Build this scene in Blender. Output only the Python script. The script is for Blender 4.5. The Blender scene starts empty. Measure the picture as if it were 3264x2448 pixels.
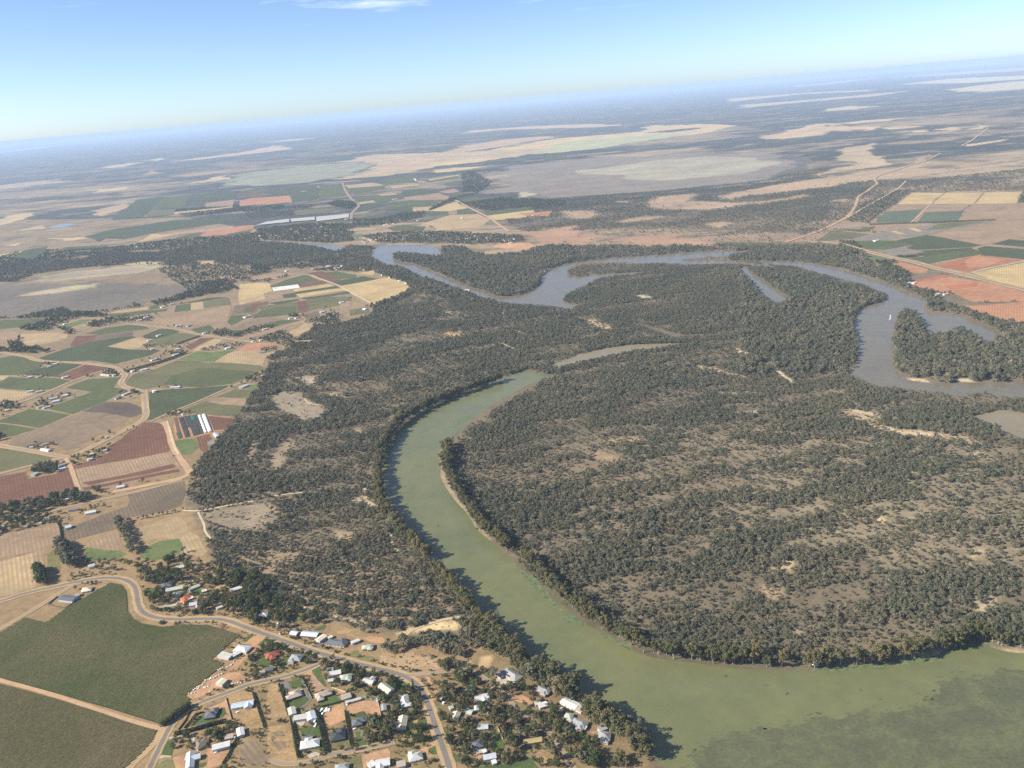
import bpy, bmesh, math, random
import numpy as np
from mathutils import Vector, Matrix, geometry
R = math.radians
scene = bpy.context.scene
C = scene.collection
random.seed(7)
rng = np.random.default_rng(11)

# ------------------------------------------------------------------ camera
CAM_H = 700.0
PITCH = R(18.3)          # below the horizontal
ROLL = R(4.82)           # horizon climbs to the right
FPX = 2743.0             # focal length in pixels of the 3264-wide photograph
Fv = Vector((0, math.cos(PITCH), -math.sin(PITCH)))
R0 = Vector((1, 0, 0)); U0 = Vector((0, math.sin(PITCH), math.cos(PITCH)))
Rv = R0*math.cos(ROLL) - U0*math.sin(ROLL)
Uv = R0*math.sin(ROLL) + U0*math.cos(ROLL)
cam_d = bpy.data.cameras.new('camera'); cam = bpy.data.objects.new('camera', cam_d); C.objects.link(cam)
cam.matrix_world = Matrix(((Rv.x, Uv.x, -Fv.x, 0), (Rv.y, Uv.y, -Fv.y, 0), (Rv.z, Uv.z, -Fv.z, CAM_H), (0, 0, 0, 1)))
cam_d.sensor_width = 36.0; cam_d.lens = 36.0*FPX/3264.0
cam_d.clip_start = 1.0; cam_d.clip_end = 250000.0
scene.camera = cam

# ------------------------------------------------------------------ light
SUN_EL = R(32.0)
SHADOW_AZ = R(9.0)       # shadows run to +X, turned this much towards +Y
sdir = Vector((-math.cos(SHADOW_AZ)*math.cos(SUN_EL), -math.sin(SHADOW_AZ)*math.cos(SUN_EL), math.sin(SUN_EL)))
sun_d = bpy.data.lights.new('sun', 'SUN'); sun = bpy.data.objects.new('sun', sun_d); C.objects.link(sun)
sun_d.energy = 5.0; sun_d.angle = R(0.53); sun_d.color = (1.0, 0.93, 0.82)
sun.rotation_euler = sdir.to_track_quat('Z', 'Y').to_euler(); sun.location = (-300, -100, 1500)
world = bpy.data.worlds.new('World'); scene.world = world; world.use_nodes = True
wt = world.node_tree; wt.nodes.clear()
wo = wt.nodes.new('ShaderNodeOutputWorld'); bg = wt.nodes.new('ShaderNodeBackground'); sky = wt.nodes.new('ShaderNodeTexSky')
sky.sky_type = 'NISHITA'; sky.sun_disc = False; sky.sun_elevation = SUN_EL
sky.sun_rotation = math.atan2(sdir.x, sdir.y) % (2*math.pi)
sky.altitude = 700.0; sky.air_density = 0.56; sky.dust_density = 0.8; sky.ozone_density = 2.4
bg.inputs['Strength'].default_value = 0.100
wt.links.new(bg.outputs[0], wo.inputs[0])
SKYMIX = True
if SKYMIX:   # thin high cloud wisps, the same all round the sky
    n = wt.nodes; L = wt.links.new
    tc = n.new('ShaderNodeTexCoord'); sep = n.new('ShaderNodeSeparateXYZ'); L(tc.outputs['Generated'], sep.inputs[0])
    zz = n.new('ShaderNodeMath'); zz.operation = 'MAXIMUM'; zz.inputs[1].default_value = 0.02; L(sep.outputs['Z'], zz.inputs[0])
    dx = n.new('ShaderNodeMath'); dx.operation = 'DIVIDE'; L(sep.outputs['X'], dx.inputs[0]); L(zz.outputs[0], dx.inputs[1])
    dy = n.new('ShaderNodeMath'); dy.operation = 'DIVIDE'; L(sep.outputs['Y'], dy.inputs[0]); L(zz.outputs[0], dy.inputs[1])
    cb = n.new('ShaderNodeCombineXYZ'); L(dx.outputs[0], cb.inputs[0]); L(dy.outputs[0], cb.inputs[1])
    mp = n.new('ShaderNodeMapping'); mp.inputs['Location'].default_value = (-1.02, -0.30, 0.0); mp.inputs['Scale'].default_value = (0.55, 0.42, 1)
    L(cb.outputs[0], mp.inputs[0])
    nz = n.new('ShaderNodeTexNoise'); nz.inputs['Scale'].default_value = 1.0; nz.inputs['Detail'].default_value = 7.0; nz.inputs['Roughness'].default_value = 0.6
    L(mp.outputs[0], nz.inputs['Vector'])
    rp = n.new('ShaderNodeMapRange'); rp.inputs['From Min'].default_value = 0.565; rp.inputs['From Max'].default_value = 0.74
    rp.inputs['To Max'].default_value = 0.75; L(nz.outputs[0], rp.inputs[0])
    el = n.new('ShaderNodeMapRange'); el.inputs['From Min'].default_value = 0.07; el.inputs['From Max'].default_value = 0.125; L(sep.outputs['Z'], el.inputs[0])
    ml = n.new('ShaderNodeMath'); ml.operation = 'MULTIPLY'; L(rp.outputs[0], ml.inputs[0]); L(el.outputs[0], ml.inputs[1])
    mx = n.new('ShaderNodeMix'); mx.data_type = 'RGBA'; mx.inputs['B'].default_value = (8.5, 8.8, 9.0, 1)
    L(ml.outputs[0], mx.inputs['Factor']); L(sky.outputs[0], mx.inputs['A']); L(mx.outputs['Result'], bg.inputs['Color'])
else:
    wt.links.new(sky.outputs[0], bg.inputs['Color'])
vs = scene.view_settings
vs.view_transform = 'Standard'; vs.look = 'None'; vs.exposure = 0.95; vs.gamma = 1.0; vs.use_curve_mapping = False
scene.cycles.max_bounces = 6; scene.cycles.diffuse_bounces = 3; scene.cycles.glossy_bounces = 2
scene.cycles.transmission_bounces = 2; scene.cycles.volume_bounces = 1; scene.cycles.transparent_max_bounces = 6
scene.cycles.use_denoising = False
scene.cycles.caustics_reflective = False; scene.cycles.caustics_refractive = False

# ------------------------------------------------------------------ pixel -> ground
KEYS = {'S': (0, 0, 1), 'O': (0, 0, 0.67770), 'z1': (0, 1800, 2.5598), 'z2': (800, 1800, 2.5598), 'z3': (1400, 1800, 2.212),
        'z4': (2300, 1800, 2.2946), 'z5': (0, 1200, 2.6756), 'z6': (0, 900, 2.6976), 'z7': (800, 1200, 2.6756), 'z8': (1600, 1200, 2.6756),
        'A': (2400, 1200, 2.5602), 'B': (0, 400, 2.212), 'C': (800, 500, 2.212), 'D': (1600, 400, 2.212), 'E': (2400, 200, 2.5602),
        'F': (2400, 600, 2.5602), 'G': (1500, 750, 2.212), 'T1': (480, 2148, 5.53), 'T2': (860, 2148, 5.53), 'T3': (1240, 2148, 5.53),
        'T4': (1620, 2148, 5.53), 'T5': (440, 1840, 5.53), 'T6': (820, 1920, 5.53), 'T7': (1220, 1980, 5.53), 'T8': (1600, 1980, 5.53),
        'N': (500, 1290, 6.9125), 'M': (0, 1560, 5.0273), 'Q': (680, 930, 3.1725)}
def px(key, s):
    ox, oy, k = KEYS[key]
    a = np.array([[float(v) for v in t.split(',')] for t in s.split()])
    return a/k + np.array([ox, oy])
Fn, Rn, Un = np.array(Fv), np.array(Rv), np.array(Uv)
def unproj(p, z=0.0):
    p = np.atleast_2d(p)
    d = Fn + ((p[:, 0]-1632)/FPX)[:, None]*Rn - ((p[:, 1]-1224)/FPX)[:, None]*Un
    dz = np.minimum(d[:, 2], -0.0085)
    t = (z-CAM_H)/dz
    return d[:, :2]*t[:, None]
def proj(xy, z=0.0):
    v = np.column_stack([xy, np.full(len(xy), z) - CAM_H]) if np.isscalar(z) else np.column_stack([xy, z-CAM_H])
    f = v@Fn
    f = np.where(f < 1, 1, f)
    return np.column_stack([1632+FPX*(v@Rn)/f, 1224-FPX*(v@Un)/f]), v@Fn
def W(key, s, z=0.0): return unproj(px(key, s), z)
def w1(key, x, y, z=0.0): return unproj(px(key, '%g,%g' % (x, y)), z)[0]

# ------------------------------------------------------------------ small geometry helpers
def inside(P, poly):
    x, y = P[:, 0], P[:, 1]
    res = np.zeros(len(P), bool)
    mn, mxx = poly.min(0), poly.max(0)
    sel = np.where((x >= mn[0]) & (x <= mxx[0]) & (y >= mn[1]) & (y <= mxx[1]))[0]
    if len(sel) == 0: return res
    xs, ys = x[sel], y[sel]; c = np.zeros(len(sel), bool)
    n = len(poly)
    for i in range(n):
        x0, y0 = poly[i]; x1, y1 = poly[(i+1) % n]
        if y0 == y1: continue
        m = ((y0 > ys) != (y1 > ys)) & (xs < (x1-x0)*(ys-y0)/(y1-y0)+x0)
        c ^= m
    res[sel] = c
    return res
def area(poly):
    x, y = poly[:, 0], poly[:, 1]
    return 0.5*abs(np.dot(x, np.roll(y, -1))-np.dot(y, np.roll(x, -1)))
def chaikin(p, n=2, closed=True):
    for _ in range(n):
        q = np.roll(p, -1, 0) if closed else p[1:]
        b = p if closed else p[:-1]
        o = np.empty((2*len(b), 2)); o[0::2] = b*0.75+q*0.25; o[1::2] = b*0.25+q*0.75
        if not closed: o = np.vstack([p[:1], o, p[-1:]])
        p = o
    return p
def ragged(p, it=3, amp=0.16, closed=True):
    r = np.random.default_rng(int(abs(p[0, 0]*13+p[0, 1])) % 99999)
    for _ in range(it):
        q = np.roll(p, -1, 0); d = q-p; nrm = np.column_stack([-d[:, 1], d[:, 0]])
        m = (p+q)/2+nrm*r.normal(0, amp, len(p))[:, None]
        o = np.empty((2*len(p), 2)); o[0::2] = p; o[1::2] = m; p = o
        amp *= 0.9
    return p
def hsh(i, j, s):
    h = (i*374761393 + j*668265263 + s*1442695041) & 0xFFFFFFFF
    h = ((h ^ (h >> 13))*1274126177) & 0xFFFFFFFF
    return ((h ^ (h >> 16)) & 0xFFFFFF)/float(0xFFFFFF)
def vnoise(x, y, s=0):
    i = np.floor(x).astype(np.int64); j = np.floor(y).astype(np.int64)
    u = x-i; v = y-j; u = u*u*(3-2*u); v = v*v*(3-2*v)
    return (hsh(i, j, s)*(1-u)+hsh(i+1, j, s)*u)*(1-v)+(hsh(i, j+1, s)*(1-u)+hsh(i+1, j+1, s)*u)*v
def fbm(xy, scale, octv=4, s=0):
    x, y = xy[:, 0]/scale, xy[:, 1]/scale; a = 0.5; t = 0; n = 0
    for k in range(octv):
        t = t+a*vnoise(x+17.3*k, y-9.1*k, s+k); n += a; a *= 0.55; x = x*2.03; y = y*2.03
    return t/n
def sstep(a, b, x):
    t = np.clip((x-a)/(b-a), 0, 1); return t*t*(3-2*t)

# ------------------------------------------------------------------ materials
MATS = {}
def new_mat(name):
    m = bpy.data.materials.new(name); m.use_nodes = True; nt = m.node_tree; nt.nodes.clear()
    out = nt.nodes.new('ShaderNodeOutputMaterial'); b = nt.nodes.new('ShaderNodeBsdfPrincipled')
    nt.links.new(b.outputs[0], out.inputs[0])
    b.inputs['Specular IOR Level'].default_value = 0.15; b.inputs['Roughness'].default_value = 0.9
    return m, nt, b
def wpos(nt, scale):
    g = nt.nodes.new('ShaderNodeNewGeometry'); return g.outputs['Position']
def noise(nt, scale, detail=4, rough=0.6, vec=None, dist=0.0):
    n = nt.nodes.new('ShaderNodeTexNoise'); n.inputs['Scale'].default_value = scale
    n.inputs['Detail'].default_value = detail; n.inputs['Roughness'].default_value = rough; n.inputs['Distortion'].default_value = dist
    nt.links.new(vec if vec else wpos(nt, 1), n.inputs['Vector']); return n.outputs[0]
def ramp(nt, fac, stops):
    r = nt.nodes.new('ShaderNodeValToRGB'); e = r.color_ramp.elements
    while len(e) < len(stops): e.new(0.5)
    for k, (p, c) in enumerate(stops): e[k].position = p; e[k].color = (*c[:3], 1)
    nt.links.new(fac, r.inputs[0]); return r.outputs[0]
def mul(nt, a, b, fac=1.0, mode='MULTIPLY'):
    m = nt.nodes.new('ShaderNodeMix'); m.data_type = 'RGBA'; m.blend_type = mode; m.inputs['Factor'].default_value = fac
    for s, v in (('A', a), ('B', b)):
        if isinstance(v, (tuple, list)): m.inputs[s].default_value = (*v[:3], 1)
        else: nt.links.new(v, m.inputs[s])
    return m.outputs['Result']
def mixf(nt, f, a, b):
    m = nt.nodes.new('ShaderNodeMix'); m.data_type = 'RGBA'
    nt.links.new(f, m.inputs['Factor'])
    for s, v in (('A', a), ('B', b)):
        if isinstance(v, (tuple, list)): m.inputs[s].default_value = (*v[:3], 1)
        else: nt.links.new(v, m.inputs[s])
    return m.outputs['Result']
def maprange(nt, v, a, b, c=0.0, d=1.0):
    m = nt.nodes.new('ShaderNodeMapRange'); nt.links.new(v, m.inputs[0])
    for i, q in zip((1, 2, 3, 4), (a, b, c, d)): m.inputs[i].default_value = q
    return m.outputs[0]
def soil(key, c, var=0.35, s1=0.012, s2=0.12, rows=None, rowc=None, rowstr=0.5):
    """a ground cover: base colour, broad and fine blotches, optional crop rows (angle, spacing)"""
    if key in MATS: return MATS[key]
    m, nt, b = new_mat(key)
    n1 = noise(nt, s1, 5, 0.62, dist=0.6); n2 = noise(nt, s2, 4, 0.65)
    k1 = ramp(nt, n1, [(0.25, (1-var,)*3), (0.5, (1,)*3), (0.78, (1+var*0.75, 1+var*0.7, 1+var*0.6))])
    k2 = ramp(nt, n2, [(0.25, (1-var*0.8,)*3), (0.75, (1+var*0.6,)*3)])
    col = mul(nt, mul(nt, c, k1), k2)
    if rows:
        ang, sp = rows
        mp = nt.nodes.new('ShaderNodeMapping'); mp.inputs['Rotation'].default_value = (0, 0, -ang)
        nt.links.new(wpos(nt, 1), mp.inputs[0])
        wv = nt.nodes.new('ShaderNodeTexWave'); wv.bands_direction = 'Y'; wv.inputs['Scale'].default_value = 0.314/sp
        wv.inputs['Distortion'].default_value = 0.6; wv.inputs['Detail'].default_value = 2; wv.inputs['Detail Scale'].default_value = 0.05
        nt.links.new(mp.outputs[0], wv.inputs[0])
        f = maprange(nt, wv.outputs['Fac'], 0.2, 0.8, 0.0, rowstr)
        col = mixf(nt, f, col, rowc if rowc else tuple(v*0.55 for v in c))
    nt.links.new(col, b.inputs['Base Color'])
    MATS[key] = m; return m
def plain(key, c, rough=0.7, spec=0.2, var=0.12, scale=0.6, metal=0.0):
    if key in MATS: return MATS[key]
    m, nt, b = new_mat(key)
    n1 = noise(nt, scale, 4, 0.6)
    k = ramp(nt, n1, [(0.3, (1-var,)*3), (0.7, (1+var,)*3)])
    nt.links.new(mul(nt, c, k), b.inputs['Base Color'])
    b.inputs['Roughness'].default_value = rough; b.inputs['Specular IOR Level'].default_value = spec; b.inputs['Metallic'].default_value = metal
    MATS[key] = m; return m
def leaf_mat(key, stops, tr=0.25):
    if key in MATS: return MATS[key]
    m, nt, b = new_mat(key)
    oi = nt.nodes.new('ShaderNodeObjectInfo')
    c1 = ramp(nt, oi.outputs['Random'], stops)
    n1 = noise(nt, 0.35, 3, 0.6)
    k = ramp(nt, n1, [(0.3, (0.72,)*3), (0.7, (1.3, 1.28, 1.2))])
    n2 = noise(nt, 0.004, 4, 0.6)
    k2 = ramp(nt, n2, [(0.32, (0.8, 0.86, 0.84)), (0.68, (1.2, 1.12, 1.06))])
    col = mul(nt, mul(nt, c1, k), k2)
    nt.links.new(col, b.inputs['Base Color'])
    b.inputs['Specular IOR Level'].default_value = 0.08
    tb = nt.nodes.new('ShaderNodeBsdfTranslucent'); nt.links.new(col, tb.inputs[0])
    ms = nt.nodes.new('ShaderNodeMixShader'); ms.inputs[0].default_value = tr
    out = [x for x in nt.nodes if x.type == 'OUTPUT_MATERIAL'][0]
    nt.links.new(b.outputs[0], ms.inputs[1]); nt.links.new(tb.outputs[0], ms.inputs[2]); nt.links.new(ms.outputs[0], out.inputs[0])
    MATS[key] = m; return m

# ------------------------------------------------------------------ objects
def tag(o, label=None, cat=None, group=None, kind=None):
    for k, v in (('label', label), ('category', cat), ('group', group), ('kind', kind)):
        if v: o[k] = v
    return o
def mk(name, verts, faces, mat, parent=None, smooth=False):
    me = bpy.data.meshes.new(name)
    me.from_pydata([tuple(map(float, v)) for v in verts], [], [tuple(int(i) for i in f) for f in faces])
    for mm in (mat if isinstance(mat, (list, tuple)) else [mat]): me.materials.append(mm)
    if smooth: me.polygons.foreach_set('use_smooth', [True]*len(me.polygons))
    me.update()
    o = bpy.data.objects.new(name, me); C.objects.link(o)
    if parent: o.parent = parent
    return o
def empty(name, x, y, z=0.0, rz=0.0):
    o = bpy.data.objects.new(name, None); C.objects.link(o); o.location = (x, y, z); o.rotation_euler = (0, 0, rz)
    o.empty_display_size = 1.0
    return o
def layer_z(xy, lay):
    r = np.hypot(xy[:, 0], xy[:, 1]); return lay*0.03*np.maximum(1.0, r/900.0)
def sheet(name, poly, mat, lay, label=None, cat=None, group=None, kind='structure'):
    z = layer_z(poly, lay)
    vs = [Vector((x, y, zz)) for (x, y), zz in zip(poly, z)]
    tri = geometry.tessellate_polygon([[Vector((v.x, v.y, 0)) for v in vs]])
    fs = []
    for t in tri:
        a, b, c = (vs[i] for i in t)
        fs.append(t if (b-a).cross(c-a).z > 0 else t[::-1])
    o = mk(name, vs, fs, mat); tag(o, label, cat, group, kind); return o
def ribbon(name, line, width, mat, lay, label=None, cat=None, group=None, smooth=2, step=None):
    p = chaikin(line, smooth, False) if smooth else line
    d = np.gradient(p, axis=0); d /= np.maximum(np.hypot(d[:, 0], d[:, 1]), 1e-6)[:, None]
    nrm = np.column_stack([-d[:, 1], d[:, 0]])
    w = width/2*(1+0.06*np.sin(np.arange(len(p))*1.7))
    l, r = p+nrm*w[:, None], p-nrm*w[:, None]
    v = np.vstack([l, r]); z = layer_z(v, lay); n = len(p)
    fs = [(i, n+i, n+i+1, i+1) for i in range(n-1)]
    o = mk(name, np.column_stack([v, z]), fs, mat); tag(o, label, cat, group, 'structure'); return o, p
# ================================================================== water outlines (photo pixels -> ground)
lagoon_px = np.vstack([
    px('G', '400,942 340,965 250,990 100,1040'),
    px('z7', '2194,22 1900,125 1700,190 1500,285 1350,365 1235,465 1175,560 1135,660 1108,800 1105,950 1125,1080 1185,1180 1245,1280 1320,1350 1405,1430 1475,1500 1545,1565'),
    px('z3', '-4,52 70,115 155,205 210,295 275,375 350,432 405,475 445,525 560,592 640,665 735,740 810,800 900,868 1020,925 1100,995 1180,1045 1250,1115 1330,1185 1400,1245 1480,1325 1560,1400 1640,1500'),
    px('S', '2180,2620 3900,2640 3700,2110'),
    px('z4', '2212,650 2080,635 1960,600 1870,562 1750,592 1640,640 1480,690 1300,715 1100,745 900,765 700,775 450,780 250,770 60,755'),
    px('z3', '1950,720 1800,690 1650,680 1530,660 1450,640 1330,590 1220,530 1130,480 1050,430 960,370 880,310 800,250 720,170 640,90 560,20'),
    px('z7', '2194,1530 2120,1460 2040,1400 1960,1340 1900,1270 1860,1190 1800,1120 1740,1060 1700,1000 1650,930 1610,850 1620,780 1588,700 1600,640 1660,590 1720,520 1800,450 1900,370 1990,290 2100,212 2194,172'),
    px('G', '400,1055 480,1028 560,1020 600,1000 555,985 470,968')])
LAGOON = chaikin(unproj(lagoon_px), 1)
CHANNEL = chaikin(W('G', '545,925 610,897 720,852 850,817 1000,787 1150,770 1300,764 1500,762 1565,768 1420,788 1300,802 1150,822 1000,855 850,885 700,915 600,940'), 2)
RIVER_W = chaikin(W('C', '30,588 200,594 350,606 500,612 640,628 660,655 590,672 520,648 400,632 250,618 100,606'), 1)
RIVER_B = chaikin(W('C', '880,640 960,620 1100,618 1250,622 1315,638 1345,705 1270,705 1150,690 1010,682 1000,722 1060,742 1150,755 1250,795 1350,838 1480,893 1600,948 1720,988 1800,992 1900,982 1980,952 2040,892 2060,825 2120,785 2230,745 2230,1066 2000,1052 1850,1045 1700,1025 1560,965 1450,930 1350,895 1250,860 1150,830 1060,782 1000,775 940,765 900,740 840,700'), 1)
RIVER_N = chaikin(W('G', '480,345 500,292 540,252 640,212 720,191 1000,161 1450,130 1700,117 1960,112 1990,128 1760,152 1500,166 1480,185 1850,190 1990,200 2160,222 2150,232 1850,206 1700,215 1500,206 1350,206 1200,197 1050,187 900,187 760,197 680,242 655,292 700,302 800,292 920,277 1050,267 1190,256 1200,276 1050,286 930,302 850,332 760,372 680,402 590,432 540,446 560,466 700,476 770,500 700,521 620,511 480,501 400,482 300,482 190,467 100,461 20,428 20,362 80,392 190,431 260,433 380,411 450,371'), 1)
BACKWATER = chaikin(W('F', '-90,625 -30,672 30,722 80,750 140,790 215,840 290,880 250,945 180,975 80,885 20,805 -40,745 -100,685'), 2)
RIVER_E = chaikin(np.vstack([unproj(px('F', '60,592 250,598 460,612 600,642 720,664 850,702 950,742 1080,792 1180,832 1280,852 1340,890 1420,922 1400,962 1392,1005 1450,1025 1600,1032 1750,1070 1850,1100 1960,1150 2000,1200 1965,1285 1900,1302 1850,1235 1760,1192 1700,1152 1600,1202 1500,1222 1420,1182 1392,1105 1290,1005 1185,1022 1155,1150 1148,1300 1152,1450')),
    unproj(px('A', '1200,2 1270,30 1400,50 1550,60 1700,55 1900,50 2330,36 2330,150 2100,172 2000,152 1850,142 1700,167 1550,152 1350,127 1200,112 1060,102 960,82 860,42 808,2')),
    unproj(px('F', '770,1520 812,1470 850,1400 862,1280 842,1200 812,1120 832,1050 862,990 902,962 1042,932 1114,900 1110,878 1082,860 1002,838 852,782 702,744 562,706 422,664 350,644 130,630 60,624'))]), 1)
BILLABONG = chaikin(W('A', '1740,330 1850,310 1950,282 2050,270 2212,300 2400,330 2400,560 2212,522 2120,492 2040,462 1980,402 1880,392 1850,362'), 1)
POND = chaikin(W('G', '2040,890 2100,885 2150,905 2160,940 2110,945 2060,925'), 2)
FARMPOND = chaikin(W('N', '1120,830 1180,800 1330,780 1300,840 1200,890 1140,880'), 1)
FARLAKE = chaikin(W('B', '320,722 430,692 550,690 500,706 420,720'), 1)
WATER = [LAGOON, CHANNEL, RIVER_W, RIVER_B, RIVER_N, BACKWATER, RIVER_E, BILLABONG, POND, FARMPOND, FARLAKE]

def water_mat(key, c, c2, rough=0.08, bump=0.06, nscale=0.02):
    m, nt, b = new_mat(key)
    n1 = noise(nt, nscale, 5, 0.6, dist=0.8); n3 = noise(nt, nscale*6, 4, 0.6)
    col = mixf(nt, maprange(nt, n1, 0.35, 0.68), c, c2)
    col = mul(nt, col, ramp(nt, n3, [(0.3, (0.92,)*3), (0.7, (1.08,)*3)]))
    nt.links.new(col, b.inputs['Base Color']); b.inputs['Roughness'].default_value = rough
    b.inputs['IOR'].default_value = 1.333; b.inputs['Specular IOR Level'].default_value = 0.5
    n2 = noise(nt, 0.35, 3, 0.55)
    bp = nt.nodes.new('ShaderNodeBump'); bp.inputs['Strength'].default_value = bump; bp.inputs['Distance'].default_value = 0.3
    nt.links.new(n2, bp.inputs['Height']); nt.links.new(bp.outputs[0], b.inputs['Normal'])
    return m
M_LAG = water_mat('lagoon_water', (0.122, 0.134, 0.062), (0.156, 0.156, 0.066), 0.22, 0.07, 0.006)
M_RIV = water_mat('river_water', (0.145, 0.122, 0.075), (0.175, 0.148, 0.09), 0.18, 0.10)
M_BROWN = water_mat('muddy_water', (0.235, 0.19, 0.105), (0.20, 0.165, 0.092), 0.25, 0.06)
def water(name, poly, mat, lay, label): return sheet(name, poly, mat, lay, label, 'water')
lagoon = water('water', LAGOON, M_LAG, 1.0, 'broad pea green lagoon curving past the riverside houses')
water('water', CHANNEL, M_BROWN, 1.1, 'narrow muddy brown channel beyond the head of the green lagoon')
water('water', RIVER_W, M_RIV, 1.2, 'thin upstream river reach below the far town')
water('water', RIVER_B, M_RIV, 1.0, 'grey brown river bend around the wooded peninsula below the town')
water('water', RIVER_N, M_RIV, 1.3, 'grey river reach winding between the wooded islands')
water('water', BACKWATER, M_RIV, 1.0, 'short pale backwater enclosed by woodland')
water('water', RIVER_E, M_RIV, 1.6, 'wide grey river reach beside the orange fields')
water('water', BILLABONG, M_BROWN, 1.0, 'muddy billabong at the picture edge below the river')
water('water', POND, M_RIV, 1.0, 'small pond in the wood beside a pale track')
water('water', FARMPOND, plain('pond_grey', (0.22, 0.22, 0.16), 0.4, 0.4), 9.0, 'little pale farm dam beside the nursery')
water('water', FARLAKE, M_RIV, 1.0, 'distant blue lake on the plain')

# dark weed bed under the lagoon surface
def weed_mat():
    m, nt, b = new_mat('weed_bed')
    n1 = noise(nt, 0.03, 7, 0.72, dist=0.3); n2 = noise(nt, 0.22, 5, 0.75)
    col = mixf(nt, maprange(nt, n1, 0.42, 0.70), (0.090, 0.094, 0.048), (0.135, 0.140, 0.060))
    col = mul(nt, col, ramp(nt, n2, [(0.25, (0.72,)*3), (0.75, (1.3,)*3)]))
    nt.links.new(col, b.inputs['Base Color']); b.inputs['Roughness'].default_value = 0.3; b.inputs['Specular IOR Level'].default_value = 0.4
    return m
WEED = ragged(unproj(np.vstack([px('z4', '-60,1262 200,1225 420,1205 590,1165 880,1130 1000,1100 1150,1090 1380,1060 1510,1040 1540,960 1600,850 1720,812 2000,802 2212,785'), px('S', '3700,2100 3850,2640 2120,2640 2150,2580 2195,2520 2170,2470 2225,2440 2205,2405 2262,2380')])), 4, 0.17)
sheet('weed_bed', WEED, weed_mat(), 2.0, 'dark submerged weed bed spreading over the lagoon near corner', 'weed', kind='stuff')
def scraps():
    vs_, fs_ = [], []; r = np.random.default_rng(8)
    e = np.vstack([WEED, np.roll(WEED, -1, 0)]); e = e[np.hypot(e[:, 0], e[:, 1]) < 1300]
    for k in range(300):
        c = e[r.integers(0, len(e))]+r.normal(0, 5, 2); q, f = proj(c[None])
        if not inside(c[None], LAGOON)[0]: continue
        a = np.linspace(0, 2*math.pi, 11)[:-1]; rr = r.uniform(0.5, 2.2)*r.uniform(0.5, 1.3, 10); b = len(vs_)
        for t, q_ in zip(a, rr): vs_.append((c[0]+q_*math.cos(t)*1.8, c[1]+q_*math.sin(t), 0.075+0.0005*(k % 20)))
        fs_.append(tuple(range(b, b+10)))
    o = mk('weed_scraps', vs_, fs_, bpy.data.materials['weed_bed']); tag(o, 'small dark weed patches floating off the weed bed edge', 'weed', kind='stuff')
scraps()
M_WEED2 = plain('weed_fringe', (0.115, 0.14, 0.065), 0.7, 0.2, 0.4, 0.15)
for s, lb in (('1680,440 1740,410 1830,350 1900,320 1890,345 1800,400 1720,440', 'thin dark weed streak near the lagoon inner bank'),):
    sheet('weed_bed', ragged(W('z7', s), 3, 0.15), M_WEED2, 2.0, lb, 'weed', kind='stuff')
for q, s in enumerate(('560,30 620,60 720,150 800,240 900,330 1000,400 1050,432 980,425 880,360 790,280 700,190 620,110',
          '1130,485 1240,535 1360,590 1460,640 1380,625 1280,575 1190,520')):
    sheet('weed_bed', ragged(W('z3', s), 4, 0.12), M_WEED2, 2.0, ('long green weed fringe along the island shore', 'short green weed fringe below the island shore')[q], 'weed', kind='stuff')
sheet('weed_bed', ragged(W('z4', '640,780 900,745 1100,725 1300,700 1480,680 1640,625 1750,580 1870,548 1960,585 1990,615 1880,580 1760,612 1650,660 1480,712 1300,738 1100,765 860,790'), 3, 0.10), M_WEED2, 2.2, 'weedy shallows along the far shore under tall gums', 'weed', kind='stuff')

# ================================================================== clearings and pale ground (soft, painted into the ground colour)
TAN = (0.335, 0.238, 0.130); SAND = (0.54, 0.43, 0.27); PALE = (0.47, 0.37, 0.21); MAUVE = (0.225, 0.195, 0.16); FLOOR = (0.165, 0.134, 0.088)
SCRUB = (0.064, 0.066, 0.056); REDD = (0.36, 0.225, 0.14); GREENP = (0.37, 0.38, 0.22); GREYB = (0.155, 0.133, 0.105)
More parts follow.
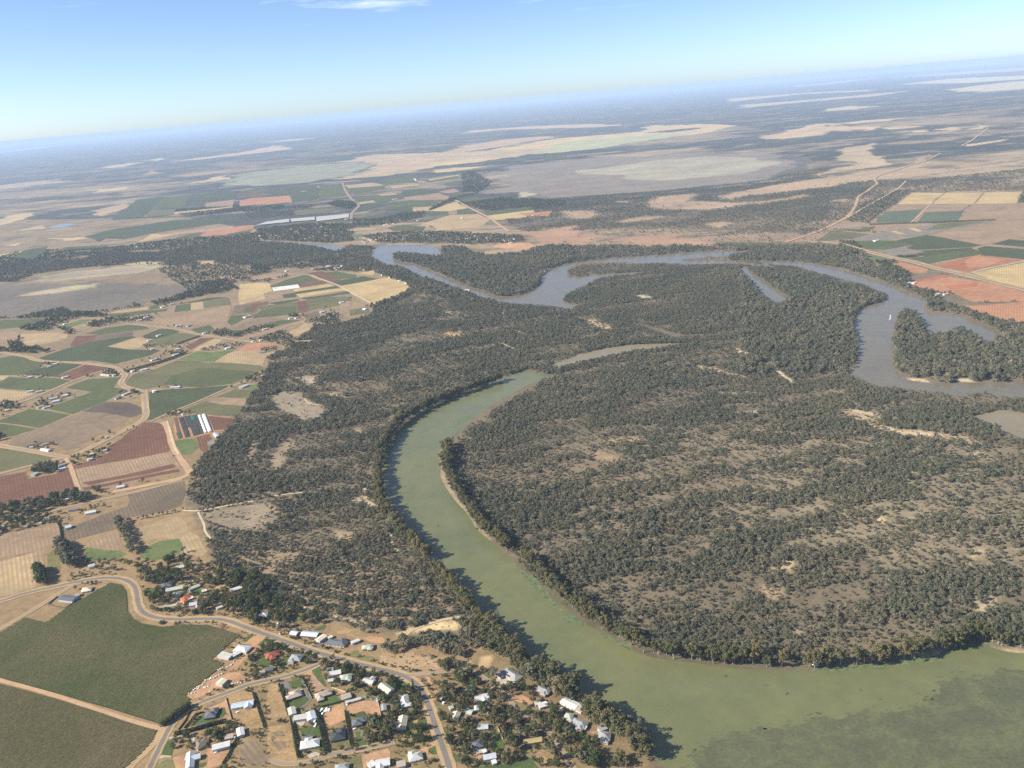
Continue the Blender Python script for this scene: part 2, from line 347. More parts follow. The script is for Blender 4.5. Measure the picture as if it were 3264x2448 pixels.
# key, polygon, colour, softness in metres, clear of trees
SOFT = [
 ('O', '-300,480 400,470 560,500 820,540 1000,640 860,640 700,740 590,800 500,900 400,1080 460,1200 560,1300 860,1380 1040,1390 1300,1560 1440,1700 -300,1800', (0.262, 0.184, 0.098), 6, 0),
 ('O', '-300,480 400,470 560,500 820,540 1000,640 860,640 700,740 590,800 540,850 300,860 -300,900', (0.245, 0.185, 0.112), 12, 0),
 ('O', '1130,560 1500,530 1800,520 2000,560 2300,700 2300,380 1900,400 1700,500 1100,490', (0.28, 0.205, 0.135), 30, 0),
 ('O', '500,500 900,480 1130,490 1130,540 800,530 600,525', (0.30, 0.225, 0.14), 20, 0),
 ('D', '-40,300 300,258 700,225 1100,210 1500,200 1900,190 2100,220 2160,260 2100,310 1900,370 1600,410 1200,450 800,480 400,515 100,510 -30,460', MAUVE, 60, 1),
 ('D', '510,320 700,300 900,270 1100,242 1400,224 1700,227 1850,247 1912,270 1850,308 1700,338 1450,363 1200,383 950,383 800,355 600,340', (0.335, 0.305, 0.225), 25, 1),
 ('D', '1880,196 2100,222 2168,262 2100,316 1900,374 1700,402 1900,345 2000,300 2015,262 1960,228', (0.125, 0.115, 0.10), 30, 1),
 ('D', '60,480 170,470 190,495 100,510', (0.40, 0.34, 0.24), 20, 1),
 ('D', '0,160 400,90 800,60 1000,40 1010,0 1500,-10 1640,0 1400,60 1150,80 1000,100 700,160 400,190 150,205 0,230 -200,262 -600,300 -700,290 -400,225', (0.50, 0.38, 0.21), 30, 1),
 ('D', '150,200 400,140 600,100 1100,60 1300,55 1150,85 950,115 700,160 400,187', (0.38, 0.385, 0.22), 20, 1),
 ('D', '990,52 1200,30 1420,12 1400,22 1200,48', SCRUB, 15, 0),
 ('D', '-500,215 -300,190 0,150 200,110 400,85 300,75 0,100 -300,150', (0.43, 0.31, 0.19), 30, 1),
 ('D', '-300,60 0,30 300,20 620,15 900,-5 600,-10 200,5 -200,35', (0.46, 0.35, 0.22), 30, 1),
 ('D', '1000,580 1100,500 1350,480 1450,470 1330,530 1600,540 1850,540 1500,590 1200,600', (0.36, 0.26, 0.17), 30, 1),
 ('D', '1500,500 1800,440 2100,390 2300,370 2300,410 2000,450 1700,500 1600,530', (0.38, 0.275, 0.175), 25, 1),
 ('D', '760,535 900,530 920,545 800,548', TAN, 20, 1), ('D', '870,660 1000,640 1200,640 900,682 780,690', TAN, 20, 1),
 ('D', '400,600 680,600 650,650 500,660', (0.36, 0.26, 0.17), 20, 1),
 ('D', '100,770 540,700 500,740 700,790 560,850 270,860 250,800', REDD, 20, 1),
 ('D', '700,790 1090,780 1250,765 1300,800 1480,830 1500,870 1300,850 1050,850 900,835', REDD, 20, 1),
 ('D', '1400,700 1550,680 1650,690 1520,720', (0.40, 0.30, 0.18), 15, 1),
 ('E', '100,612 330,540 480,500 640,495 720,520 1010,520 960,555 720,550 560,590 300,618', (0.47, 0.345, 0.215), 40, 1),
 ('E', '590,380 780,353 1030,355 880,377 650,390', (0.46, 0.40, 0.24), 40, 1),
 ('E', '700,720 900,660 1000,690 960,740 1120,780 1060,840 900,870 650,900 500,930 560,900 800,830 740,780', (0.40, 0.31, 0.195), 30, 1),
 ('E', '0,1045 400,1000 750,990 700,1012 400,1042 0,1087', (0.40, 0.29, 0.185), 20, 1), ('E', '0,1140 200,1110 430,1070 470,1090 230,1127 40,1162', TAN, 20, 1),
 ('E', '450,960 620,930 800,920 1000,880 1300,830 1500,740 1480,800 1300,860 1700,870 1400,922 1000,962 750,987 500,1002', (0.38, 0.285, 0.18), 25, 1),
 ('E', '1520,810 1850,810 1880,852 1600,842', TAN, 20, 1), ('E', '1060,530 1280,508 1420,520 1100,548', PALE, 30, 1), ('E', '1180,562 1400,545 1420,567', PALE, 30, 1),
 ('E', '1700,552 1850,500 1880,540', PALE, 30, 1), ('E', '1480,547 1670,520 1640,562', PALE, 30, 1), ('E', '1720,670 2070,622 2040,642 1740,684', PALE, 20, 1),
 ('E', '640,500 900,470 1170,455 1100,475 750,505', PALE, 40, 1), ('E', '600,1135 720,1112 810,1120 720,1140', TAN, 15, 1),
 ('E', '-100,345 350,310 900,262 1300,225 1000,272 400,322 -100,372', (0.46, 0.36, 0.24), 50, 1), ('E', '-200,292 500,240 1000,218 900,237 400,256 0,300 -200,322', (0.47, 0.36, 0.24), 50, 1),
 ('E', '1200,177 1600,130 2300,100 2300,128 1700,167', (0.55, 0.47, 0.31), 60, 1), ('E', '1600,217 2000,165 2300,140 2300,208 1900,237 1640,237', (0.52, 0.44, 0.29), 60, 1),
 ('E', '320,192 700,150 1070,118 700,168 350,198', (0.46, 0.36, 0.25), 60, 1), ('E', '1100,117 1500,88 2300,32 2300,60 1500,108', (0.48, 0.38, 0.26), 80, 1),
 ('C', '-200,160 0,112 300,72 600,46 800,36 890,45 915,60 870,90 780,115 650,140 500,165 300,185 100,200 -100,212', (0.255, 0.255, 0.18), 60, 1),
 ('C', '640,30 900,-20 1400,-30 2100,-60 1900,0 1500,20 1250,45 1230,80 1100,110 950,135 700,150 640,150 880,90 920,60 880,40', (0.42, 0.315, 0.195), 40, 1),
 ('C', '1260,95 1450,75 1640,68 1560,85 1400,105 1290,112', PALE, 20, 1),
 ('C', '1560,680 1700,660 1800,640 2010,605 2020,640 1850,690 1650,700', (0.33, 0.245, 0.15), 10, 1), ('C', '1700,630 1750,612 1960,605 2020,625 2010,650 1800,645', (0.50, 0.275, 0.15), 8, 1),
 ('C', '790,600 800,585 930,545 1000,540 1010,560 900,600', (0.46, 0.33, 0.19), 10, 1),
 ('B', '-100,690 0,660 120,625 250,615 200,652 40,692 -100,720', PALE, 20, 1), ('B', '640,602 880,550 910,560 850,602 720,642', (0.40, 0.30, 0.19), 20, 1),
 ('B', '700,302 900,265 1000,260 850,297', (0.47, 0.35, 0.22), 40, 1), ('B', '1230,250 1700,190 1950,140 2050,165 1750,202 1400,242', (0.47, 0.345, 0.22), 40, 1),
 ('B', '1250,352 1700,300 1550,332 1300,362', TAN, 30, 1), ('B', '1280,412 1500,370 1610,340 1580,382 1450,402', (0.44, 0.34, 0.21), 30, 1),
 ('B', '100,742 320,700 300,727', PALE, 20, 1), ('B', '20,852 160,825 150,842', PALE, 15, 1), ('B', '-60,915 180,880 100,927 -60,940', PALE, 15, 1),
 ('B', '0,420 300,390 450,380 400,400 100,440 -100,470', (0.36, 0.285, 0.2), 60, 1), ('B', '640,455 870,435 900,450 700,470', PALE, 30, 1), ('B', '230,540 390,525 300,550', TAN, 20, 1),
 ('B', '980,350 1080,305 1100,330 1050,350', TAN, 40, 1), ('B', '1030,245 1160,225 1180,235 1050,255', PALE, 40, 1), ('B', '390,790 560,790 600,800 450,815', PALE, 15, 1),
 ('B', '-60,190 500,125 970,80 900,95 400,145 -60,205', (0.38, 0.36, 0.33), 100, 1), ('B', '1880,112 2212,86 2212,96 1900,122', (0.40, 0.36, 0.30), 100, 1),
 ('z6', '-200,40 0,15 400,10 900,5 1400,15 1720,35 1580,110 1290,150 1190,200 950,240 700,270 400,250 140,310 -200,320', GREYB, 20, 1),
 ('z6', '130,125 300,80 560,40 760,20 860,-10 830,35 600,78 330,110', (0.37, 0.305, 0.195), 10, 1), ('z6', '560,60 640,30 760,22 680,58', (0.34, 0.35, 0.18), 8, 1),
 ('B', '235,1102 300,1060 600,1020 900,990 1195,983 1100,1012 950,1042 600,1072 400,1097', (0.34, 0.30, 0.185), 12, 1), ('B', '280,1095 350,1060 600,1028 900,998 1060,1002 940,1034 600,1066 400,1090', (0.30, 0.25, 0.18), 8, 1),
 ('B', '870,980 1000,960 1200,965 1100,985', (0.42, 0.34, 0.2), 10, 1), ('B', '1380,960 1500,950 1530,975 1420,990', (0.40, 0.30, 0.18), 8, 1), ('B', '1470,1090 1560,1060 1700,1050 1720,1080 1600,1106 1500,1110', (0.38, 0.26, 0.165), 8, 1),
 # woodland clearings, west block
 ('z7', '150,200 240,130 400,128 450,180 600,250 650,310 560,385 420,385 330,320 200,270', (0.27, 0.222, 0.155), 5, 1),
 ('z7', '-120,780 -60,660 60,520 80,560 20,700', (0.27, 0.21, 0.14), 5, .6), ('z7', '120,810 200,640 330,495 360,560 280,700 240,800', (0.28, 0.22, 0.145), 5, 1),
 ('z7', '400,0 560,0 540,60 470,70', (0.36, 0.295, 0.2), 5, 1), ('z7', '640,140 820,140 780,190 680,180', (0.35, 0.265, 0.175), 5, .8), ('z7', '860,455 930,450 980,490 900,490', (0.40, 0.30, 0.19), 4, .8),
 ('z5', '1690,1165 2194,1075 2300,1110 2240,1330 1900,1300 1760,1255', (0.215, 0.175, 0.12), 6, 1), ('z7', '-40,1090 150,1095 260,1140 200,1255 -40,1285', (0.28, 0.225, 0.155), 6, .8),
 ('z7', '960,1060 1000,1060 1095,1110 1080,1140 1020,1120 970,1100', (0.48, 0.39, 0.265), 3, 1), ('z7', '960,940 985,940 985,1100 960,1100', (0.50, 0.42, 0.28), 2, 1), ('z7', '840,1050 960,1020 960,1060 860,1090', (0.45, 0.36, 0.23), 4, .8),
 ('z2', '120,160 450,60 900,20 1250,90 1600,250 1700,330 1500,460 1150,500 900,480 600,400 300,330', (0.27, 0.20, 0.125), 8, .28),
 ('z7', '-40,1480 300,1460 500,1560 1000,1520 1200,1640 1100,1800 500,1760 0,1700', (0.27, 0.205, 0.13), 10, .2), ('z7', '700,1310 900,1330 860,1400 720,1390', (0.33, 0.255, 0.165), 5, .8),
 ('z7', '0,540 40,540 60,600 0,610', (0.40, 0.32, 0.2), 4, 1), ('C', '1290,1060 1380,1000 1450,1100 1330,1106', (0.33, 0.265, 0.17), 10, .6),
 ('G', '40,715 100,725 270,780 340,830 300,815 220,780 120,740', (0.42, 0.34, 0.22), 5, 1), ('G', '-160,680 -60,690 40,720 -60,730 -200,720', TAN, 10, .7), ('G', '220,520 235,525 242,630 228,620', (0.48, 0.39, 0.25), 3, 1),
 ('G', '810,590 900,590 1000,640 980,690 920,670 840,640', (0.42, 0.32, 0.205), 8, .8), ('G', '760,720 900,690 1000,685 900,705 800,730', (0.42, 0.33, 0.21), 5, .8), ('G', '270,650 380,690 440,720 330,700', (0.40, 0.31, 0.2), 6, .8),
 ('G', '1150,425 1210,420 1290,435 1280,455 1200,448', (0.46, 0.42, 0.27), 6, 1), ('G', '1770,280 1810,278 1800,292', SAND, 4, 1),
 ('G', '1870,795 1960,830 2000,855 1980,862 1900,835 1865,805', (0.55, 0.46, 0.30), 3, 1), ('G', '2120,925 2160,940 2212,985 2290,1040 2270,1045 2180,1000 2120,950', (0.56, 0.47, 0.31), 3, 1),
 ('G', '1450,940 1640,920 1800,960 1960,1000 1940,1020 1780,980 1640,945', (0.40, 0.31, 0.2), 6, .8), ('G', '1390,990 1450,975 1460,995', (0.40, 0.29, 0.18), 6, .8),
 # east block
 ('z8', '500,560 900,500 1250,500 1700,480 2194,560 2194,1300 1700,1450 1100,1450 600,1250 560,900', (0.215, 0.172, 0.112), 25, .2),
 ('A', '-20,560 700,470 1300,520 2300,560 2300,1587 1500,1587 600,1400 100,1480 -60,1100', (0.228, 0.186, 0.122), 25, .2),
 ('A', '690,285 770,265 1040,318 1060,398 1200,430 1500,450 1720,470 1900,560 1500,522 1250,492 1080,452 880,402 800,330', (0.37, 0.285, 0.18), 6, .8), ('A', '1040,400 1200,430 1500,455 1580,490 1300,490 1120,450', (0.50, 0.40, 0.26), 4, 1), ('A', '760,268 1040,318 1040,326 830,292', (0.5, 0.41, 0.27), 3, 1),
 ('A', '1840,610 1940,650 1930,670 1800,660 1700,650', (0.50, 0.41, 0.27), 5, .9), ('A', '630,105 720,130 870,240 840,240 740,150', (0.55, 0.46, 0.30), 3, 1), ('A', '0,425 300,455 640,460 620,480 300,475 0,445', (0.42, 0.335, 0.215), 5, .8),
 ('z4', '270,190 300,160 460,165 490,280 300,262', (0.37, 0.265, 0.165), 8, .85), ('z4', '330,25 520,5 540,105 490,95 330,60', (0.34, 0.265, 0.175), 8, .85), ('z4', '530,480 700,455 680,490 540,500', (0.44, 0.36, 0.24), 5, .8), ('z4', '1900,230 2050,200 2080,280 1940,380 1880,360', (0.40, 0.32, 0.21), 6, .8),
 ('z8', '900,560 1150,520 1180,545 950,590', (0.36, 0.27, 0.14), 7, .8), ('z8', '680,655 800,640 990,700 960,750 900,740 760,690', (0.34, 0.245, 0.15), 7, .8), ('z8', '1940,300 2194,295 2194,320 1950,315', (0.44, 0.35, 0.23), 5, .9), ('z8', '1720,130 2194,130 2194,150 1740,150', (0.40, 0.31, 0.2), 5, .7),
 ('A', '1000,1170 1060,1130 1080,1190 1020,1200', PALE, 4, 1), ('A', '1260,770 1330,780 1320,820 1260,810', PALE, 4, 1), ('A', '1780,1500 1900,1400 1940,1420 1800,1530', PALE, 5, .9), ('A', '640,1260 700,1250 700,1290 650,1290', PALE, 4, 1), ('A', '120,1587 200,1540 330,1480 320,1587', (0.50, 0.37, 0.22), 5, 1),
 ('A', '1240,10 1400,20 1450,45 1300,35', SAND, 3, .8), ('A', '1640,20 1750,20 1800,45 1680,45', SAND, 3, .8),
 # river bank mud
 ('z7', '1595,640 1650,620 1640,760 1670,860 1760,1000 1880,1180 1920,1280 2030,1375 2050,1400 2040,1420 2040,1420 1900,1290 1800,1130 1650,940 1600,850 1620,780', (0.30, 0.24, 0.16), 3, .8),
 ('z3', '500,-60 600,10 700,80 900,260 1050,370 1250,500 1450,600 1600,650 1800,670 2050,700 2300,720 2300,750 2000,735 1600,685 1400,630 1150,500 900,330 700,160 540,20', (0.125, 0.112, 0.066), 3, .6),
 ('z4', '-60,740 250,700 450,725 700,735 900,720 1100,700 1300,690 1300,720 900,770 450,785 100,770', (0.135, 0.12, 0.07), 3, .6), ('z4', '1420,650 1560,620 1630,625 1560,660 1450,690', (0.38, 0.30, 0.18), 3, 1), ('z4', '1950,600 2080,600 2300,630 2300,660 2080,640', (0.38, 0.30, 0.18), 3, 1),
 # riverside town
 ('z2', '-60,560 250,620 620,740 1000,830 1280,900 1400,1060 1620,1700 -60,1700 -60,960', (0.225, 0.170, 0.086), 4, 0), ('z3', '0,720 220,700 420,560 700,740 1000,940 1300,1180 1560,1440 20,1440', (0.215, 0.160, 0.085), 4, 0),
 ('T7', '-60,620 200,570 700,600 1100,640 1300,720 840,890 400,930 -60,770', (0.37, 0.26, 0.15), 3, .7),
 ('T7', '180,262 480,130 960,-10 1290,-10 1400,140 1000,150 500,235 380,275', (0.54, 0.42, 0.23), 3, .9),
 ('T7', '1320,750 1490,660 1640,810 1400,850', (0.52, 0.38, 0.215), 2, 1), ('T7', '1740,630 1950,590 1900,800 1680,815', (0.50, 0.36, 0.2), 2, 1),
]
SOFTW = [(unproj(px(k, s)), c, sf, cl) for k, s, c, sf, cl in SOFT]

# ------------------------------------------------------------------ the ground sheet
def build_ground():
    a_in = np.linspace(-R(40), R(40), 700); a_out = np.linspace(R(40), 2*math.pi-R(40), 60)[1:-1]
    ang = np.concatenate([a_in, a_out]); ang_n = len(ang)
    rad = np.concatenate([[150, 400, 600], np.geomspace(700, 110000, 900)])
    AA, RR = np.meshgrid(ang, rad)
    xy = np.column_stack([(RR*np.sin(AA)).ravel(), (RR*np.cos(AA)).ravel()])
    r = RR.ravel(); r_ = np.random.default_rng(3)
    col = np.empty((len(xy), 3)); col[:] = FLOOR
    far = sstep(4200, 6500, r)
    f1 = fbm(xy, 1500, 5, 1); f2 = fbm(xy*np.array([0.45, 1.0]), 900, 5, 9)
    f3 = fbm(xy*np.array([0.35, 1.0]), 350, 4, 15)
    pale = np.maximum(sstep(0.50, 0.62, f2)*sstep(0.36, 0.58, f1), 0.7*sstep(0.56, 0.68, f3)*sstep(0.42, 0.55, f1))*(1-sstep(9000, 20000, r)*0.8)
    fc = np.array(SCRUB)[None]*(0.8+0.5*fbm(xy, 400, 4, 5))[:, None]
    fc = fc*(1-pale[:, None])+np.array((0.36, 0.275, 0.175))[None]*pale[:, None]
    col = col*(1-far[:, None])+fc*far[:, None]
    wild = far.copy()
    wob = np.column_stack([fbm(xy, 60, 4, 21)-0.5, fbm(xy, 60, 4, 31)-0.5])
    wob2 = np.column_stack([fbm(xy, 420, 5, 61)-0.5, fbm(xy, 420, 5, 71)-0.5])
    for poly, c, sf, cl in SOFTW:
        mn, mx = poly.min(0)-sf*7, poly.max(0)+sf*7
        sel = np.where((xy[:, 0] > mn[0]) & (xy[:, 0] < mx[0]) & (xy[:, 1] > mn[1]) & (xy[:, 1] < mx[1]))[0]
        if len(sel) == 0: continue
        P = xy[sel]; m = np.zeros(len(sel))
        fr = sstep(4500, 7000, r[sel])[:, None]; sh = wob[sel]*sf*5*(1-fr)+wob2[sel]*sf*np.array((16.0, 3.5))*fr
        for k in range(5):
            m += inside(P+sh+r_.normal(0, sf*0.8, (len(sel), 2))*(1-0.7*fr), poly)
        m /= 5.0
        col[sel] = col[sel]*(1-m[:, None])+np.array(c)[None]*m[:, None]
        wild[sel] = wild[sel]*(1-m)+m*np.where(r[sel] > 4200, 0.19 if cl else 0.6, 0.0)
    n = len(rad); faces = []
    i = np.arange(n-1)[:, None]*ang_n+np.arange(ang_n)[None]
    j = np.arange(n-1)[:, None]*ang_n+(np.arange(ang_n)[None]+1) % ang_n
    F4 = np.stack([i, j, j+ang_n, i+ang_n], -1).reshape(-1, 4)
    F4 = F4[:, ::-1]
    me = bpy.data.meshes.new('ground')
    nv = len(xy)+1
    me.vertices.add(nv); co = np.zeros((nv, 3)); co[:-1, :2] = xy; me.vertices.foreach_set('co', co.ravel())
    cap = np.stack([np.full(ang_n, nv-1), (np.arange(ang_n)+1) % ang_n, np.arange(ang_n)], -1)
    loops = np.concatenate([F4.ravel(), cap.ravel()[::1]])
    nq, ntri = len(F4), ang_n
    me.loops.add(len(loops)); me.loops.foreach_set('vertex_index', loops.astype(np.int32))
    me.polygons.add(nq+ntri)
    st = np.concatenate([np.arange(nq)*4, nq*4+np.arange(ntri)*3]).astype(np.int32)
    me.polygons.foreach_set('loop_start', st)
    at = me.color_attributes.new('soil', 'FLOAT_COLOR', 'POINT')
    cc = np.ones((nv, 4)); cc[:-1, :3] = col; cc[:-1, 3] = wild; cc[-1, :3] = TAN
    at.data.foreach_set('color', cc.ravel())
    me.update(calc_edges=True); me.validate()
    m, nt, b = new_mat('ground')
    ca = nt.nodes.new('ShaderNodeAttribute'); ca.attribute_name = 'soil'
    n1 = noise(nt, 0.05, 5, 0.65, dist=0.7); n2 = noise(nt, 0.4, 3, 0.6); n3 = noise(nt, 0.0025, 5, 0.6)
    k1 = ramp(nt, n1, [(0.28, (0.72, 0.70, 0.68)), (0.55, (1,)*3), (0.75, (1.22, 1.2, 1.15))])
    k2 = ramp(nt, n2, [(0.3, (0.85,)*3), (0.7, (1.15,)*3)])
    k3 = ramp(nt, n3, [(0.35, (0.85, 0.84, 0.82)), (0.65, (1.14, 1.12, 1.08))])
    base = mul(nt, mul(nt, mul(nt, ca.outputs['Color'], k1), k2), k3)
    mp = nt.nodes.new('ShaderNodeMapping'); mp.inputs['Scale'].default_value = (0.42, 1.0, 1.0); nt.links.new(wpos(nt, 1), mp.inputs[0])
    s1 = maprange(nt, noise(nt, 0.0032, 9, 0.68, mp.outputs[0], 0.5), 0.545, 0.60)       # pale dry streaks in the scrub
    s2 = maprange(nt, noise(nt, 0.010, 7, 0.72, mp.outputs[0], 0.3), 0.52, 0.58)          # clumps of dark scrub on dry ground
    w = ca.outputs['Alpha']
    def fm(a, b_):
        q = nt.nodes.new('ShaderNodeMath'); q.operation = 'MULTIPLY'
        for i_, v_ in enumerate((a, b_)):
            if isinstance(v_, float): q.inputs[i_].default_value = v_
            else: nt.links.new(v_, q.inputs[i_])
        return q.outputs[0]
    hi = maprange(nt, w, 0.45, 0.95)
    c1 = mixf(nt, fm(fm(s1, hi), 0.75), base, (0.33, 0.25, 0.16))
    c2 = mixf(nt, fm(fm(s2, maprange(nt, w, 0.1, 0.4)), 0.62), c1, (0.064, 0.066, 0.056))
    nt.links.new(c2, b.inputs['Base Color'])
    me.materials.append(m)
    o = bpy.data.objects.new('ground', me); C.objects.link(o)
    tag(o, 'flat dry plain of soil, scrub and dry grass reaching to the horizon', 'ground', kind='structure')
    return o
ground = build_ground()
if ground.data.polygons[1000].normal.z < 0: ground.data.flip_normals()
# ================================================================== trees
EUC = [(0.0, (0.104, 0.114, 0.080)), (0.2, (0.154, 0.158, 0.108)), (0.45, (0.184, 0.182, 0.120)), (0.65, (0.118, 0.132, 0.094)), (0.84, (0.208, 0.194, 0.124)), (0.95, (0.22, 0.188, 0.132)), (1.0, (0.32, 0.28, 0.22))]
GARD = [(0.0, (0.045, 0.070, 0.028)), (0.35, (0.065, 0.098, 0.036)), (0.6, (0.092, 0.108, 0.044)), (0.85, (0.058, 0.086, 0.036)), (1.0, (0.13, 0.13, 0.055))]
RIVG = [(0.0, (0.115, 0.118, 0.058)), (0.3, (0.145, 0.136, 0.066)), (0.55, (0.100, 0.108, 0.056)), (0.8, (0.165, 0.142, 0.068)), (1.0, (0.20, 0.165, 0.08))]
M_EUC = leaf_mat('gum_leaves', EUC); M_GARD = leaf_mat('garden_leaves', GARD); M_RIVG = leaf_mat('river_gum_leaves', RIVG)
M_HEDGE = leaf_mat('hedge_leaves', [(0.0, (0.05, 0.075, 0.03)), (1.0, (0.075, 0.10, 0.04))])
M_LIME = leaf_mat('lime_leaves', [(0.0, (0.22, 0.34, 0.03)), (1.0, (0.22, 0.34, 0.03))])
M_BARK = plain('bark', (0.30, 0.26, 0.21), 0.9, 0.1, 0.3, 1.5)
def tube(v, f, a, b, ra, rb, n=5):
    a, b = np.array(a, float), np.array(b, float); d = b-a; d /= np.linalg.norm(d)
    u = np.cross(d, (0.3, 0.9, 0.1)); u /= np.linalg.norm(u); w = np.cross(d, u); k = len(v)
    for p, r in ((a, ra), (b, rb)):
        for q in range(n):
            t = 2*math.pi*q/n; v.append(p+(u*math.cos(t)+w*math.sin(t))*r)
    for q in range(n): f.append((k+q, k+(q+1) % n, k+n+(q+1) % n, k+n+q))
    f.append(tuple(k+n+q for q in range(n)))
def tree_parts(seed, form):
    """unit tree, 1 m high: trunk and limbs, crown of leaf sprays on a dozen clumps"""
    r = np.random.default_rng(seed); tv, tf = [], []; cl = []
    if form == 'gum':
        fork = r.uniform(0.18, 0.28); lean = r.normal(0, 0.03, 2)
        tube(tv, tf, (0, 0, -0.02), (lean[0], lean[1], fork), 0.030, 0.020, 6)
        for q in range(r.integers(5, 7)):
            t = q*1.25+r.uniform(-.4, .4); rr = r.uniform(0.12, 0.30); zt = r.uniform(0.40, 0.78)
            e = (lean[0]+rr*math.cos(t), lean[1]+rr*math.sin(t), zt); tube(tv, tf, (lean[0], lean[1], fork*0.95), e, 0.016, 0.006, 4)
            cl.append((*e, r.uniform(0.13, 0.18)))
            for w_ in range(3): cl.append((e[0]+r.normal(0, .10), e[1]+r.normal(0, .10), min(0.88, e[2]+r.uniform(-.16, .12)), r.uniform(0.09, 0.14)))
        cl.append((lean[0], lean[1], 0.84, 0.15)); cl.append((lean[0], lean[1], 0.66, 0.17)); nl = 34; ls = 0.058; sq = 0.85
    elif form == 'box':      # low spreading woodland tree
        fork = 0.22; tube(tv, tf, (0, 0, -0.02), (0.01, 0, fork), 0.035, 0.024, 5)
        for q in range(r.integers(5, 8)):
            t = q*1.1+r.uniform(-.4, .4); rr = r.uniform(0.12, 0.40); zt = r.uniform(0.42, 0.74)
            e = (rr*math.cos(t), rr*math.sin(t), zt); tube(tv, tf, (0.01, 0, fork*0.9), e, 0.018, 0.007, 4)
            cl.append((*e, r.uniform(0.16, 0.25)))
        cl.append((r.normal(0, .05), r.normal(0, .05), 0.80, 0.20)); cl.append((0.1, -0.08, 0.62, 0.22)); nl = 46; ls = 0.072; sq = 0.75
    elif form == 'round':
        tube(tv, tf, (0, 0, -0.02), (0, 0, 0.34), 0.032, 0.022, 5)
        for q in range(13):
            t = q*2.4; zt = 0.36+0.045*q; rr = 0.30*math.sin(min(1, (q+2)/13)*math.pi*0.85)
            e = (rr*math.cos(t), rr*math.sin(t), zt); cl.append((*e, r.uniform(0.13, 0.19)))
            if q % 3 == 0: tube(tv, tf, (0, 0, 0.3), e, 0.012, 0.005, 4)
        nl = 40; ls = 0.062; sq = 0.95
    elif form == 'poplar':
        tube(tv, tf, (0, 0, -0.02), (0, 0, 0.9), 0.022, 0.005, 5)
        for q in range(13):
            zt = 0.12+q*0.067; rr = 0.05; t = q*2.1; cl.append((rr*math.cos(t), rr*math.sin(t), zt, 0.105*(1.15-0.055*q)))
        nl = 20; ls = 0.055; sq = 1.3
    else:                    # shrub
        for q in range(4):
            t = q*1.7; e = (0.3*math.cos(t), 0.3*math.sin(t), 0.4+0.1*q); tube(tv, tf, (0, 0, -0.02), e, 0.03, 0.012, 4); cl.append((*e, r.uniform(0.24, 0.36)))
        nl = 24; ls = 0.17; sq = 0.8
    cv, cf = [], []
    for (x, y, z, rad) in cl:
        for q in range(nl):
            d = r.normal(0, 1, 3); d /= np.linalg.norm(d)
            if d[2] < -0.55: d[2] *= -1
            p = np.array((x, y, z))+d*np.array((rad, rad, rad*sq))*r.uniform(0.55, 1.02)
            nr = d+np.array((0, 0, 0.45))+r.normal(0, 0.32, 3); nr /= np.linalg.norm(nr)
            u = np.cross(nr, r.normal(0, 1, 3)); u /= np.linalg.norm(u); w_ = np.cross(nr, u)
            s = ls*r.uniform(0.65, 1.3)*0.62; k = len(cv)
            cv += [p+u*s, p+w_*s*0.9+nr*s*0.25, p-u*s, p-w_*s*0.9-nr*s*0.2]; cf.append((k, k+1, k+2, k+3))
    return tv, tf, cv, cf
def me_of(name, v, f, mats, mi=None):
    me = bpy.data.meshes.new(name); me.from_pydata([tuple(map(float, q)) for q in v], [], f)
    for m in mats: me.materials.append(m)
    if mi is not None: me.polygons.foreach_set('material_index', mi)
    me.update(); return me
FORMS = {'gum': [], 'box': [], 'round': [], 'poplar': [], 'shrub': []}
for fm, cnt in (('gum', 5), ('box', 5), ('round', 3), ('poplar', 2), ('shrub', 3)):
    for q in range(cnt): FORMS[fm].append(tree_parts(100+q*7+len(fm)*31, fm))
TRUNK, CROWN = {}, {}
def tree_mesh(fm, q, leafm):
    tv, tf, cv, cf = FORMS[fm][q]
    if (fm, q) not in TRUNK: TRUNK[fm, q] = me_of('trunk', tv, tf, [M_BARK])
    if (fm, q, leafm.name) not in CROWN: CROWN[fm, q, leafm.name] = me_of('crown', cv, cf, [leafm])
    return TRUNK[fm, q], CROWN[fm, q, leafm.name]
src = bpy.data.collections.new('woodland_kinds')     # not linked: only feeds the scatter
SRC = []
def add_src(fm, q, leafm):
    tv, tf, cv, cf = FORMS[fm][q]
    n = len(tv); me = me_of('tree', list(tv)+list(cv), list(tf)+[tuple(i+n for i in f) for f in cf], [M_BARK, leafm], [0]*len(tf)+[1]*len(cf))
    o = bpy.data.objects.new('kind_%02d' % len(SRC), me); src.objects.link(o); SRC.append(o); return len(SRC)-1
IDX = {}
for fm, lm in (('gum', M_RIVG), ('gum', M_EUC), ('box', M_EUC), ('shrub', M_EUC), ('round', M_GARD)):
    IDX[fm, lm.name] = [add_src(fm, q, lm) for q in range(len(FORMS[fm]))]
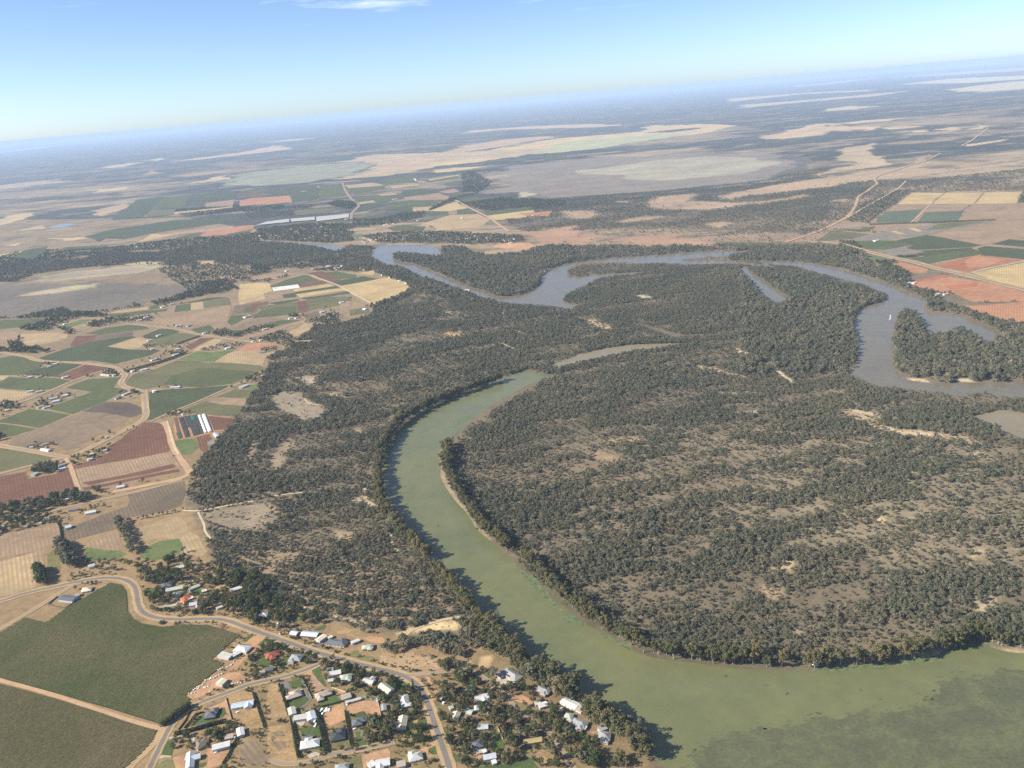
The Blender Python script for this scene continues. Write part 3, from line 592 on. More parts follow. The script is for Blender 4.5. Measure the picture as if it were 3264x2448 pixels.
def scatter_group():
    ng = bpy.data.node_groups.new('woodland_scatter', 'GeometryNodeTree')
    ng.interface.new_socket('Geometry', in_out='INPUT', socket_type='NodeSocketGeometry'); ng.interface.new_socket('Geometry', in_out='OUTPUT', socket_type='NodeSocketGeometry')
    n, L = ng.nodes, ng.links.new
    gi, go = n.new('NodeGroupInput'), n.new('NodeGroupOutput')
    ci = n.new('GeometryNodeCollectionInfo'); ci.inputs['Collection'].default_value = src; ci.inputs['Separate Children'].default_value = True; ci.inputs['Reset Children'].default_value = True
    ip = n.new('GeometryNodeInstanceOnPoints'); ip.inputs['Pick Instance'].default_value = True
    def attr(nm, ty):
        a = n.new('GeometryNodeInputNamedAttribute'); a.data_type = ty; a.inputs['Name'].default_value = nm; return a.outputs[0]
    L(gi.outputs[0], ip.inputs['Points']); L(ci.outputs[0], ip.inputs['Instance']); L(attr('kind', 'INT'), ip.inputs['Instance Index'])
    cx = n.new('ShaderNodeCombineXYZ'); L(attr('turn', 'FLOAT'), cx.inputs[2]); L(cx.outputs[0], ip.inputs['Rotation']); L(attr('size', 'FLOAT_VECTOR'), ip.inputs['Scale'])
    L(ip.outputs[0], go.inputs[0]); return ng
NG = scatter_group()
def scatter(name, xy, kind, hgt, wid, label, cat='woodland'):
    me = bpy.data.meshes.new(name); n = len(xy); me.vertices.add(n)
    co = np.zeros((n, 3)); co[:, :2] = xy; me.vertices.foreach_set('co', co.ravel())
    a = me.attributes.new('kind', 'INT', 'POINT'); a.data.foreach_set('value', kind.astype(np.int32))
    a = me.attributes.new('turn', 'FLOAT', 'POINT'); a.data.foreach_set('value', rng.uniform(0, 6.283, n).astype(np.float32))
    a = me.attributes.new('size', 'FLOAT_VECTOR', 'POINT'); a.data.foreach_set('vector', np.column_stack([wid, wid, hgt]).astype(np.float32).ravel())
    o = bpy.data.objects.new(name, me); C.objects.link(o)
    md = o.modifiers.new('scatter', 'NODES'); md.node_group = NG
    tag(o, label, cat, kind='stuff'); return o
def lone_tree(name, x, y, h, fm, q, leafm, label, cat='tree', group=None, wide=1.0):
    tm, cm = tree_mesh(fm, q % len(FORMS[fm]), leafm)
    e = empty(name, x, y, 0, random.uniform(0, 6.28)); e.scale = (h*wide, h*wide, h); tag(e, label, cat, group)
    for nm, me in (('trunk', tm), ('crown', cm)):
        o = bpy.data.objects.new(nm, me); C.objects.link(o); o.parent = e
    return e

# ---- where the woods grow: (name, key, polygon, trees per hectare, height range, noise scale, gap threshold, mix)
EXCL = []          # filled by fields, roads and houses
ZONES = [
 ('north', 'G', '655,296 690,254 770,212 1050,202 1200,212 1500,222 1700,230 1850,224 1850,262 1400,262 1190,256 1050,266 800,292', 120, (6, 10), 100, 0.1),
 ('north', 'G', '1480,166 1760,152 1990,128 2260,130 2260,225 2160,222 1990,200 1850,190 1480,185', 50, (5, 8), 60, 0.2),
 ('west', 'G', '250,960 400,900 560,880 700,830 1000,760 1300,735 1600,735 1600,800 1300,830 1000,880 700,950 500,990 300,1010', 200, (7, 13), 90, 0.22),
 ('west', 'O', '880,575 830,630 800,680 732,701 683,705 653,725 623,754 598,763 576,775 580,792 560,830 545,850 505,910 462,962 418,1010 402,1070 432,1115 452,1190 475,1240 560,1290 660,1330 780,1352 870,1366 980,1345 1090,1420 1040,1300 960,1190 870,1115 830,1010 850,950 920,895 1000,850 1130,800 1200,780 1310,765 1500,748 1345,690 1240,668 1070,650 960,600', 430, (4.5, 12), 80, 0.33),
 ('east', 'O', '1190,812 1100,868 1005,930 960,985 956,1010 990,1080 1065,1160 1155,1250 1255,1330 1405,1400 1605,1430 1855,1430 2000,1405 2100,1380 2330,1390 2330,870 2212,862 2060,842 1900,837 1845,812 1850,732 1872,668 1918,640 1850,612 1700,572 1500,566 1380,572 1300,600 1210,645 1240,668 1340,690 1480,725 1250,770', 540, (4, 11), 60, 0.34),
 ('north', 'C', '990,682 1150,688 1340,705 1350,640 1500,640 1560,690 1900,690 2212,600 2300,720 2120,785 2050,830 2030,900 1980,950 1900,982 1740,985 1600,945 1480,890 1350,835 1250,790 1050,740 1000,720', 110, (12, 20), 120, 0.15),
 ('north', 'C', '860,640 840,700 900,745 960,775 1100,790 1250,865 1450,935 1600,990 1750,1035 1600,1040 1200,960 1100,900 900,820 600,760 300,740 0,760 -300,740 -300,640 100,605 380,625 600,672 700,630', 95, (10, 18), 110, 0.2),
 ('north', 'G', '650,205 800,185 1200,150 1500,120 1960,105 2300,110 2300,60 1800,70 1300,80 800,80 500,80 300,140 300,240', 80, (10, 18), 100, 0.25),
 ('north', 'F', '-200,500 200,470 700,480 900,540 1000,640 1300,700 1260,840 1000,740 720,660 460,608 100,592 -200,590', 85, (10, 19), 100, 0.22),
 ('north', 'F', '-100,672 120,664 350,680 420,702 700,782 1060,898 1100,915 1040,932 900,960 830,1050 810,1120 840,1200 860,1280 850,1400 770,1520 -100,1520', 95, (11, 19), 100, 0.18),
 ('north', 'F', '1190,1020 1290,1005 1392,1105 1420,1182 1500,1222 1600,1202 1700,1152 1760,1192 1850,1235 1900,1302 2000,1200 2300,1180 2300,1620 1550,1590 1200,1530 1150,1450 1150,1200', 105, (12, 20), 100, 0.1),
 ('north', 'F', '1260,840 1340,880 1420,920 1400,1000 1700,1030 1950,1130 2000,1200 2300,1260 2300,1130 1980,1080 1750,1000 1560,950 1400,850', 90, (10, 18), 60, 0.22),
 ('north', 'B', '-100,1010 200,960 600,940 700,900 1100,900 1500,830 2000,830 2300,860 2300,950 1900,990 1500,980 1200,990 900,980 500,1010 250,1050 100,1106 -100,1106', 85, (10, 17), 110, 0.2),
 ('north', 'D', '0,790 300,760 900,720 1600,740 2300,760 2300,870 1900,840 1300,840 1000,850 500,860 0,870', 26, (7, 12), 200, 0.48),
 ('north', 'D', '0,510 400,515 900,480 1500,430 2300,300 2300,760 1600,740 900,720 300,760 100,740 0,640 300,600', 60, (7, 11), 240, 0.30),
 ('north', 'E', '300,1000 700,960 1350,960 2300,860 2300,1040 1300,1060 950,1290 700,1280 500,1400 360,1420 420,1200', 60, (7, 11), 240, 0.22),
 ('north', 'B', '1700,1106 1690,1040 1900,1020 2000,1040 1900,1106', 50, (8, 12), 60, 0.3),
]
def grow(sel):
    X, K, H, Wd = [], [], [], []
    for nm, key, s, dens, (h0, h1), ns, gap in ZONES:
        if nm != sel: continue
        poly = unproj(px(key, s)); n = int(area(poly)/1e4*dens*2.2)
        if n > 400000: n = 400000
        mn, mx = poly.min(0), poly.max(0); ba = np.prod(mx-mn); n = int(n*ba/area(poly))
        P = rng.uniform(mn, mx, (min(n, 1200000), 2))
        P = P[inside(P, poly)]
        q, f = proj(P); P = P[(f > 0) & (q[:, 0] > -150) & (q[:, 0] < 3414) & (q[:, 1] < 2600)]
        ca_, sa_ = math.cos(R(14)), math.sin(R(14)); d = fbm(np.column_stack([(P[:, 0]*ca_+P[:, 1]*sa_)*0.36, P[:, 1]*ca_-P[:, 0]*sa_]), ns*0.8, 3, 40)
        p = 0.22+0.78*sstep(gap, gap+0.25, d)
        keep = rng.uniform(0, 1, len(P)) < p/2.2*1.25
        P = P[keep]
        X.append(P); m = len(P)
        t = fbm(P, ns*2.5, 3, 77)*0.6+rng.uniform(0, 1, m)*0.4
        h = h0+(h1-h0)*np.clip(t*1.5-0.25, 0, 1)*rng.uniform(0.6, 1.2, m)
        u = rng.uniform(0, 1, m)
        kind = np.where(u < 0.19, 1, np.where(u < 0.70, 2, 3))     # gum, box, shrub
        K.append(kind); H.append(h)
    return np.vstack(X), np.concatenate(K), np.concatenate(H)
def prune(P, arrs, pad=0.0):
    keep = np.ones(len(P), bool)
    for w_ in WATER: keep &= ~inside(P, w_)
    keep &= ~near_road(P)
    for poly in EXCL: keep &= ~inside(P, poly)
    for poly, c, sf, cl in SOFTW:
        if cl: keep &= ~(inside(P+rng.normal(0, sf*0.6, P.shape), poly) & (rng.uniform(0, 1, len(P)) < (0.97 if cl == 1 else cl)))
    return P[keep], [a[keep] for a in arrs]
def along(line, spacing, jit, off=0.0):
    d = np.diff(line, axis=0); L = np.hypot(d[:, 0], d[:, 1]); cs = np.concatenate([[0], np.cumsum(L)])
    t = np.arange(0, cs[-1], spacing)+rng.uniform(-.3, .3, len(np.arange(0, cs[-1], spacing)))*spacing
    t = np.clip(t, 0, cs[-1]); x = np.interp(t, cs, line[:, 0]); y = np.interp(t, cs, line[:, 1])
    k = np.clip(np.searchsorted(cs, t)-1, 0, len(d)-1); nr = np.column_stack([-d[k, 1], d[k, 0]])/np.maximum(L[k], 1e-6)[:, None]
    return np.column_stack([x, y])+nr*off+rng.normal(0, jit, (len(t), 2))
# ================================================================== fields
FC = {'vine': (0.080, 0.104, 0.036), 'dark': (0.055, 0.080, 0.031), 'olive': (0.130, 0.130, 0.056), 'pale': (0.39, 0.285, 0.155), 'red': (0.160, 0.082, 0.050), 'brown': (0.165, 0.125, 0.082),
      'fallow': (0.225, 0.165, 0.105), 'dk': (0.12, 0.092, 0.068), 'tan': (0.30, 0.21, 0.13), 'orange': (0.40, 0.205, 0.110), 'grass': (0.12, 0.145, 0.052), 'yellow': (0.46, 0.34, 0.165),
      'lawn': (0.075, 0.105, 0.032), 'dirt': (0.40, 0.235, 0.128), 'conc': (0.42, 0.36, 0.27), 'pave': (0.17, 0.155, 0.135), 'pink': (0.36, 0.22, 0.15), 'grey': (0.20, 0.175, 0.135), 'teal': (0.098, 0.132, 0.080), 'drylawn': (0.16, 0.15, 0.062), 'net': (0.62, 0.60, 0.55), 'hotred': (0.36, 0.145, 0.075), 'dry': (0.315, 0.212, 0.104)}
NAMES = {'vine': ('vineyard_field', 'green vine field'), 'dark': ('vineyard_field', 'dark green crop field'), 'olive': ('crop_field', 'olive green crop field'), 'pale': ('stubble_field', 'pale straw stubble field'), 'red': ('ploughed_field', 'red brown ploughed field'),
         'brown': ('ploughed_field', 'brown ploughed field'), 'fallow': ('fallow_field', 'tan fallow field'), 'dk': ('fallow_field', 'dark brown fallow field'), 'tan': ('fallow_field', 'tan bare field'), 'orange': ('ploughed_field', 'orange bare field'), 'grass': ('paddock', 'green grass paddock'),
         'yellow': ('stubble_field', 'yellow stubble field'), 'lawn': ('lawn', 'green watered lawn'), 'dirt': ('yard', 'orange dirt yard'), 'conc': ('driveway', 'pale concrete drive'), 'pave': ('driveway', 'grey paved yard'), 'pink': ('driveway', 'pinkish gravel drive'), 'grey': ('paddock', 'grey dry paddock'), 'teal': ('crop_field', 'blue green crop field'),
         'drylawn': ('lawn', 'olive half dry lawn'), 'net': ('netted_field', 'pale netted crop field'), 'hotred': ('ploughed_field', 'bright red bare field'), 'dry': ('paddock', 'dry tan paddock')}
def main_angle(poly):
    d = np.roll(poly, -1, 0)-poly; L = np.hypot(d[:, 0], d[:, 1]); k = np.argmax(L); a = math.atan2(d[k, 1], d[k, 0]); return a % math.pi
LAYN = {}
def field(t, key, s, lay=None, rows=None, spacing=3.2, excl=True, poly=None):
    p = unproj(px(key, s)) if poly is None else poly
    a = main_angle(p) if rows is None else rows
    q = round(a/R(7.5)); c = FC[t]
    LAYN['n'] = LAYN.get('n', 0)+1
    small = t in ('lawn', 'dirt', 'conc', 'pave', 'pink', 'drylawn')
    if t in ('vine', 'dark', 'olive', 'teal'): m = soil('%s_%d' % (t, q), c, 0.42, 0.007, 0.07, (q*R(7.5), spacing), tuple(v*0.45+w*0.3 for v, w in zip(c, (0.2, 0.14, 0.09))), 0.8)
    elif t in ('red', 'brown', 'pale', 'yellow', 'tan', 'fallow', 'orange', 'hotred', 'dk'): m = soil('%s_%d' % (t, q), c, 0.38, 0.007, 0.05, (q*R(7.5), 7.0), tuple(v*0.74 for v in c), 0.7)
    else: m = soil(t, c, 0.5 if t == 'dry' else 0.36, 0.03, 0.25)
    if excl: EXCL.append(p)
    nm, lb = NAMES[t]
    base = 2.4 if small else 2.0
    pp = ragged(p, 2, 0.015)
    return sheet(nm, pp, m, (lay if lay else base)+0.012*LAYN['n'], lb, nm.split('_')[-1], 'fields and yards')
FIELDS = [
 # lower left farmland
 ('red', 'z5', '1230,392 1400,397 1422,470 1452,620 1440,640 1200,690 900,740 640,788 622,762 760,722 930,652 922,602 1040,532 1100,472 1190,422'),
 ('tan', 'z5', '650,792 900,744 1200,694 1440,645 1502,712 1562,812 1300,872 1100,912 880,952 702,982 672,902'),
 ('red', 'z5', '700,905 1100,830 1480,745 1500,775 1200,845 760,930'), ('red', 'z5', '700,950 1100,870 1520,790 1540,812 1120,892 720,975'),
 ('red', 'z5', '-200,905 0,852 220,812 240,872 300,862 470,832 580,792 622,832 662,972 480,1012 300,1062 0,1112 -200,1160'),
 ('brown', 'z5', '1092,1005 1300,952 1580,892 1592,992 1540,1102 1400,1152 1100,1202 1060,1282 800,1352 560,1412 532,1402 512,1282 640,1272 860,1182 1082,1112 1112,1052'),
 ('tan', 'z5', '-200,1410 0,1362 200,1312 360,1292 500,1262 522,1402 280,1492 0,1552 -200,1600'), ('pale', 'S', '-80,1815 0,1790 105,1762 116,1820 112,1872 60,1890 0,1903 -80,1925'),
 ('tan', 'z5', '290,1495 380,1478 380,1640 315,1659'),
 ('pale', 'z5', '1130,1302 1400,1242 1520,1192 1600,1252 1602,1312 1700,1362 1772,1492 1720,1542 1562,1502 1532,1402 1400,1372 1200,1402 1172,1342'),
 ('grass', 'z5', '1210,1472 1370,1402 1530,1382 1562,1452 1540,1502 1450,1542 1280,1572 1192,1542'), ('grass', 'z5', '735,1455 850,1470 1000,1482 1082,1512 1000,1562 800,1572 718,1572'),
 ('tan', 'z5', '700,1430 820,1382 1010,1332 1080,1490 900,1482'), ('drylawn', 'z5', '400,1520 520,1440 520,1640 400,1659'),
 ('olive', 'z5', '-200,590 0,612 240,642 460,692 300,742 0,812 -200,850'),
 ('fallow', 'z5', '60,592 130,512 330,442 620,332 700,302 900,312 1110,352 1010,422 830,502 640,612 560,622 430,572 330,562 230,612'), ('dk', 'z5', '700,300 900,217 1090,222 1200,262 1210,322 1112,350 900,310'),
 ('vine', 'z5', '-200,440 0,372 250,277 600,327 330,440 0,392 -200,370'), ('vine', 'z5', '-200,380 0,402 310,447 100,512 0,492 -200,470'),
 ('vine', 'z5', '410,262 620,192 780,132 560,97 760,22 1050,2 1002,42 972,92 1080,112 970,172 900,212 620,322 430,282'),
 ('dark', 'z5', '1262,370 1272,132 1400,112 1700,97 1960,77 1800,172 1650,232 1450,302 1310,372'), ('olive', 'z5', '1550,292 1800,192 2000,112 2180,112 2110,202 2040,342 1880,337 1600,302'), ('tan', 'z5', '1760,215 1850,178 2120,190 2080,250 1900,240'),
 ('orange', 'N', '380,310 490,270 900,220 1130,225 1720,300 1640,440 1520,560 1250,590 1150,640 400,760'), ('red', 'N', '1120,245 1700,310 1660,400 1540,540 1260,570'),
 ('grass', 'N', '400,790 840,740 920,950 760,1080 560,1110 490,1090'), ('red', 'N', '860,720 1150,650 1220,750 1090,830 1150,960 1020,1050 930,950'), ('grass', 'z5', '2120,75 2194,70 2194,110 2100,105'),
 ('olive', 'z6', '1082,880 1092,842 1150,792 1350,742 1520,672 1750,687 2200,762 2190,792 2000,872 1710,907 1480,882 1220,920'), ('vine', 'z6', '1480,802 1710,732 2192,767 1990,870 1720,900 1400,872'),
 ('vine', 'z6', '-200,690 0,652 110,632 260,652 290,672 380,692 330,752 160,795 0,802 -200,810'), ('dark', 'z6', '170,792 330,742 560,692 720,702 600,752 480,812 350,802'), ('red', 'z6', '480,812 740,707 900,722 940,742 640,840'),
 ('vine', 'z6', '-200,900 0,852 80,812 220,822 470,822 620,847 460,917 250,930 0,912 -200,930'), ('pale', 'z6', '-200,950 0,922 250,942 300,962 170,1012 0,1032 -200,1050'), ('pale', 'z6', '-100,800 80,800 30,840 -100,850'),
 ('dark', 'z6', '330,652 560,572 830,502 1130,462 1190,472 920,552 1100,577 1380,582 1280,632 980,702 800,672 560,682 380,667'), ('pale', 'z6', '920,552 1180,472 1290,502 1200,562 1100,577'),
 ('red', 'z6', '600,552 660,462 840,452 800,508 650,547'), ('brown', 'z6', '840,452 1140,422 1150,452 1060,472 800,508'), ('vine', 'z6', '740,442 900,392 1100,367 1250,372 1280,402 1130,417 850,450'), ('pale', 'z6', '170,502 180,442 500,432 590,452 570,482 480,512 300,547 190,540'),
 ('vine', 'z6', '-200,360 0,342 140,322 300,312 440,302 360,352 200,382 0,402 -200,420'), ('vine', 'z6', '0,328 140,318 150,322 0,350'), ('grass', 'z6', '480,390 700,320 780,318 740,345 560,400'), ('dark', 'z6', '1220,462 1370,402 1480,402 1540,422 1500,452 1350,492 1260,482', ),
 ('olive', 'z6', '1290,502 1540,432 1720,462 1560,532 1220,542'), ('red', 'z6', '1600,552 1720,482 1840,477 1720,532 1640,582'), ('pale', 'z6', '1660,582 1850,482 1920,492 1860,542 1700,592'), ('pale', 'z6', '1850,682 1960,612 2240,532 2240,712 2100,702'), ('grass', 'z6', '1530,667 1700,592 1830,602 2030,572 1960,610 1840,680 1700,682'),
 ('vine', 'z6', '1500,257 1510,197 1640,182 1642,240'), ('pale', 'z6', '1644,240 1642,182 1745,167 1755,226'), ('olive', 'z6', '1757,222 1747,167 1970,132 1985,192'), ('dark', 'z6', '1500,192 1800,132 1940,127 1960,130 1740,163'), ('vine', 'z6', '1280,235 1285,205 1360,192 1370,225'),
 ('tan', 'z6', '1320,362 1400,272 1720,257 1990,197 1960,332 1660,377 1600,382 1400,372'), ('vine', 'z6', '940,272 1270,242 1440,227 1430,247 1170,282 960,302'), ('pale', 'z6', '930,267 1000,242 1280,212 1270,237 960,268'),
 ('brown', 'z6', '1990,282 2020,202 2240,162 2240,200 2190,262 2090,267'), ('vine', 'z6', '2092,264 2102,222 2190,202 2180,252'), ('vine', 'z6', '1950,342 1990,287 2090,282 2100,312 1990,372'), ('tan', 'z6', '1950,402 2090,352 2240,332 2200,372 2080,412'), ('vine', 'z6', '1640,402 1740,382 1800,367 1840,402 1780,442 1700,437'),
 ('pale', 'z6', '2100,560 2240,530 2240,590 2120,600'), ('tan', 'z6', '0,440 80,420 160,430 160,500 60,520 -80,520'), ('tan', 'z6', '780,330 920,290 960,300 840,345'),
 # farmland around y 880
 ('yellow', 'C', '-80,900 60,887 130,892 150,947 90,962 100,1002 -80,1045'), ('vine', 'C', '130,912 250,867 390,827 480,872 330,897 150,922'), ('red', 'C', '397,820 500,807 620,852 630,872 560,882 482,852'), ('vine', 'C', '510,817 600,807 740,832 740,852 630,862'),
 ('dark', 'C', '560,882 800,840 890,862 700,897 620,907'), ('net', 'C', '150,922 330,900 345,922 160,947'), ('yellow', 'C', '300,932 560,897 590,912 310,952'), ('red', 'C', '335,898 500,872 545,890 345,920'), ('yellow', 'C', '620,912 700,899 890,864 950,852 1080,882 1130,932 1030,982 870,1042 700,962 640,937'),
 ('dark', 'C', '310,954 600,912 620,922 320,967'), ('yellow', 'C', '320,969 630,927 660,942 350,992'), ('dark', 'C', '350,997 690,947 705,962 400,1007'), ('dark', 'C', '220,972 310,957 320,987 235,997'), ('tan', 'C', '100,987 210,967 225,1000 120,1017'), ('dark', 'C', '120,1032 330,1002 340,1012 190,1042'),
 ('red', 'C', '185,1042 235,1032 230,1072 185,1072'), ('red', 'C', '325,1022 390,1012 400,1092 330,1102'), ('olive', 'C', '395,1012 520,987 700,985 700,1010 520,1062 402,1087'), ('olive', 'C', '50,1052 180,1042 320,1022 330,1100 100,1120'), ('red', 'C', '0,1040 120,1020 115,1040 50,1050 0,1100'), ('yellow', 'C', '740,825 860,800 880,815 860,835'), ('tan', 'C', '0,850 100,825 360,818 250,840 100,870 0,880'), ('olive', 'C', '690,1080 820,1060 850,1100 700,1120'),
 ('olive', 'Q', '-40,715 480,747 520,780 490,800 -40,768'), ('pale', 'Q', '455,612 640,617 590,650 520,690 500,745 455,742'), ('orange', 'Q', '240,600 330,540 480,515 680,545 560,560 500,580 330,600'), ('tan', 'Q', '240,470 400,430 650,370 900,290 930,310 800,340 600,410 380,465 300,480'), ('pale', 'Q', '720,420 850,370 920,320 1020,320 1010,370 900,420 820,465 780,440'), ('fallow', 'Q', '145,370 400,290 560,260 700,270 500,330 280,385'), ('vine', 'Q', '500,330 690,285 890,290 640,345 560,350'), ('vine', 'Q', '400,270 460,200 640,160 840,150 850,220 600,250'), ('red', 'Q', '852,100 940,87 948,190 852,212'), ('brown', 'Q', '920,225 1070,190 1080,245 940,280'), ('olive', 'Q', '954,85 1110,60 1280,75 1280,140 962,190'), ('pale', 'Q', '800,500 1010,485 1030,510 830,520'), ('vine', 'Q', '130,390 320,387 300,420 140,412'),
 # across the river
 ('pale', 'C', '1200,472 1400,412 1600,402 1690,442 1600,502 1310,522 1290,492'), ('yellow', 'C', '1250,382 1440,317 1530,362 1400,384'), ('vine', 'C', '1230,402 1388,384 1398,412 1280,416'), ('tan', 'C', '1394,386 1450,372 1460,406 1402,410'), ('vine', 'C', '1455,372 1532,364 1590,392 1464,406'), ('vine', 'C', '1640,387 1980,362 1990,371 1660,407'), ('yellow', 'C', '1660,415 1990,374 2010,412 1880,437 1700,447'), ('orange', 'C', '1880,402 2130,382 2090,422 1960,420'),
 ('vine', 'C', '1470,302 1560,287 1690,282 1720,297 1600,312 1500,327'), ('dark', 'C', '290,217 460,202 470,237 480,262 470,300 290,325'), ('vine', 'C', '470,203 640,190 670,240 690,268 480,304 482,240'), ('vine', 'C', '680,227 940,207 950,222 860,237 720,257'), ('vine', 'C', '740,292 940,267 1060,262 1090,272 1060,292 910,322 740,322'), ('dark', 'C', '1060,242 1210,222 1250,242 1320,252 1160,277 1070,262'), ('vine', 'C', '910,332 1190,297 1330,317 1290,347 980,357'),
 ('tan', 'C', '1066,287 1330,254 1400,282 1380,302 1220,307 1100,302'), ('pale', 'C', '750,322 860,307 880,320 770,336'), ('dark', 'C', '780,352 900,327 920,347 800,372'), ('pale', 'C', '1140,357 1290,347 1250,382 1140,387'), ('dark', 'C', '1000,362 1136,354 1136,384 980,382'), ('pale', 'C', '660,202 860,182 940,202 690,222'), ('pale', 'C', '890,267 1010,257 1030,266 920,274'), ('olive', 'C', '720,265 860,240 880,250 760,275'), ('vine', 'C', '940,165 1100,135 1180,140 1180,180 960,190'), ('vine', 'C', '1200,165 1450,135 1480,150 1250,180'), ('vine', 'C', '1350,190 1480,165 1520,175 1380,205'), ('pale', 'C', '960,205 1180,190 1190,200 1000,225'), ('yellow', 'C', '1250,160 1460,128 1470,132 1260,168'), ('tan', 'C', '1320,245 1430,225 1470,245 1400,260'), ('vine', 'C', '1390,262 1470,247 1570,256 1450,282'),
 ('orange', 'C', '-80,310 0,292 270,272 288,320 0,345 -80,352'), ('dark', 'C', '0,350 270,322 284,330 0,362'), ('vine', 'C', '-60,240 0,232 140,224 100,250 -60,262'), ('dark', 'C', '140,242 280,217 285,270 110,275'), ('red', 'C', '-60,264 100,252 95,270 -60,282'), ('olive', 'C', '720,417 950,372 960,392 830,422 740,437'), ('vine', 'C', '960,502 1080,477 1230,492 1220,522 1000,522'), ('vine', 'C', '60,500 440,456 690,434 680,447 430,472 80,505'), ('olive', 'C', '300,380 545,362 550,395 310,412'), ('grass', 'C', '690,555 790,540 800,560 720,575'), ('pale', 'C', '640,515 900,500 860,515 700,525'),
 # far left
 ('dark', 'B', '780,667 910,567 975,522 1160,502 1060,590 985,657'), ('vine', 'B', '1062,590 1167,505 1355,487 1290,582 1110,590'), ('olive', 'B', '1000,650 1060,602 1240,592 1230,627'), ('dark', 'B', '1300,542 1360,490 1690,462 1650,512'), ('tan', 'B', '1450,547 1660,522 1640,572 1460,577'), ('yellow', 'B', '1230,612 1640,572 1640,582 1230,627'),
 ('dark', 'B', '600,782 800,732 1200,672 1700,642 1690,672 1400,712 1060,762 880,802 760,792 700,822'), ('yellow', 'B', '970,822 1070,767 1250,767 1000,822'), ('pink', 'B', '1100,772 1650,707 1640,732 1260,768'), ('orange', 'B', '1410,782 1470,742 1650,715 1780,702 1790,727 1590,772'), ('dark', 'B', '80,932 170,882 340,852 310,902 230,952'), ('dark', 'B', '340,907 470,857 770,847 720,872 500,882'), ('teal', 'B', '520,902 540,887 660,882 640,892'), ('vine', 'B', '1240,790 1420,750 1400,785 1280,795'), ('vine', 'B', '1600,765 1780,735 1750,760 1620,775'),
 # right hand farmland
 ('yellow', 'F', '1170,132 1300,37 1560,40 1460,132'), ('yellow', 'F', '1472,130 1572,40 1880,35 1800,128'), ('yellow', 'F', '1812,128 1890,35 2200,27 2150,127'), ('tan', 'F', '940,292 1040,212 1140,142 1450,137 1770,137 1660,272 1280,287 950,302'), ('teal', 'F', '1000,282 1080,192 1380,172 1290,277'), ('teal', 'F', '1340,277 1400,197 1725,182 1660,267'), ('tan', 'F', '1680,262 1785,137 2130,132 2330,128 2330,255 1960,267'),
 ('olive', 'F', '500,437 640,342 970,377 800,412'), ('grey', 'F', '780,422 975,374 1450,302 1960,268 1440,376 1200,402 1000,442'), ('vine', 'F', '840,347 900,320 1000,312 980,335 900,355'), ('olive', 'F', '1490,300 1680,275 1900,272 1600,330 1400,345'), ('vine', 'F', '800,432 1180,427 1310,462 1080,502 920,492'), ('dark', 'F', '1170,426 1420,382 1900,462 1770,482 1330,502 1240,492 1310,462'), ('vine', 'F', '1280,572 1400,557 1780,492 1890,522 1820,547 1430,617'), ('dark', 'F', '1340,547 1350,512 1800,484 1780,494 1400,556'),
 ('tan', 'F', '1450,377 1960,272 2330,262 2330,432 2100,417 1950,456 1870,466'), ('dark', 'F', '1950,457 2090,417 2330,440 2330,490'), ('dark', 'F', '1830,492 1900,472 2330,508 2330,590 1860,547'), ('grey', 'F', '990,517 1210,482 1410,522 1150,557'), ('hotred', 'F', '1470,632 1830,547 2190,582 1750,682'), ('orange', 'F', '1720,590 1830,550 2060,585 1900,640 1760,650'), ('yellow', 'F', '1790,692 2330,590 2330,850 2000,762'), ('yellow', 'F', '1120,355 1160,345 1240,372 1200,378'), ('yellow', 'F', '1265,330 1310,322 1390,350 1350,357'),
 ('orange', 'F', '1110,632 1190,597 1430,662 1420,692 1290,692'), ('orange', 'F', '1300,762 1560,712 1900,772 2330,890 2330,922 1800,932 1640,862 1500,852 1400,832 1290,802'), ('hotred', 'F', '1310,755 1560,705 1620,722 1350,770'), ('hotred', 'F', '1560,800 1850,770 1830,800 1620,830'), ('orange', 'F', '1720,962 2330,922 2330,1150 2050,1072 1850,1012'), ('grass', 'F', '920,550 1060,560 1050,590 940,600'), ('vine', 'D', '1520,838 1600,822 1880,828 1850,848 1620,850'), ('vine', 'D', '1930,850 2000,832 2150,838 2140,852'), ('vine', 'F', '-60,445 160,450 140,470 -60,468'), ('vine', 'F', '170,460 440,452 440,472 180,478'), ('vine', 'D', '-40,600 200,575 215,588 -40,612'), ('vine', 'D', '300,215 450,208 450,232 300,245'),
 # lawns, yards and drives in the riverside town
 ('lawn', 'T1', '700,932 860,742 960,702 1300,592 1340,642 1330,702 1260,772 1050,852 850,892'), ('lawn', 'T1', '190,1422 270,1182 380,1152 420,1242 380,1442'), ('drylawn', 'T1', '100,1592 300,1502 450,1532 430,1700 60,1700'), ('dirt', 'T1', '1010,1482 1000,1332 1090,1302 1110,1382 1390,1342 1400,1422 1270,1582 980,1700 890,1700 1000,1602'), ('dirt', 'T1', '400,1472 600,1422 620,1700 450,1700'), ('dirt', 'T1', '970,622 1270,502 1330,432 1430,802 1390,832 1120,872 1110,842 1280,782 1345,704 1305,590'), ('lawn', 'T1', '850,1592 990,1552 970,1622 860,1662'), ('conc', 'T1', '120,1502 150,1432 360,1442 370,1467'), ('conc', 'T1', '260,1162 300,1112 640,1082 650,1107 400,1142'), ('conc', 'T1', '700,1080 760,1050 790,1290 740,1310'),
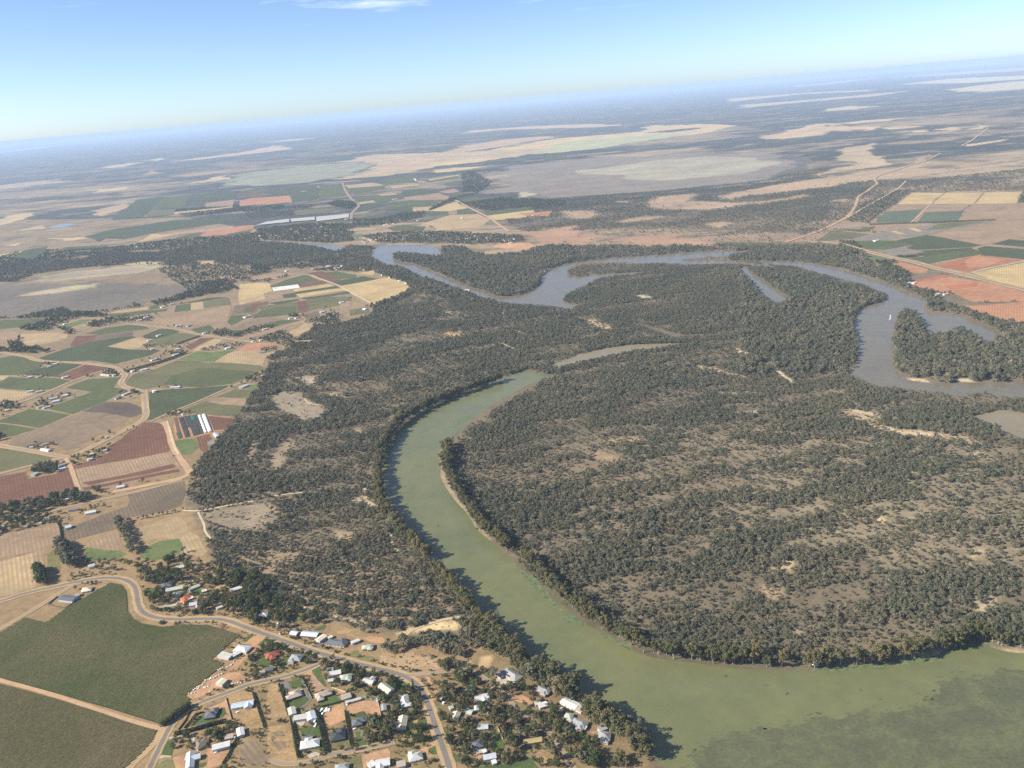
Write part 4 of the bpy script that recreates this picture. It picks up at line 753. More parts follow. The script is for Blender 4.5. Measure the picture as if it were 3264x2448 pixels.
 ('fallow', 'T1', '1580,1202 1850,1182 2120,1562 1950,1622 1600,1562'), ('lawn', 'T1', '1150,1010 1300,985 1290,1040 1190,1060'), ('dry', 'T1', '1440,300 1780,320 2000,960 1700,960 1590,840 1420,780 1340,430'), ('dry', 'T1', '350,1000 720,680 960,600 900,690 700,760 480,1000'), ('fallow', 'T1', '980,540 1250,470 1280,500 1100,560 990,600'), ('dirt', 'T1', '640,370 780,300 1000,130 1330,0 1560,-30 1700,100 1100,300 900,400 740,450'),
 ('lawn', 'T2', '330,132 540,82 590,222 380,252'), ('lawn', 'T2', '290,462 660,402 690,462 560,582 350,592'), ('pave', 'T2', '145,172 300,112 320,130 370,255 320,330 290,260'), ('pave', 'T2', '545,90 570,40 740,442 610,622 520,602 700,460 600,230'), ('lawn', 'T2', '830,522 1140,372 1290,482 900,592'), ('lawn', 'T2', '780,2 900,2 1000,202 960,232 840,102'), ('pink', 'T2', '735,10 770,0 830,92 980,242 1170,302 1330,302 1260,382 1100,262 960,272 800,322 750,252 740,132'),
 ('dirt', 'T2', '960,702 1060,602 1300,492 1330,652 1340,802 1200,872 1060,922 970,832'), ('dirt', 'T2', '1350,562 1640,472 1900,482 1970,792 1750,762 1650,652 1420,742 1390,772'), ('lawn', 'T2', '1420,722 1650,654 1740,742 1640,792 1450,762'), ('lawn', 'T2', '500,962 860,902 900,1102 760,1082 560,1062'), ('lawn', 'T2', '700,1322 960,1232 980,1392 830,1332'), ('lawn', 'T2', '1510,1022 1590,1012 1640,1132 1720,1262 1560,1302'), ('drylawn', 'T2', '1360,1502 1600,1432 1650,1700 1500,1700'), ('dirt', 'T2', '1620,1422 2090,1312 2130,1422 2120,1482 1900,1502 1740,1542 1680,1700 1650,1700'), ('conc', 'T2', '660,1430 800,1375 880,1400 870,1500 840,1440 690,1490'), ('conc', 'T2', '420,830 640,800 600,900 540,930'), ('drylawn', 'T2', '1100,1210 1340,1150 1390,1290 1180,1300'), ('pave', 'T2', '1595,960 1650,940 1640,1090 1600,1120'),
 ('dry', 'T2', '-40,185 120,172 330,762 -40,902'), ('dry', 'T2', '-40,935 370,862 500,1562 100,1612 -40,1502'), ('fallow', 'T2', '20,1032 230,1002 290,1132 280,1302 150,1342 20,1152'),
 ('lawn', 'T3', '70,92 180,32 420,182 340,242 200,272'), ('lawn', 'T3', '680,1332 830,1262 900,1402 760,1422'), ('lawn', 'T3', '490,822 620,762 750,802 750,902 540,922'), ('lawn', 'T3', '1060,1352 1240,1452 1260,1562 1090,1542'), ('lawn', 'T3', '1790,1302 1900,1022 2000,1152 2050,1302 1850,1382'), ('lawn', 'T3', '1380,1662 1800,1602 2212,1582 2212,1720 1380,1720'), ('dirt', 'T3', '400,922 440,802 530,752 700,682 720,722 520,782 485,902 780,902 790,952 420,942'), ('dirt', 'T3', '540,1342 840,1152 860,1242 700,1312 680,1412 780,1432 920,1412 950,1482 700,1482 640,1372'), ('dirt', 'T3', '720,60 760,160 870,340 820,360 700,180 640,40'), ('dirt', 'T3', '720,440 830,410 830,440 740,490'), ('dirt', 'T3', '960,1110 1210,1065 1220,1100 980,1150'), ('dirt', 'T3', '1500,1440 1620,1390 1700,1410 1600,1500 1380,1560'), ('lawn', 'T3', '930,1020 980,980 1080,1040 1060,1090 980,1100'), ('drylawn', 'T3', '740,500 820,480 960,600 780,620'),
 ('dry', 'T4', '470,1402 600,1332 820,1442 780,1592 560,1622'), ('lawn', 'T4', '100,1602 300,1442 420,1502 560,1700 60,1700'), ('dirt', 'T4', '-20,392 250,372 440,472 430,542 290,532 100,472'), ('lawn', 'T4', '0,900 260,860 280,880 40,960'), ('dirt', 'T4', '840,1130 1000,1120 980,1160 880,1150'), ('dirt', 'T4', '1000,1330 1140,1300 1060,1390 1030,1380'), ('dirt', 'T4', '1440,1020 1590,990 1610,1040 1480,1060'),
 ('lawn', 'T7', '200,1010 300,955 500,1090 400,1170 280,1120'), ('lawn', 'T7', '1900,1060 2000,1010 2110,995 2150,1030 2050,1130 1960,1130'), ('conc', 'T8', '-120,960 0,930 60,1000 220,1060 310,1100 180,1140 20,1130 -60,1090 -160,1190 -220,1210 -100,1040'), ('lawn', 'T7', '1790,960 1880,900 1960,960 1830,1010'),
 ('lawn', 'T5', '40,262 160,192 380,182 400,222 180,272'), ('lawn', 'T5', '900,232 1200,202 1160,312 1000,332 980,282'), ('drylawn', 'T5', '300,562 640,502 650,542 420,622'), ('dirt', 'T5', '1310,212 1480,112 1600,97 1620,132 1340,232'), ('dirt', 'T5', '1600,342 1680,252 1920,222 1900,262 1780,342 1640,402'), ('conc', 'T5', '800,72 1080,-8 1080,32 840,97'), ('conc', 'T5', '270,552 660,442 760,432 780,472 600,512 290,567'), ('lawn', 'T5', '1830,1122 1990,1002 2040,1042 1900,1142'), ('lawn', 'T5', '1985,1142 2080,1042 2180,1062 2060,1152'), ('lawn', 'T5', '2100,1202 2250,1102 2250,1192 2150,1222'), ('dirt', 'T5', '1990,960 2120,1010 2250,1040 2250,1180 2100,1300 1950,1400 1700,1660 1560,1660 1700,1500 2010,1260 1990,1180 1780,1170 1900,1150 2060,1010'), ('dirt', 'T5', '1310,1432 1420,1362 1640,1432 1540,1492'),
 ('lawn', 'T6', '380,1100 480,960 560,940 560,1060 450,1160 380,1160'), ('lawn', 'T6', '0,1000 100,960 250,1050 200,1150 40,1120 -60,1060'), ('lawn', 'T6', '980,482 1180,392 1220,402 1180,482 1060,502'), ('drylawn', 'T6', '560,372 640,242 800,172 880,282 760,382'), ('lawn', 'T6', '170,720 300,680 420,740 380,790 250,760'), ('lawn', 'T6', '0,750 130,640 180,650 80,780'), ('drylawn', 'T6', '1600,932 1700,852 1780,842 1800,932 1690,972'), ('drylawn', 'T6', '1770,992 1900,932 2020,952 2060,1002 1960,1052 1830,1022'), ('dirt', 'T6', '1860,632 2000,592 2212,622 2280,720 2080,722 1960,692'), ('dry', 'T6', '1400,552 1440,462 1540,442 1840,552 1700,602'), ('pave', 'T6', '1010,752 1200,662 1230,632 1260,652 1200,722 1060,802 1000,792'), ('dry', 'T6', '980,962 1160,902 1210,952 1080,1032'), ('lawn', 'T6', '960,1182 1100,1122 1120,1202 1180,1462 1200,1482 1040,1322 980,1232'), ('pave', 'T6', '840,1062 920,962 1000,982 980,1052'), ('dirt', 'T6', '740,1272 960,1172 980,1272 960,1332 900,1280'),
]
for t in FIELDS: field(t[0], t[1], t[2], excl=True)

# ---- nursery beds and poly tunnels
def bed(s, w_px_a, w_px_b, key='N'): pass
NURS = [('410,290 520,740', 8, (0.12, 0.085, 0.06), 0.5), ('520,285 680,710', 10, (0.045, 0.05, 0.045), 1.6), ('600,260 690,500', 5, (0.07, 0.075, 0.055), 1.2), ('690,250 860,675', 11, (0.05, 0.05, 0.042), 1.5), ('790,240 905,660', 9, (0.055, 0.06, 0.04), 1.4), ('870,225 1010,640', 9, (0.06, 0.055, 0.045), 1.4), ('470,620 520,735', 9, (0.05, 0.085, 0.03), 1.2), ('770,255 810,340', 8, (0.02, 0.16, 0.11), 2.0)]
for k, (s, w, c, h) in enumerate(NURS):
    p = W('N', s); d = p[1]-p[0]; L = np.hypot(*d); a = math.atan2(d[1], d[0]); m = p.mean(0)
    e = empty('nursery_bed', m[0], m[1], 0, a)
    vs_, fs_ = [], []
    nx = max(3, int(L/6))
    for i in range(nx+1):
        x = -L/2+L*i/nx
        for y, z in ((-w/2, 0.0), (-w/2, h*random.uniform(.8, 1.1)), (0, h*random.uniform(.9, 1.2)), (w/2, h*random.uniform(.8, 1.1)), (w/2, 0)): vs_.append((x, y+random.uniform(-.3, .3), z))
    for i in range(nx):
        for j in range(4): fs_.append((i*5+j, i*5+j+1, i*5+j+6, i*5+j+5))
    fs_ += [(0, 1, 2, 3, 4), tuple(nx*5+j for j in (4, 3, 2, 1, 0))]
    mk('bed_cover', vs_, fs_, plain('bed_%d' % k, c, 0.8, 0.2, 0.4, 0.3), e)
    tag(e, ['brown nursery bed beside the orange track', 'widest dark nursery bed left of the bare sand lane', 'short dark nursery bed against the sand lane', 'dark nursery bed right of the bare sand lane', 'dark green nursery bed fourth from the white tunnel', 'dark nursery bed next to the domed tunnels', 'small green nursery bed at the near end', 'teal shade cloth over the far end of a bed'][k], 'nursery bed', 'nursery beds')
def tunnel(s, w, h, c, label, segs=1):
    p = W('N', s); d = p[1]-p[0]; L = np.hypot(*d); a = math.atan2(d[1], d[0]); m = p.mean(0); e = empty('poly_tunnel', m[0], m[1], 0, a); tag(e, label, 'poly tunnel', 'nursery tunnels')
    mt = plain('tunnel_'+label[:5], c, 0.5, 0.4, 0.06, 0.4)
    for g in range(segs):
        x0, x1 = -L/2+L*g/segs+0.4*(segs > 1), -L/2+L*(g+1)/segs-0.4*(segs > 1); vs_, fs_ = [], []
        nx = 6
        for i in range(nx+1):
            x = x0+(x1-x0)*i/nx
            for j in range(9):
                t = math.pi*j/8; bul = 1.0 if segs == 1 else (0.85+0.15*math.sin(math.pi*i/nx)); vs_.append((x, -math.cos(t)*w/2*bul, math.sin(t)*h*bul))
        for i in range(nx):
            for j in range(8): fs_.append((i*9+j, i*9+j+1, i*9+j+10, i*9+j+9))
        fs_ += [tuple(range(8, -1, -1)), tuple(nx*9+j for j in range(9))]
        mk('cover', vs_, fs_, mt, e)
tunnel('1035,225 1180,600', 9.5, 3.4, (0.82, 0.80, 0.70), 'long white poly tunnel in the nursery', 1)
tunnel('930,235 1080,625', 7.5, 3.2, (0.66, 0.72, 0.72), 'row of pale domed tunnels beside the long white one', 9)

# ================================================================== roads
M_ROAD = soil('asphalt', (0.18, 0.158, 0.138), 0.16, 0.02, 0.5); M_VERGE = soil('verge', (0.385, 0.27, 0.14), 0.25, 0.02, 0.3); M_TRACK = soil('track', (0.42, 0.275, 0.165), 0.2, 0.03, 0.3); M_PALET = soil('pale_track', (0.50, 0.40, 0.255), 0.2, 0.03, 0.3); M_GRAVEL = soil('gravel_road', (0.27, 0.215, 0.16), 0.2, 0.03, 0.3)
RN = [0]
ROADLINES = []
def road(line, w, mat, label, verge=0.0, lay=3.2, vmat=None, name='road', smooth=2):
    RN[0] += 1; lay += 6.5
    if verge: ribbon('verge', line, w+verge*2, vmat or M_VERGE, lay-0.35+0.013*RN[0] % 0.3, 'dry verge of the '+label, 'verge', smooth=smooth)
    o, p = ribbon(name, line, w, mat, lay+0.004*RN[0], label, 'road', smooth=smooth); ROADLINES.append((p, w/2+max(verge*0.6, 0.5))); return p
main = np.vstack([W('z1', '-180,345 0,300 150,250 330,203 450,180 600,146 780,113 920,106 1020,121 1088,160 1115,222 1122,300 1145,370 1200,412 1300,440 1450,450 1700,439 1850,452 1980,502'), W('z2', '0,527 150,582 300,632 450,690 620,740 800,790 1000,842 1180,882 1280,922 1360,982 1410,1050 1450,1150 1490,1270 1530,1390 1570,1500 1612,1630 1640,1720')])
road(main, 6.6, M_ROAD, 'winding grey sealed road past the vineyard and houses', 4.6)
road(np.vstack([W('z2', '640,745 580,800 450,860 250,922 0,972'), W('z1', '1900,1030 1750,1082 1620,1132 1500,1202 1420,1272 1370,1352 1320,1450 1270,1560 1220,1660 1180,1760')]), 5.6, M_ROAD, 'grey side road curving round the vineyard corner', 3.0, lay=3.0)
road(W('z1', '660,146 560,185 400,290 200,412 0,528 -150,620'), 5.0, M_GRAVEL, 'straight gravel road along the top of the vineyard', 2.5, lay=3.0)
road(np.vstack([W('z2', '1255,905 1330,900 1430,885'), W('T7', '780,930 1000,900 1300,860 1560,865 1640,905 1780,1000 1900,1080 2000,1165 2212,1310'), W('T4', '100,590 300,760 520,910 680,1000 830,1135 910,1290 1010,1450 1125,1620 1200,1760')]), 4.6, M_GRAVEL, 'narrow grey lane through the riverside trees', 1.2, lay=3.0)
road(W('z1', '-180,885 0,945 250,1010 500,1082 800,1185 1050,1270 1290,1335 1345,1345'), 4.2, M_TRACK, 'orange dirt headland between the two vineyards', 1.2)
road(W('z1', '1330,1345 1290,1400 1220,1500 1100,1610 1000,1720'), 6.0, M_VERGE, 'dry dirt headland beside the lower vineyard', 2.0, lay=2.8)
road(W('z5', '1228,120 1240,250 1250,340 1205,388 1050,465 850,570 640,672 560,692 300,642 0,592 -200,560'), 7.0, M_GRAVEL, 'grey road between the fallow field and red field', 6.0)
road(W('z6', '-150,620 0,600 110,622 250,642 300,672 450,686 650,692 850,712 1000,732 1060,785 1085,800 1042,850 1042,882 1100,912 1220,937 1240,965'), 7.0, M_GRAVEL, 'curving grey road through the vine fields', 6.0)
road(W('z6', '960,740 800,785 640,842 480,912 300,987 190,1030 0,1075'), 6.5, M_GRAVEL, 'diagonal farm road past the white sheds', 3.0)
road(W('z5', '560,692 450,715 350,742 180,780 0,832 -200,880'), 6.5, M_GRAVEL, 'grey road beside the long red field', 3.0)
road(W('z5', '440,1150 470,1140 800,1062 1100,1002 1300,952 1560,880'), 6.0, M_GRAVEL, 'straight farm track below the striped field', 2.0)
road(W('z5', '1380,392 1415,405 1440,470 1470,600 1530,690 1605,790 1622,828 1590,850 1500,880 1300,920 1080,965 960,985'), 11.0, M_TRACK, 'orange dirt track round the striped field', 2.0)
road(W('z5', '560,700 600,760 630,850 655,920 675,975'), 8.0, M_TRACK, 'orange lane between red and striped fields', 1.0)
road(W('z5', '1425,380 1450,470 1480,590 1520,665'), 5.0, M_PALET, 'pale ditch track beside the nursery', 0.0, lay=3.6)
road(W('z5', '2194,10 1960,90 1700,210 1450,308 1280,385'), 5.0, M_GRAVEL, 'diagonal lane above the nursery', 2.0)
road(W('z5', '2160,1065 2000,1090 1850,1120 1700,1150 1560,1145'), 4.5, M_PALET, 'pale track into the woodland edge', 1.0)
road(W('z5', '1690,1160 1720,1220 1745,1270 1745,1320 1800,1390'), 4.0, M_PALET, 'pale foot track along the woodland edge', 0.0)
road(W('z2', '430,350 520,375 620,410 720,440 830,465 910,482'), 5.0, M_PALET, 'sandy track at the foot of the scrub', 0.5)
road(W('z2', '1260,580 1300,540 1400,500 1550,450 1720,425'), 4.0, M_PALET, 'pale sandy track toward the lagoon', 1.0)
road(W('z7', '1190,1335 1200,1400 1215,1450 1260,1500'), 4.0, M_PALET, 'short pale track near the lagoon bank', 0.0)
road(W('z7', '460,190 480,225 540,240 600,245'), 4.0, M_PALET, 'pale wheel track in the woodland clearing', 0.0)
road(W('z7', '180,1022 300,1005 400,995 510,985'), 4.0, M_PALET, 'pale straight track in the near woodland', 0.0)
road(W('F', '440,440 660,440 880,505 1100,560 1300,600 1470,650 1700,700 2000,775 2330,855'), 9.0, M_ROAD, 'straight highway beside the orange fields', 14.0)
road(W('F', '270,440 520,360 690,280 760,240 820,180 860,110 860,70 920,35 975,-5').tolist() and np.vstack([W('F', '270,440 520,360 690,280 760,240 820,180 850,110 855,70 920,35'), W('E', '975,1015 1020,990 985,955 1010,925 1130,890 1280,840 1420,800 1530,740')]), 11.0, M_TRACK, 'winding orange dirt road across the far scrub', 3.0)
road(np.vstack([W('F', '760,250 840,200 1000,110 1190,0'), W('E', '1250,965')]), 9.0, M_PALET, 'straight pale fire track through the far scrub', 2.0, smooth=0)
road(np.vstack([W('C', '645,185 665,240 700,290 740,325 765,345 740,370 712,395 705,440')]), 12.0, M_GRAVEL, 'road climbing out of the far town', 4.0)
road(W('C', '1440,305 1530,355 1620,400 1700,440 1760,490 1820,525'), 12.0, M_TRACK, 'dirt road past the pale fields behind town', 3.0)
road(W('E', '1700,680 1780,640 1830,600 1920,535'), 12.0, M_PALET, 'distant pale track on the plain', 0.0)
road(W('C', '0,872 100,860 250,860 400,825 480,860 620,905 680,945 860,1042'), 7.0, M_PALET, 'pale farm lane between the river fields', 0.0)
road(W('z6', '1130,360 1300,380 1440,395 1560,410 1700,450 1850,470 2040,500 2210,520'), 7.0, M_GRAVEL, 'farm road past the orchard block', 4.0)
road(W('F', '1790,690 1900,660 2080,625 2330,575'), 7.0, M_PALET, 'pale lane between red and straw fields', 0.0)
road(W('F', '1290,280 1390,195 1440,140'), 8.0, M_TRACK, 'orange lane between the blue green fields', 0.0, smooth=0)
road(W('T2', '1020,1440 1200,1400 1500,1350 1740,1300 2000,1240 2212,1190'), 6.0, M_GRAVEL, 'shaded dirt lane behind the big houses', 2.0)
road(W('T2', '0,1530 300,1600 600,1560 900,1500 1020,1440'), 5.0, M_GRAVEL, 'shaded lane below the dry paddock', 1.5)
# ================================================================== vineyards with real rows
def vine_mat(key, ca, cb):
    m, nt, b = new_mat(key)
    n1 = noise(nt, 0.006, 4, 0.6, dist=0.5); n2 = noise(nt, 0.5, 3, 0.6)
    col = mixf(nt, maprange(nt, n1, 0.38, 0.66), ca, cb)
    nt.links.new(mul(nt, col, ramp(nt, n2, [(0.3, (0.7,)*3), (0.7, (1.25,)*3)])), b.inputs['Base Color'])
    return m
M_VINE = vine_mat('vine_leaves', (0.108, 0.122, 0.042), (0.172, 0.148, 0.068)); M_VINE2 = vine_mat('browning_vine_leaves', (0.142, 0.126, 0.054), (0.192, 0.156, 0.078)); M_VSOIL = soil('vine_soil', (0.20, 0.145, 0.09), 0.25, 0.01, 0.2)
def vineyard(poly, spacing, ang, label, leaf, seg=2.6):
    EXCL.append(poly)
    sheet('vineyard_field', ragged(poly, 2, 0.01), M_VSOIL, 2.2, 'soil of the '+label, 'field')
    ca, sa = math.cos(-ang), math.sin(-ang); Q = np.column_stack([poly[:, 0]*ca-poly[:, 1]*sa, poly[:, 0]*sa+poly[:, 1]*ca])
    vs_, fs_ = [], []; n = len(Q); r = np.random.default_rng(5); cb, sb = math.cos(ang), math.sin(ang)
    for y in np.arange(math.ceil(Q[:, 1].min()/spacing)*spacing, Q[:, 1].max(), spacing):
        xs = []
        for i in range(n):
            (x0, y0), (x1, y1) = Q[i], Q[(i+1) % n]
            if (y0 > y) != (y1 > y): xs.append(x0+(x1-x0)*(y-y0)/(y1-y0))
        xs.sort()
        for xa, xb in zip(xs[0::2], xs[1::2]):
            if xb-xa < 4: continue
            k = max(2, int((xb-xa)/seg)); X = np.linspace(xa+0.5, xb-0.5, k+1)
            w = 0.80*r.uniform(0.88, 1.12, k+1); h = 1.35*r.uniform(0.93, 1.07, k+1); o = r.normal(0, 0.04, k+1)
            base = len(vs_)
            for x, ww, hh, oo in zip(X, w, h, o):
                for dy, z in ((-ww*0.9, 0.05), (-ww, hh*0.86), (0, hh), (ww, hh*0.86), (ww*0.9, 0.05)):
                    yy = y+dy+oo; vs_.append((x*cb-yy*sb, x*sb+yy*cb, z))
            for i in range(k):
                for j in range(4): a = base+i*5+j; fs_.append((a, a+5, a+6, a+1))
    o = mk('vine_rows', vs_, fs_, leaf); tag(o, label, 'vine rows', kind='stuff'); return o
rp_ = unproj(np.array([[462, 2264], [560, 2206]])); VANG = math.atan2(*(rp_[1]-rp_[0])[::-1])
V1 = W('z1', '-180,660 0,557 210,432 370,472 390,462 530,362 740,237 905,147 990,162 1028,212 1038,300 1043,382 1088,442 1150,477 1320,507 1500,492 1700,492 1830,532 1965,572 1860,660 1735,772 1830,802 1760,872 1640,962 1510,1072 1560,1100 1500,1152 1330,1308 1100,1240 880,1172 700,1122 500,1062 280,1002 100,952 0,922 -180,860')
V2 = W('z1', '-180,915 0,972 200,1022 480,1102 800,1202 1000,1272 1190,1330 1280,1352 1250,1432 1150,1542 1040,1642 900,1760 -180,1760')
vineyard(V1, 2.75, VANG, 'big green vineyard inside the bend of the sealed road', M_VINE)
vineyard(V2, 2.75, VANG, 'brownish vineyard below the orange headland', M_VINE2)

# ================================================================== hedges: dense leafy rows
def hedge(line, w, h, label, mat=None, dens=5.0):
    d = np.diff(line, axis=0); L = np.hypot(d[:, 0], d[:, 1]).sum(); n = int(L*w*dens*0.9)+40; o = line[0]
    P = along(line, L/n, 0.0); r = np.random.default_rng(int(L*10)); vs_, fs_ = [], []
    hb = h*(0.82+0.36*fbm(P, 5.0, 2, 3))
    for (x, y), hh in zip(P, hb):
        for q in range(3):
            off = r.uniform(-.5, .5, 2)*w; z = hh*(1-r.uniform(0, 1)**2.2*0.9); s = r.uniform(0.35, 0.7)*min(1.4, 0.6+h*0.12)
            c = np.array((x-o[0]+off[0], y-o[1]+off[1], z)); nr = np.array((off[0]/w, off[1]/w, 0.5*z/hh))+r.normal(0, .4, 3); nr /= np.linalg.norm(nr)
            u = np.cross(nr, r.normal(0, 1, 3)); u /= np.linalg.norm(u); v = np.cross(nr, u); k = len(vs_)
            vs_ += [c+u*s, c+v*s, c-u*s, c-v*s]; fs_.append((k, k+1, k+2, k+3))
    ob = mk('hedge', vs_, fs_, mat or M_HEDGE); ob.location = (o[0], o[1], 0); tag(ob, label, 'hedge'); ROADLINES.append((line, w*0.6)); return ob
hedge(W('T1', '190,925 300,860 420,760 560,660 700,560'), 5.0, 6.5, 'tall pale hedge at the vineyard corner by the road', leaf_mat('pale_hedge', [(0, (0.10, 0.13, 0.06)), (1, (0.12, 0.145, 0.065))]))
hedge(W('T1', '1805,335 1880,560 1930,720 2005,950'), 1.8, 2.3, 'long dark hedge behind the light blue house')
hedge(W('T1', '1545,1110 1470,1240 1370,1440 1265,1600'), 1.8, 2.2, 'dark hedge between the red yard and dry paddock')
hedge(W('T1', '600,960 700,850 800,720 940,680'), 2.2, 1.8, 'low clipped hedge around the slate house lawn')
hedge(W('T1', '440,1080 640,1030 820,985 1010,930 1300,850'), 3.2, 4.5, 'row of conifers hedging the brown tiled house', M_GARD)
hedge(W('T2', '385,870 420,1040 460,1250 505,1490'), 2.6, 3.2, 'dark green hedge along the dry paddock fence', M_GARD)
hedge(W('T2', '800,640 850,800 900,1000 950,1220 985,1400'), 2.6, 3.8, 'tall green hedge between the white house and charcoal house', M_GARD)
hedge(W('T2', '1330,660 1360,860 1400,1080 1430,1280'), 1.8, 2.6, 'narrow hedge beside the slate blue house', M_GARD)
hedge(W('T2', '900,590 1100,540 1300,485'), 1.6, 1.8, 'low hedge between lawn and red yard')
hedge(W('T2', '165,190 220,370 280,560 330,740'), 2.0, 2.6, 'hedge beside the beige hip roofed house', M_GARD)
hedge(W('z5', '530,1405 515,1290 495,1250'), 2.5, 2.5, 'scrubby fence line between tan and brown paddocks')
hedge(W('z6', '1080,775 1200,740 1350,700 1470,660 1600,610'), 9, 6, 'long dark windbreak beside the netted sheds', M_GARD, 1.2)
hedge(W('z6', '1520,535 1600,505 1720,465'), 6, 4, 'low windbreak across the olive field', M_GARD, 1.2)
hedge(W('F', '950,300 1130,292 1280,288 1500,282 1660,275 1820,268 1980,262'), 10, 6, 'dark windbreak below the blue green fields', M_GARD, 0.6)
hedge(W('F', '1180,560 1240,565 1340,555'), 12, 7, 'dark windbreak above the highway', M_GARD, 0.8)
# ================================================================== houses
RC = {'white': (0.58, 0.58, 0.56), 'offwhite': (0.47, 0.455, 0.415), 'cream': (0.66, 0.58, 0.42), 'blue': (0.48, 0.55, 0.60), 'steel': (0.46, 0.50, 0.54), 'grey': (0.30, 0.31, 0.31), 'slate': (0.115, 0.125, 0.145), 'char': (0.045, 0.048, 0.055),
      'beige': (0.40, 0.34, 0.27), 'brown': (0.21, 0.165, 0.125), 'green': (0.42, 0.46, 0.37), 'dgreen': (0.23, 0.27, 0.21), 'red': (0.42, 0.12, 0.055), 'redb': (0.30, 0.085, 0.05), 'ochre': (0.42, 0.33, 0.16), 'teal': (0.05, 0.30, 0.27), 'tan': (0.33, 0.25, 0.17)}
WC = {'cream': (0.55, 0.47, 0.34), 'brick': (0.27, 0.13, 0.085), 'white': (0.70, 0.69, 0.66), 'iron': (0.45, 0.47, 0.48), 'dark': (0.16, 0.14, 0.12)}
def roof_mat(c):
    key = 'roof_'+c
    if key in MATS: return MATS[key]
    m, nt, b = new_mat(key); n1 = noise(nt, 0.9, 5, 0.65); n2 = noise(nt, 0.12, 3, 0.6)
    k = mul(nt, ramp(nt, n1, [(0.3, (0.86, 0.85, 0.84)), (0.7, (1.08,)*3)]), ramp(nt, n2, [(0.3, (0.88, 0.87, 0.85)), (0.7, (1.06,)*3)]))
    nt.links.new(mul(nt, RC[c], k), b.inputs['Base Color']); b.inputs['Roughness'].default_value = 0.55; b.inputs['Specular IOR Level'].default_value = 0.35
    MATS[key] = m; return m
M_GLASS = plain('window_glass', (0.03, 0.035, 0.045), 0.1, 0.6); M_DOOR = plain('door_paint', (0.16, 0.09, 0.06), 0.5, 0.3); M_TRIM = plain('white_trim', (0.72, 0.71, 0.68), 0.5, 0.3); M_PANEL = plain('solar_cells', (0.02, 0.025, 0.05), 0.15, 0.6)
M_BRICKC = plain('chimney_brick', (0.25, 0.13, 0.09), 0.9, 0.1)
FOOT = []; FRONT = []; HOMES = []
def box(v, f, x0, x1, y0, y1, z0, z1):
    k = len(v); v += [(x, y, z) for z in (z0, z1) for y in (y0, y1) for x in (x0, x1)]
    f += [tuple(k+i for i in t) for t in ((0, 2, 3, 1), (4, 5, 7, 6), (0, 1, 5, 4), (2, 6, 7, 3), (0, 4, 6, 2), (1, 3, 7, 5))]
def roof_shape(L, w, kind, zb, pitch, ov=0.55, th=0.16):
    """closed roof solid over a rectangle L x w centred on the origin; returns verts, faces, ridge ends"""
    a, b = L/2+ov, w/2+ov; v, f = [], []
    if kind == 'flat':
        r = math.tan(R(4))*2*b
        v = [(-a, -b, zb), (a, -b, zb), (a, b, zb+r), (-a, b, zb+r), (-a, -b, zb+th), (a, -b, zb+th), (a, b, zb+r+th), (-a, b, zb+r+th)]
        f = [(3, 2, 1, 0), (4, 5, 6, 7), (0, 1, 5, 4), (1, 2, 6, 5), (2, 3, 7, 6), (3, 0, 4, 7)]; return v, f, None
    rise = math.tan(pitch)*b
    rx = a if kind == 'gable' else max(a-b, 0.02)
    v = [(-a, -b, zb), (a, -b, zb), (a, b, zb), (-a, b, zb), (-a, -b, zb+th), (a, -b, zb+th), (a, b, zb+th), (-a, b, zb+th), (-rx, 0, zb+th+rise), (rx, 0, zb+th+rise)]
    f = [(3, 2, 1, 0), (0, 1, 5, 4), (1, 2, 6, 5), (2, 3, 7, 6), (3, 0, 4, 7), (4, 5, 9, 8), (6, 7, 8, 9), (5, 6, 9), (7, 4, 8)]
    return v, f, ((-rx, 0, zb+th+rise), (rx, 0, zb+th+rise))
def walls(L, w, z1, kind, pitch):
    v, f = [], []; box(v, f, -L/2, L/2, -w/2, w/2, -0.1, z1-0.01); return v, f
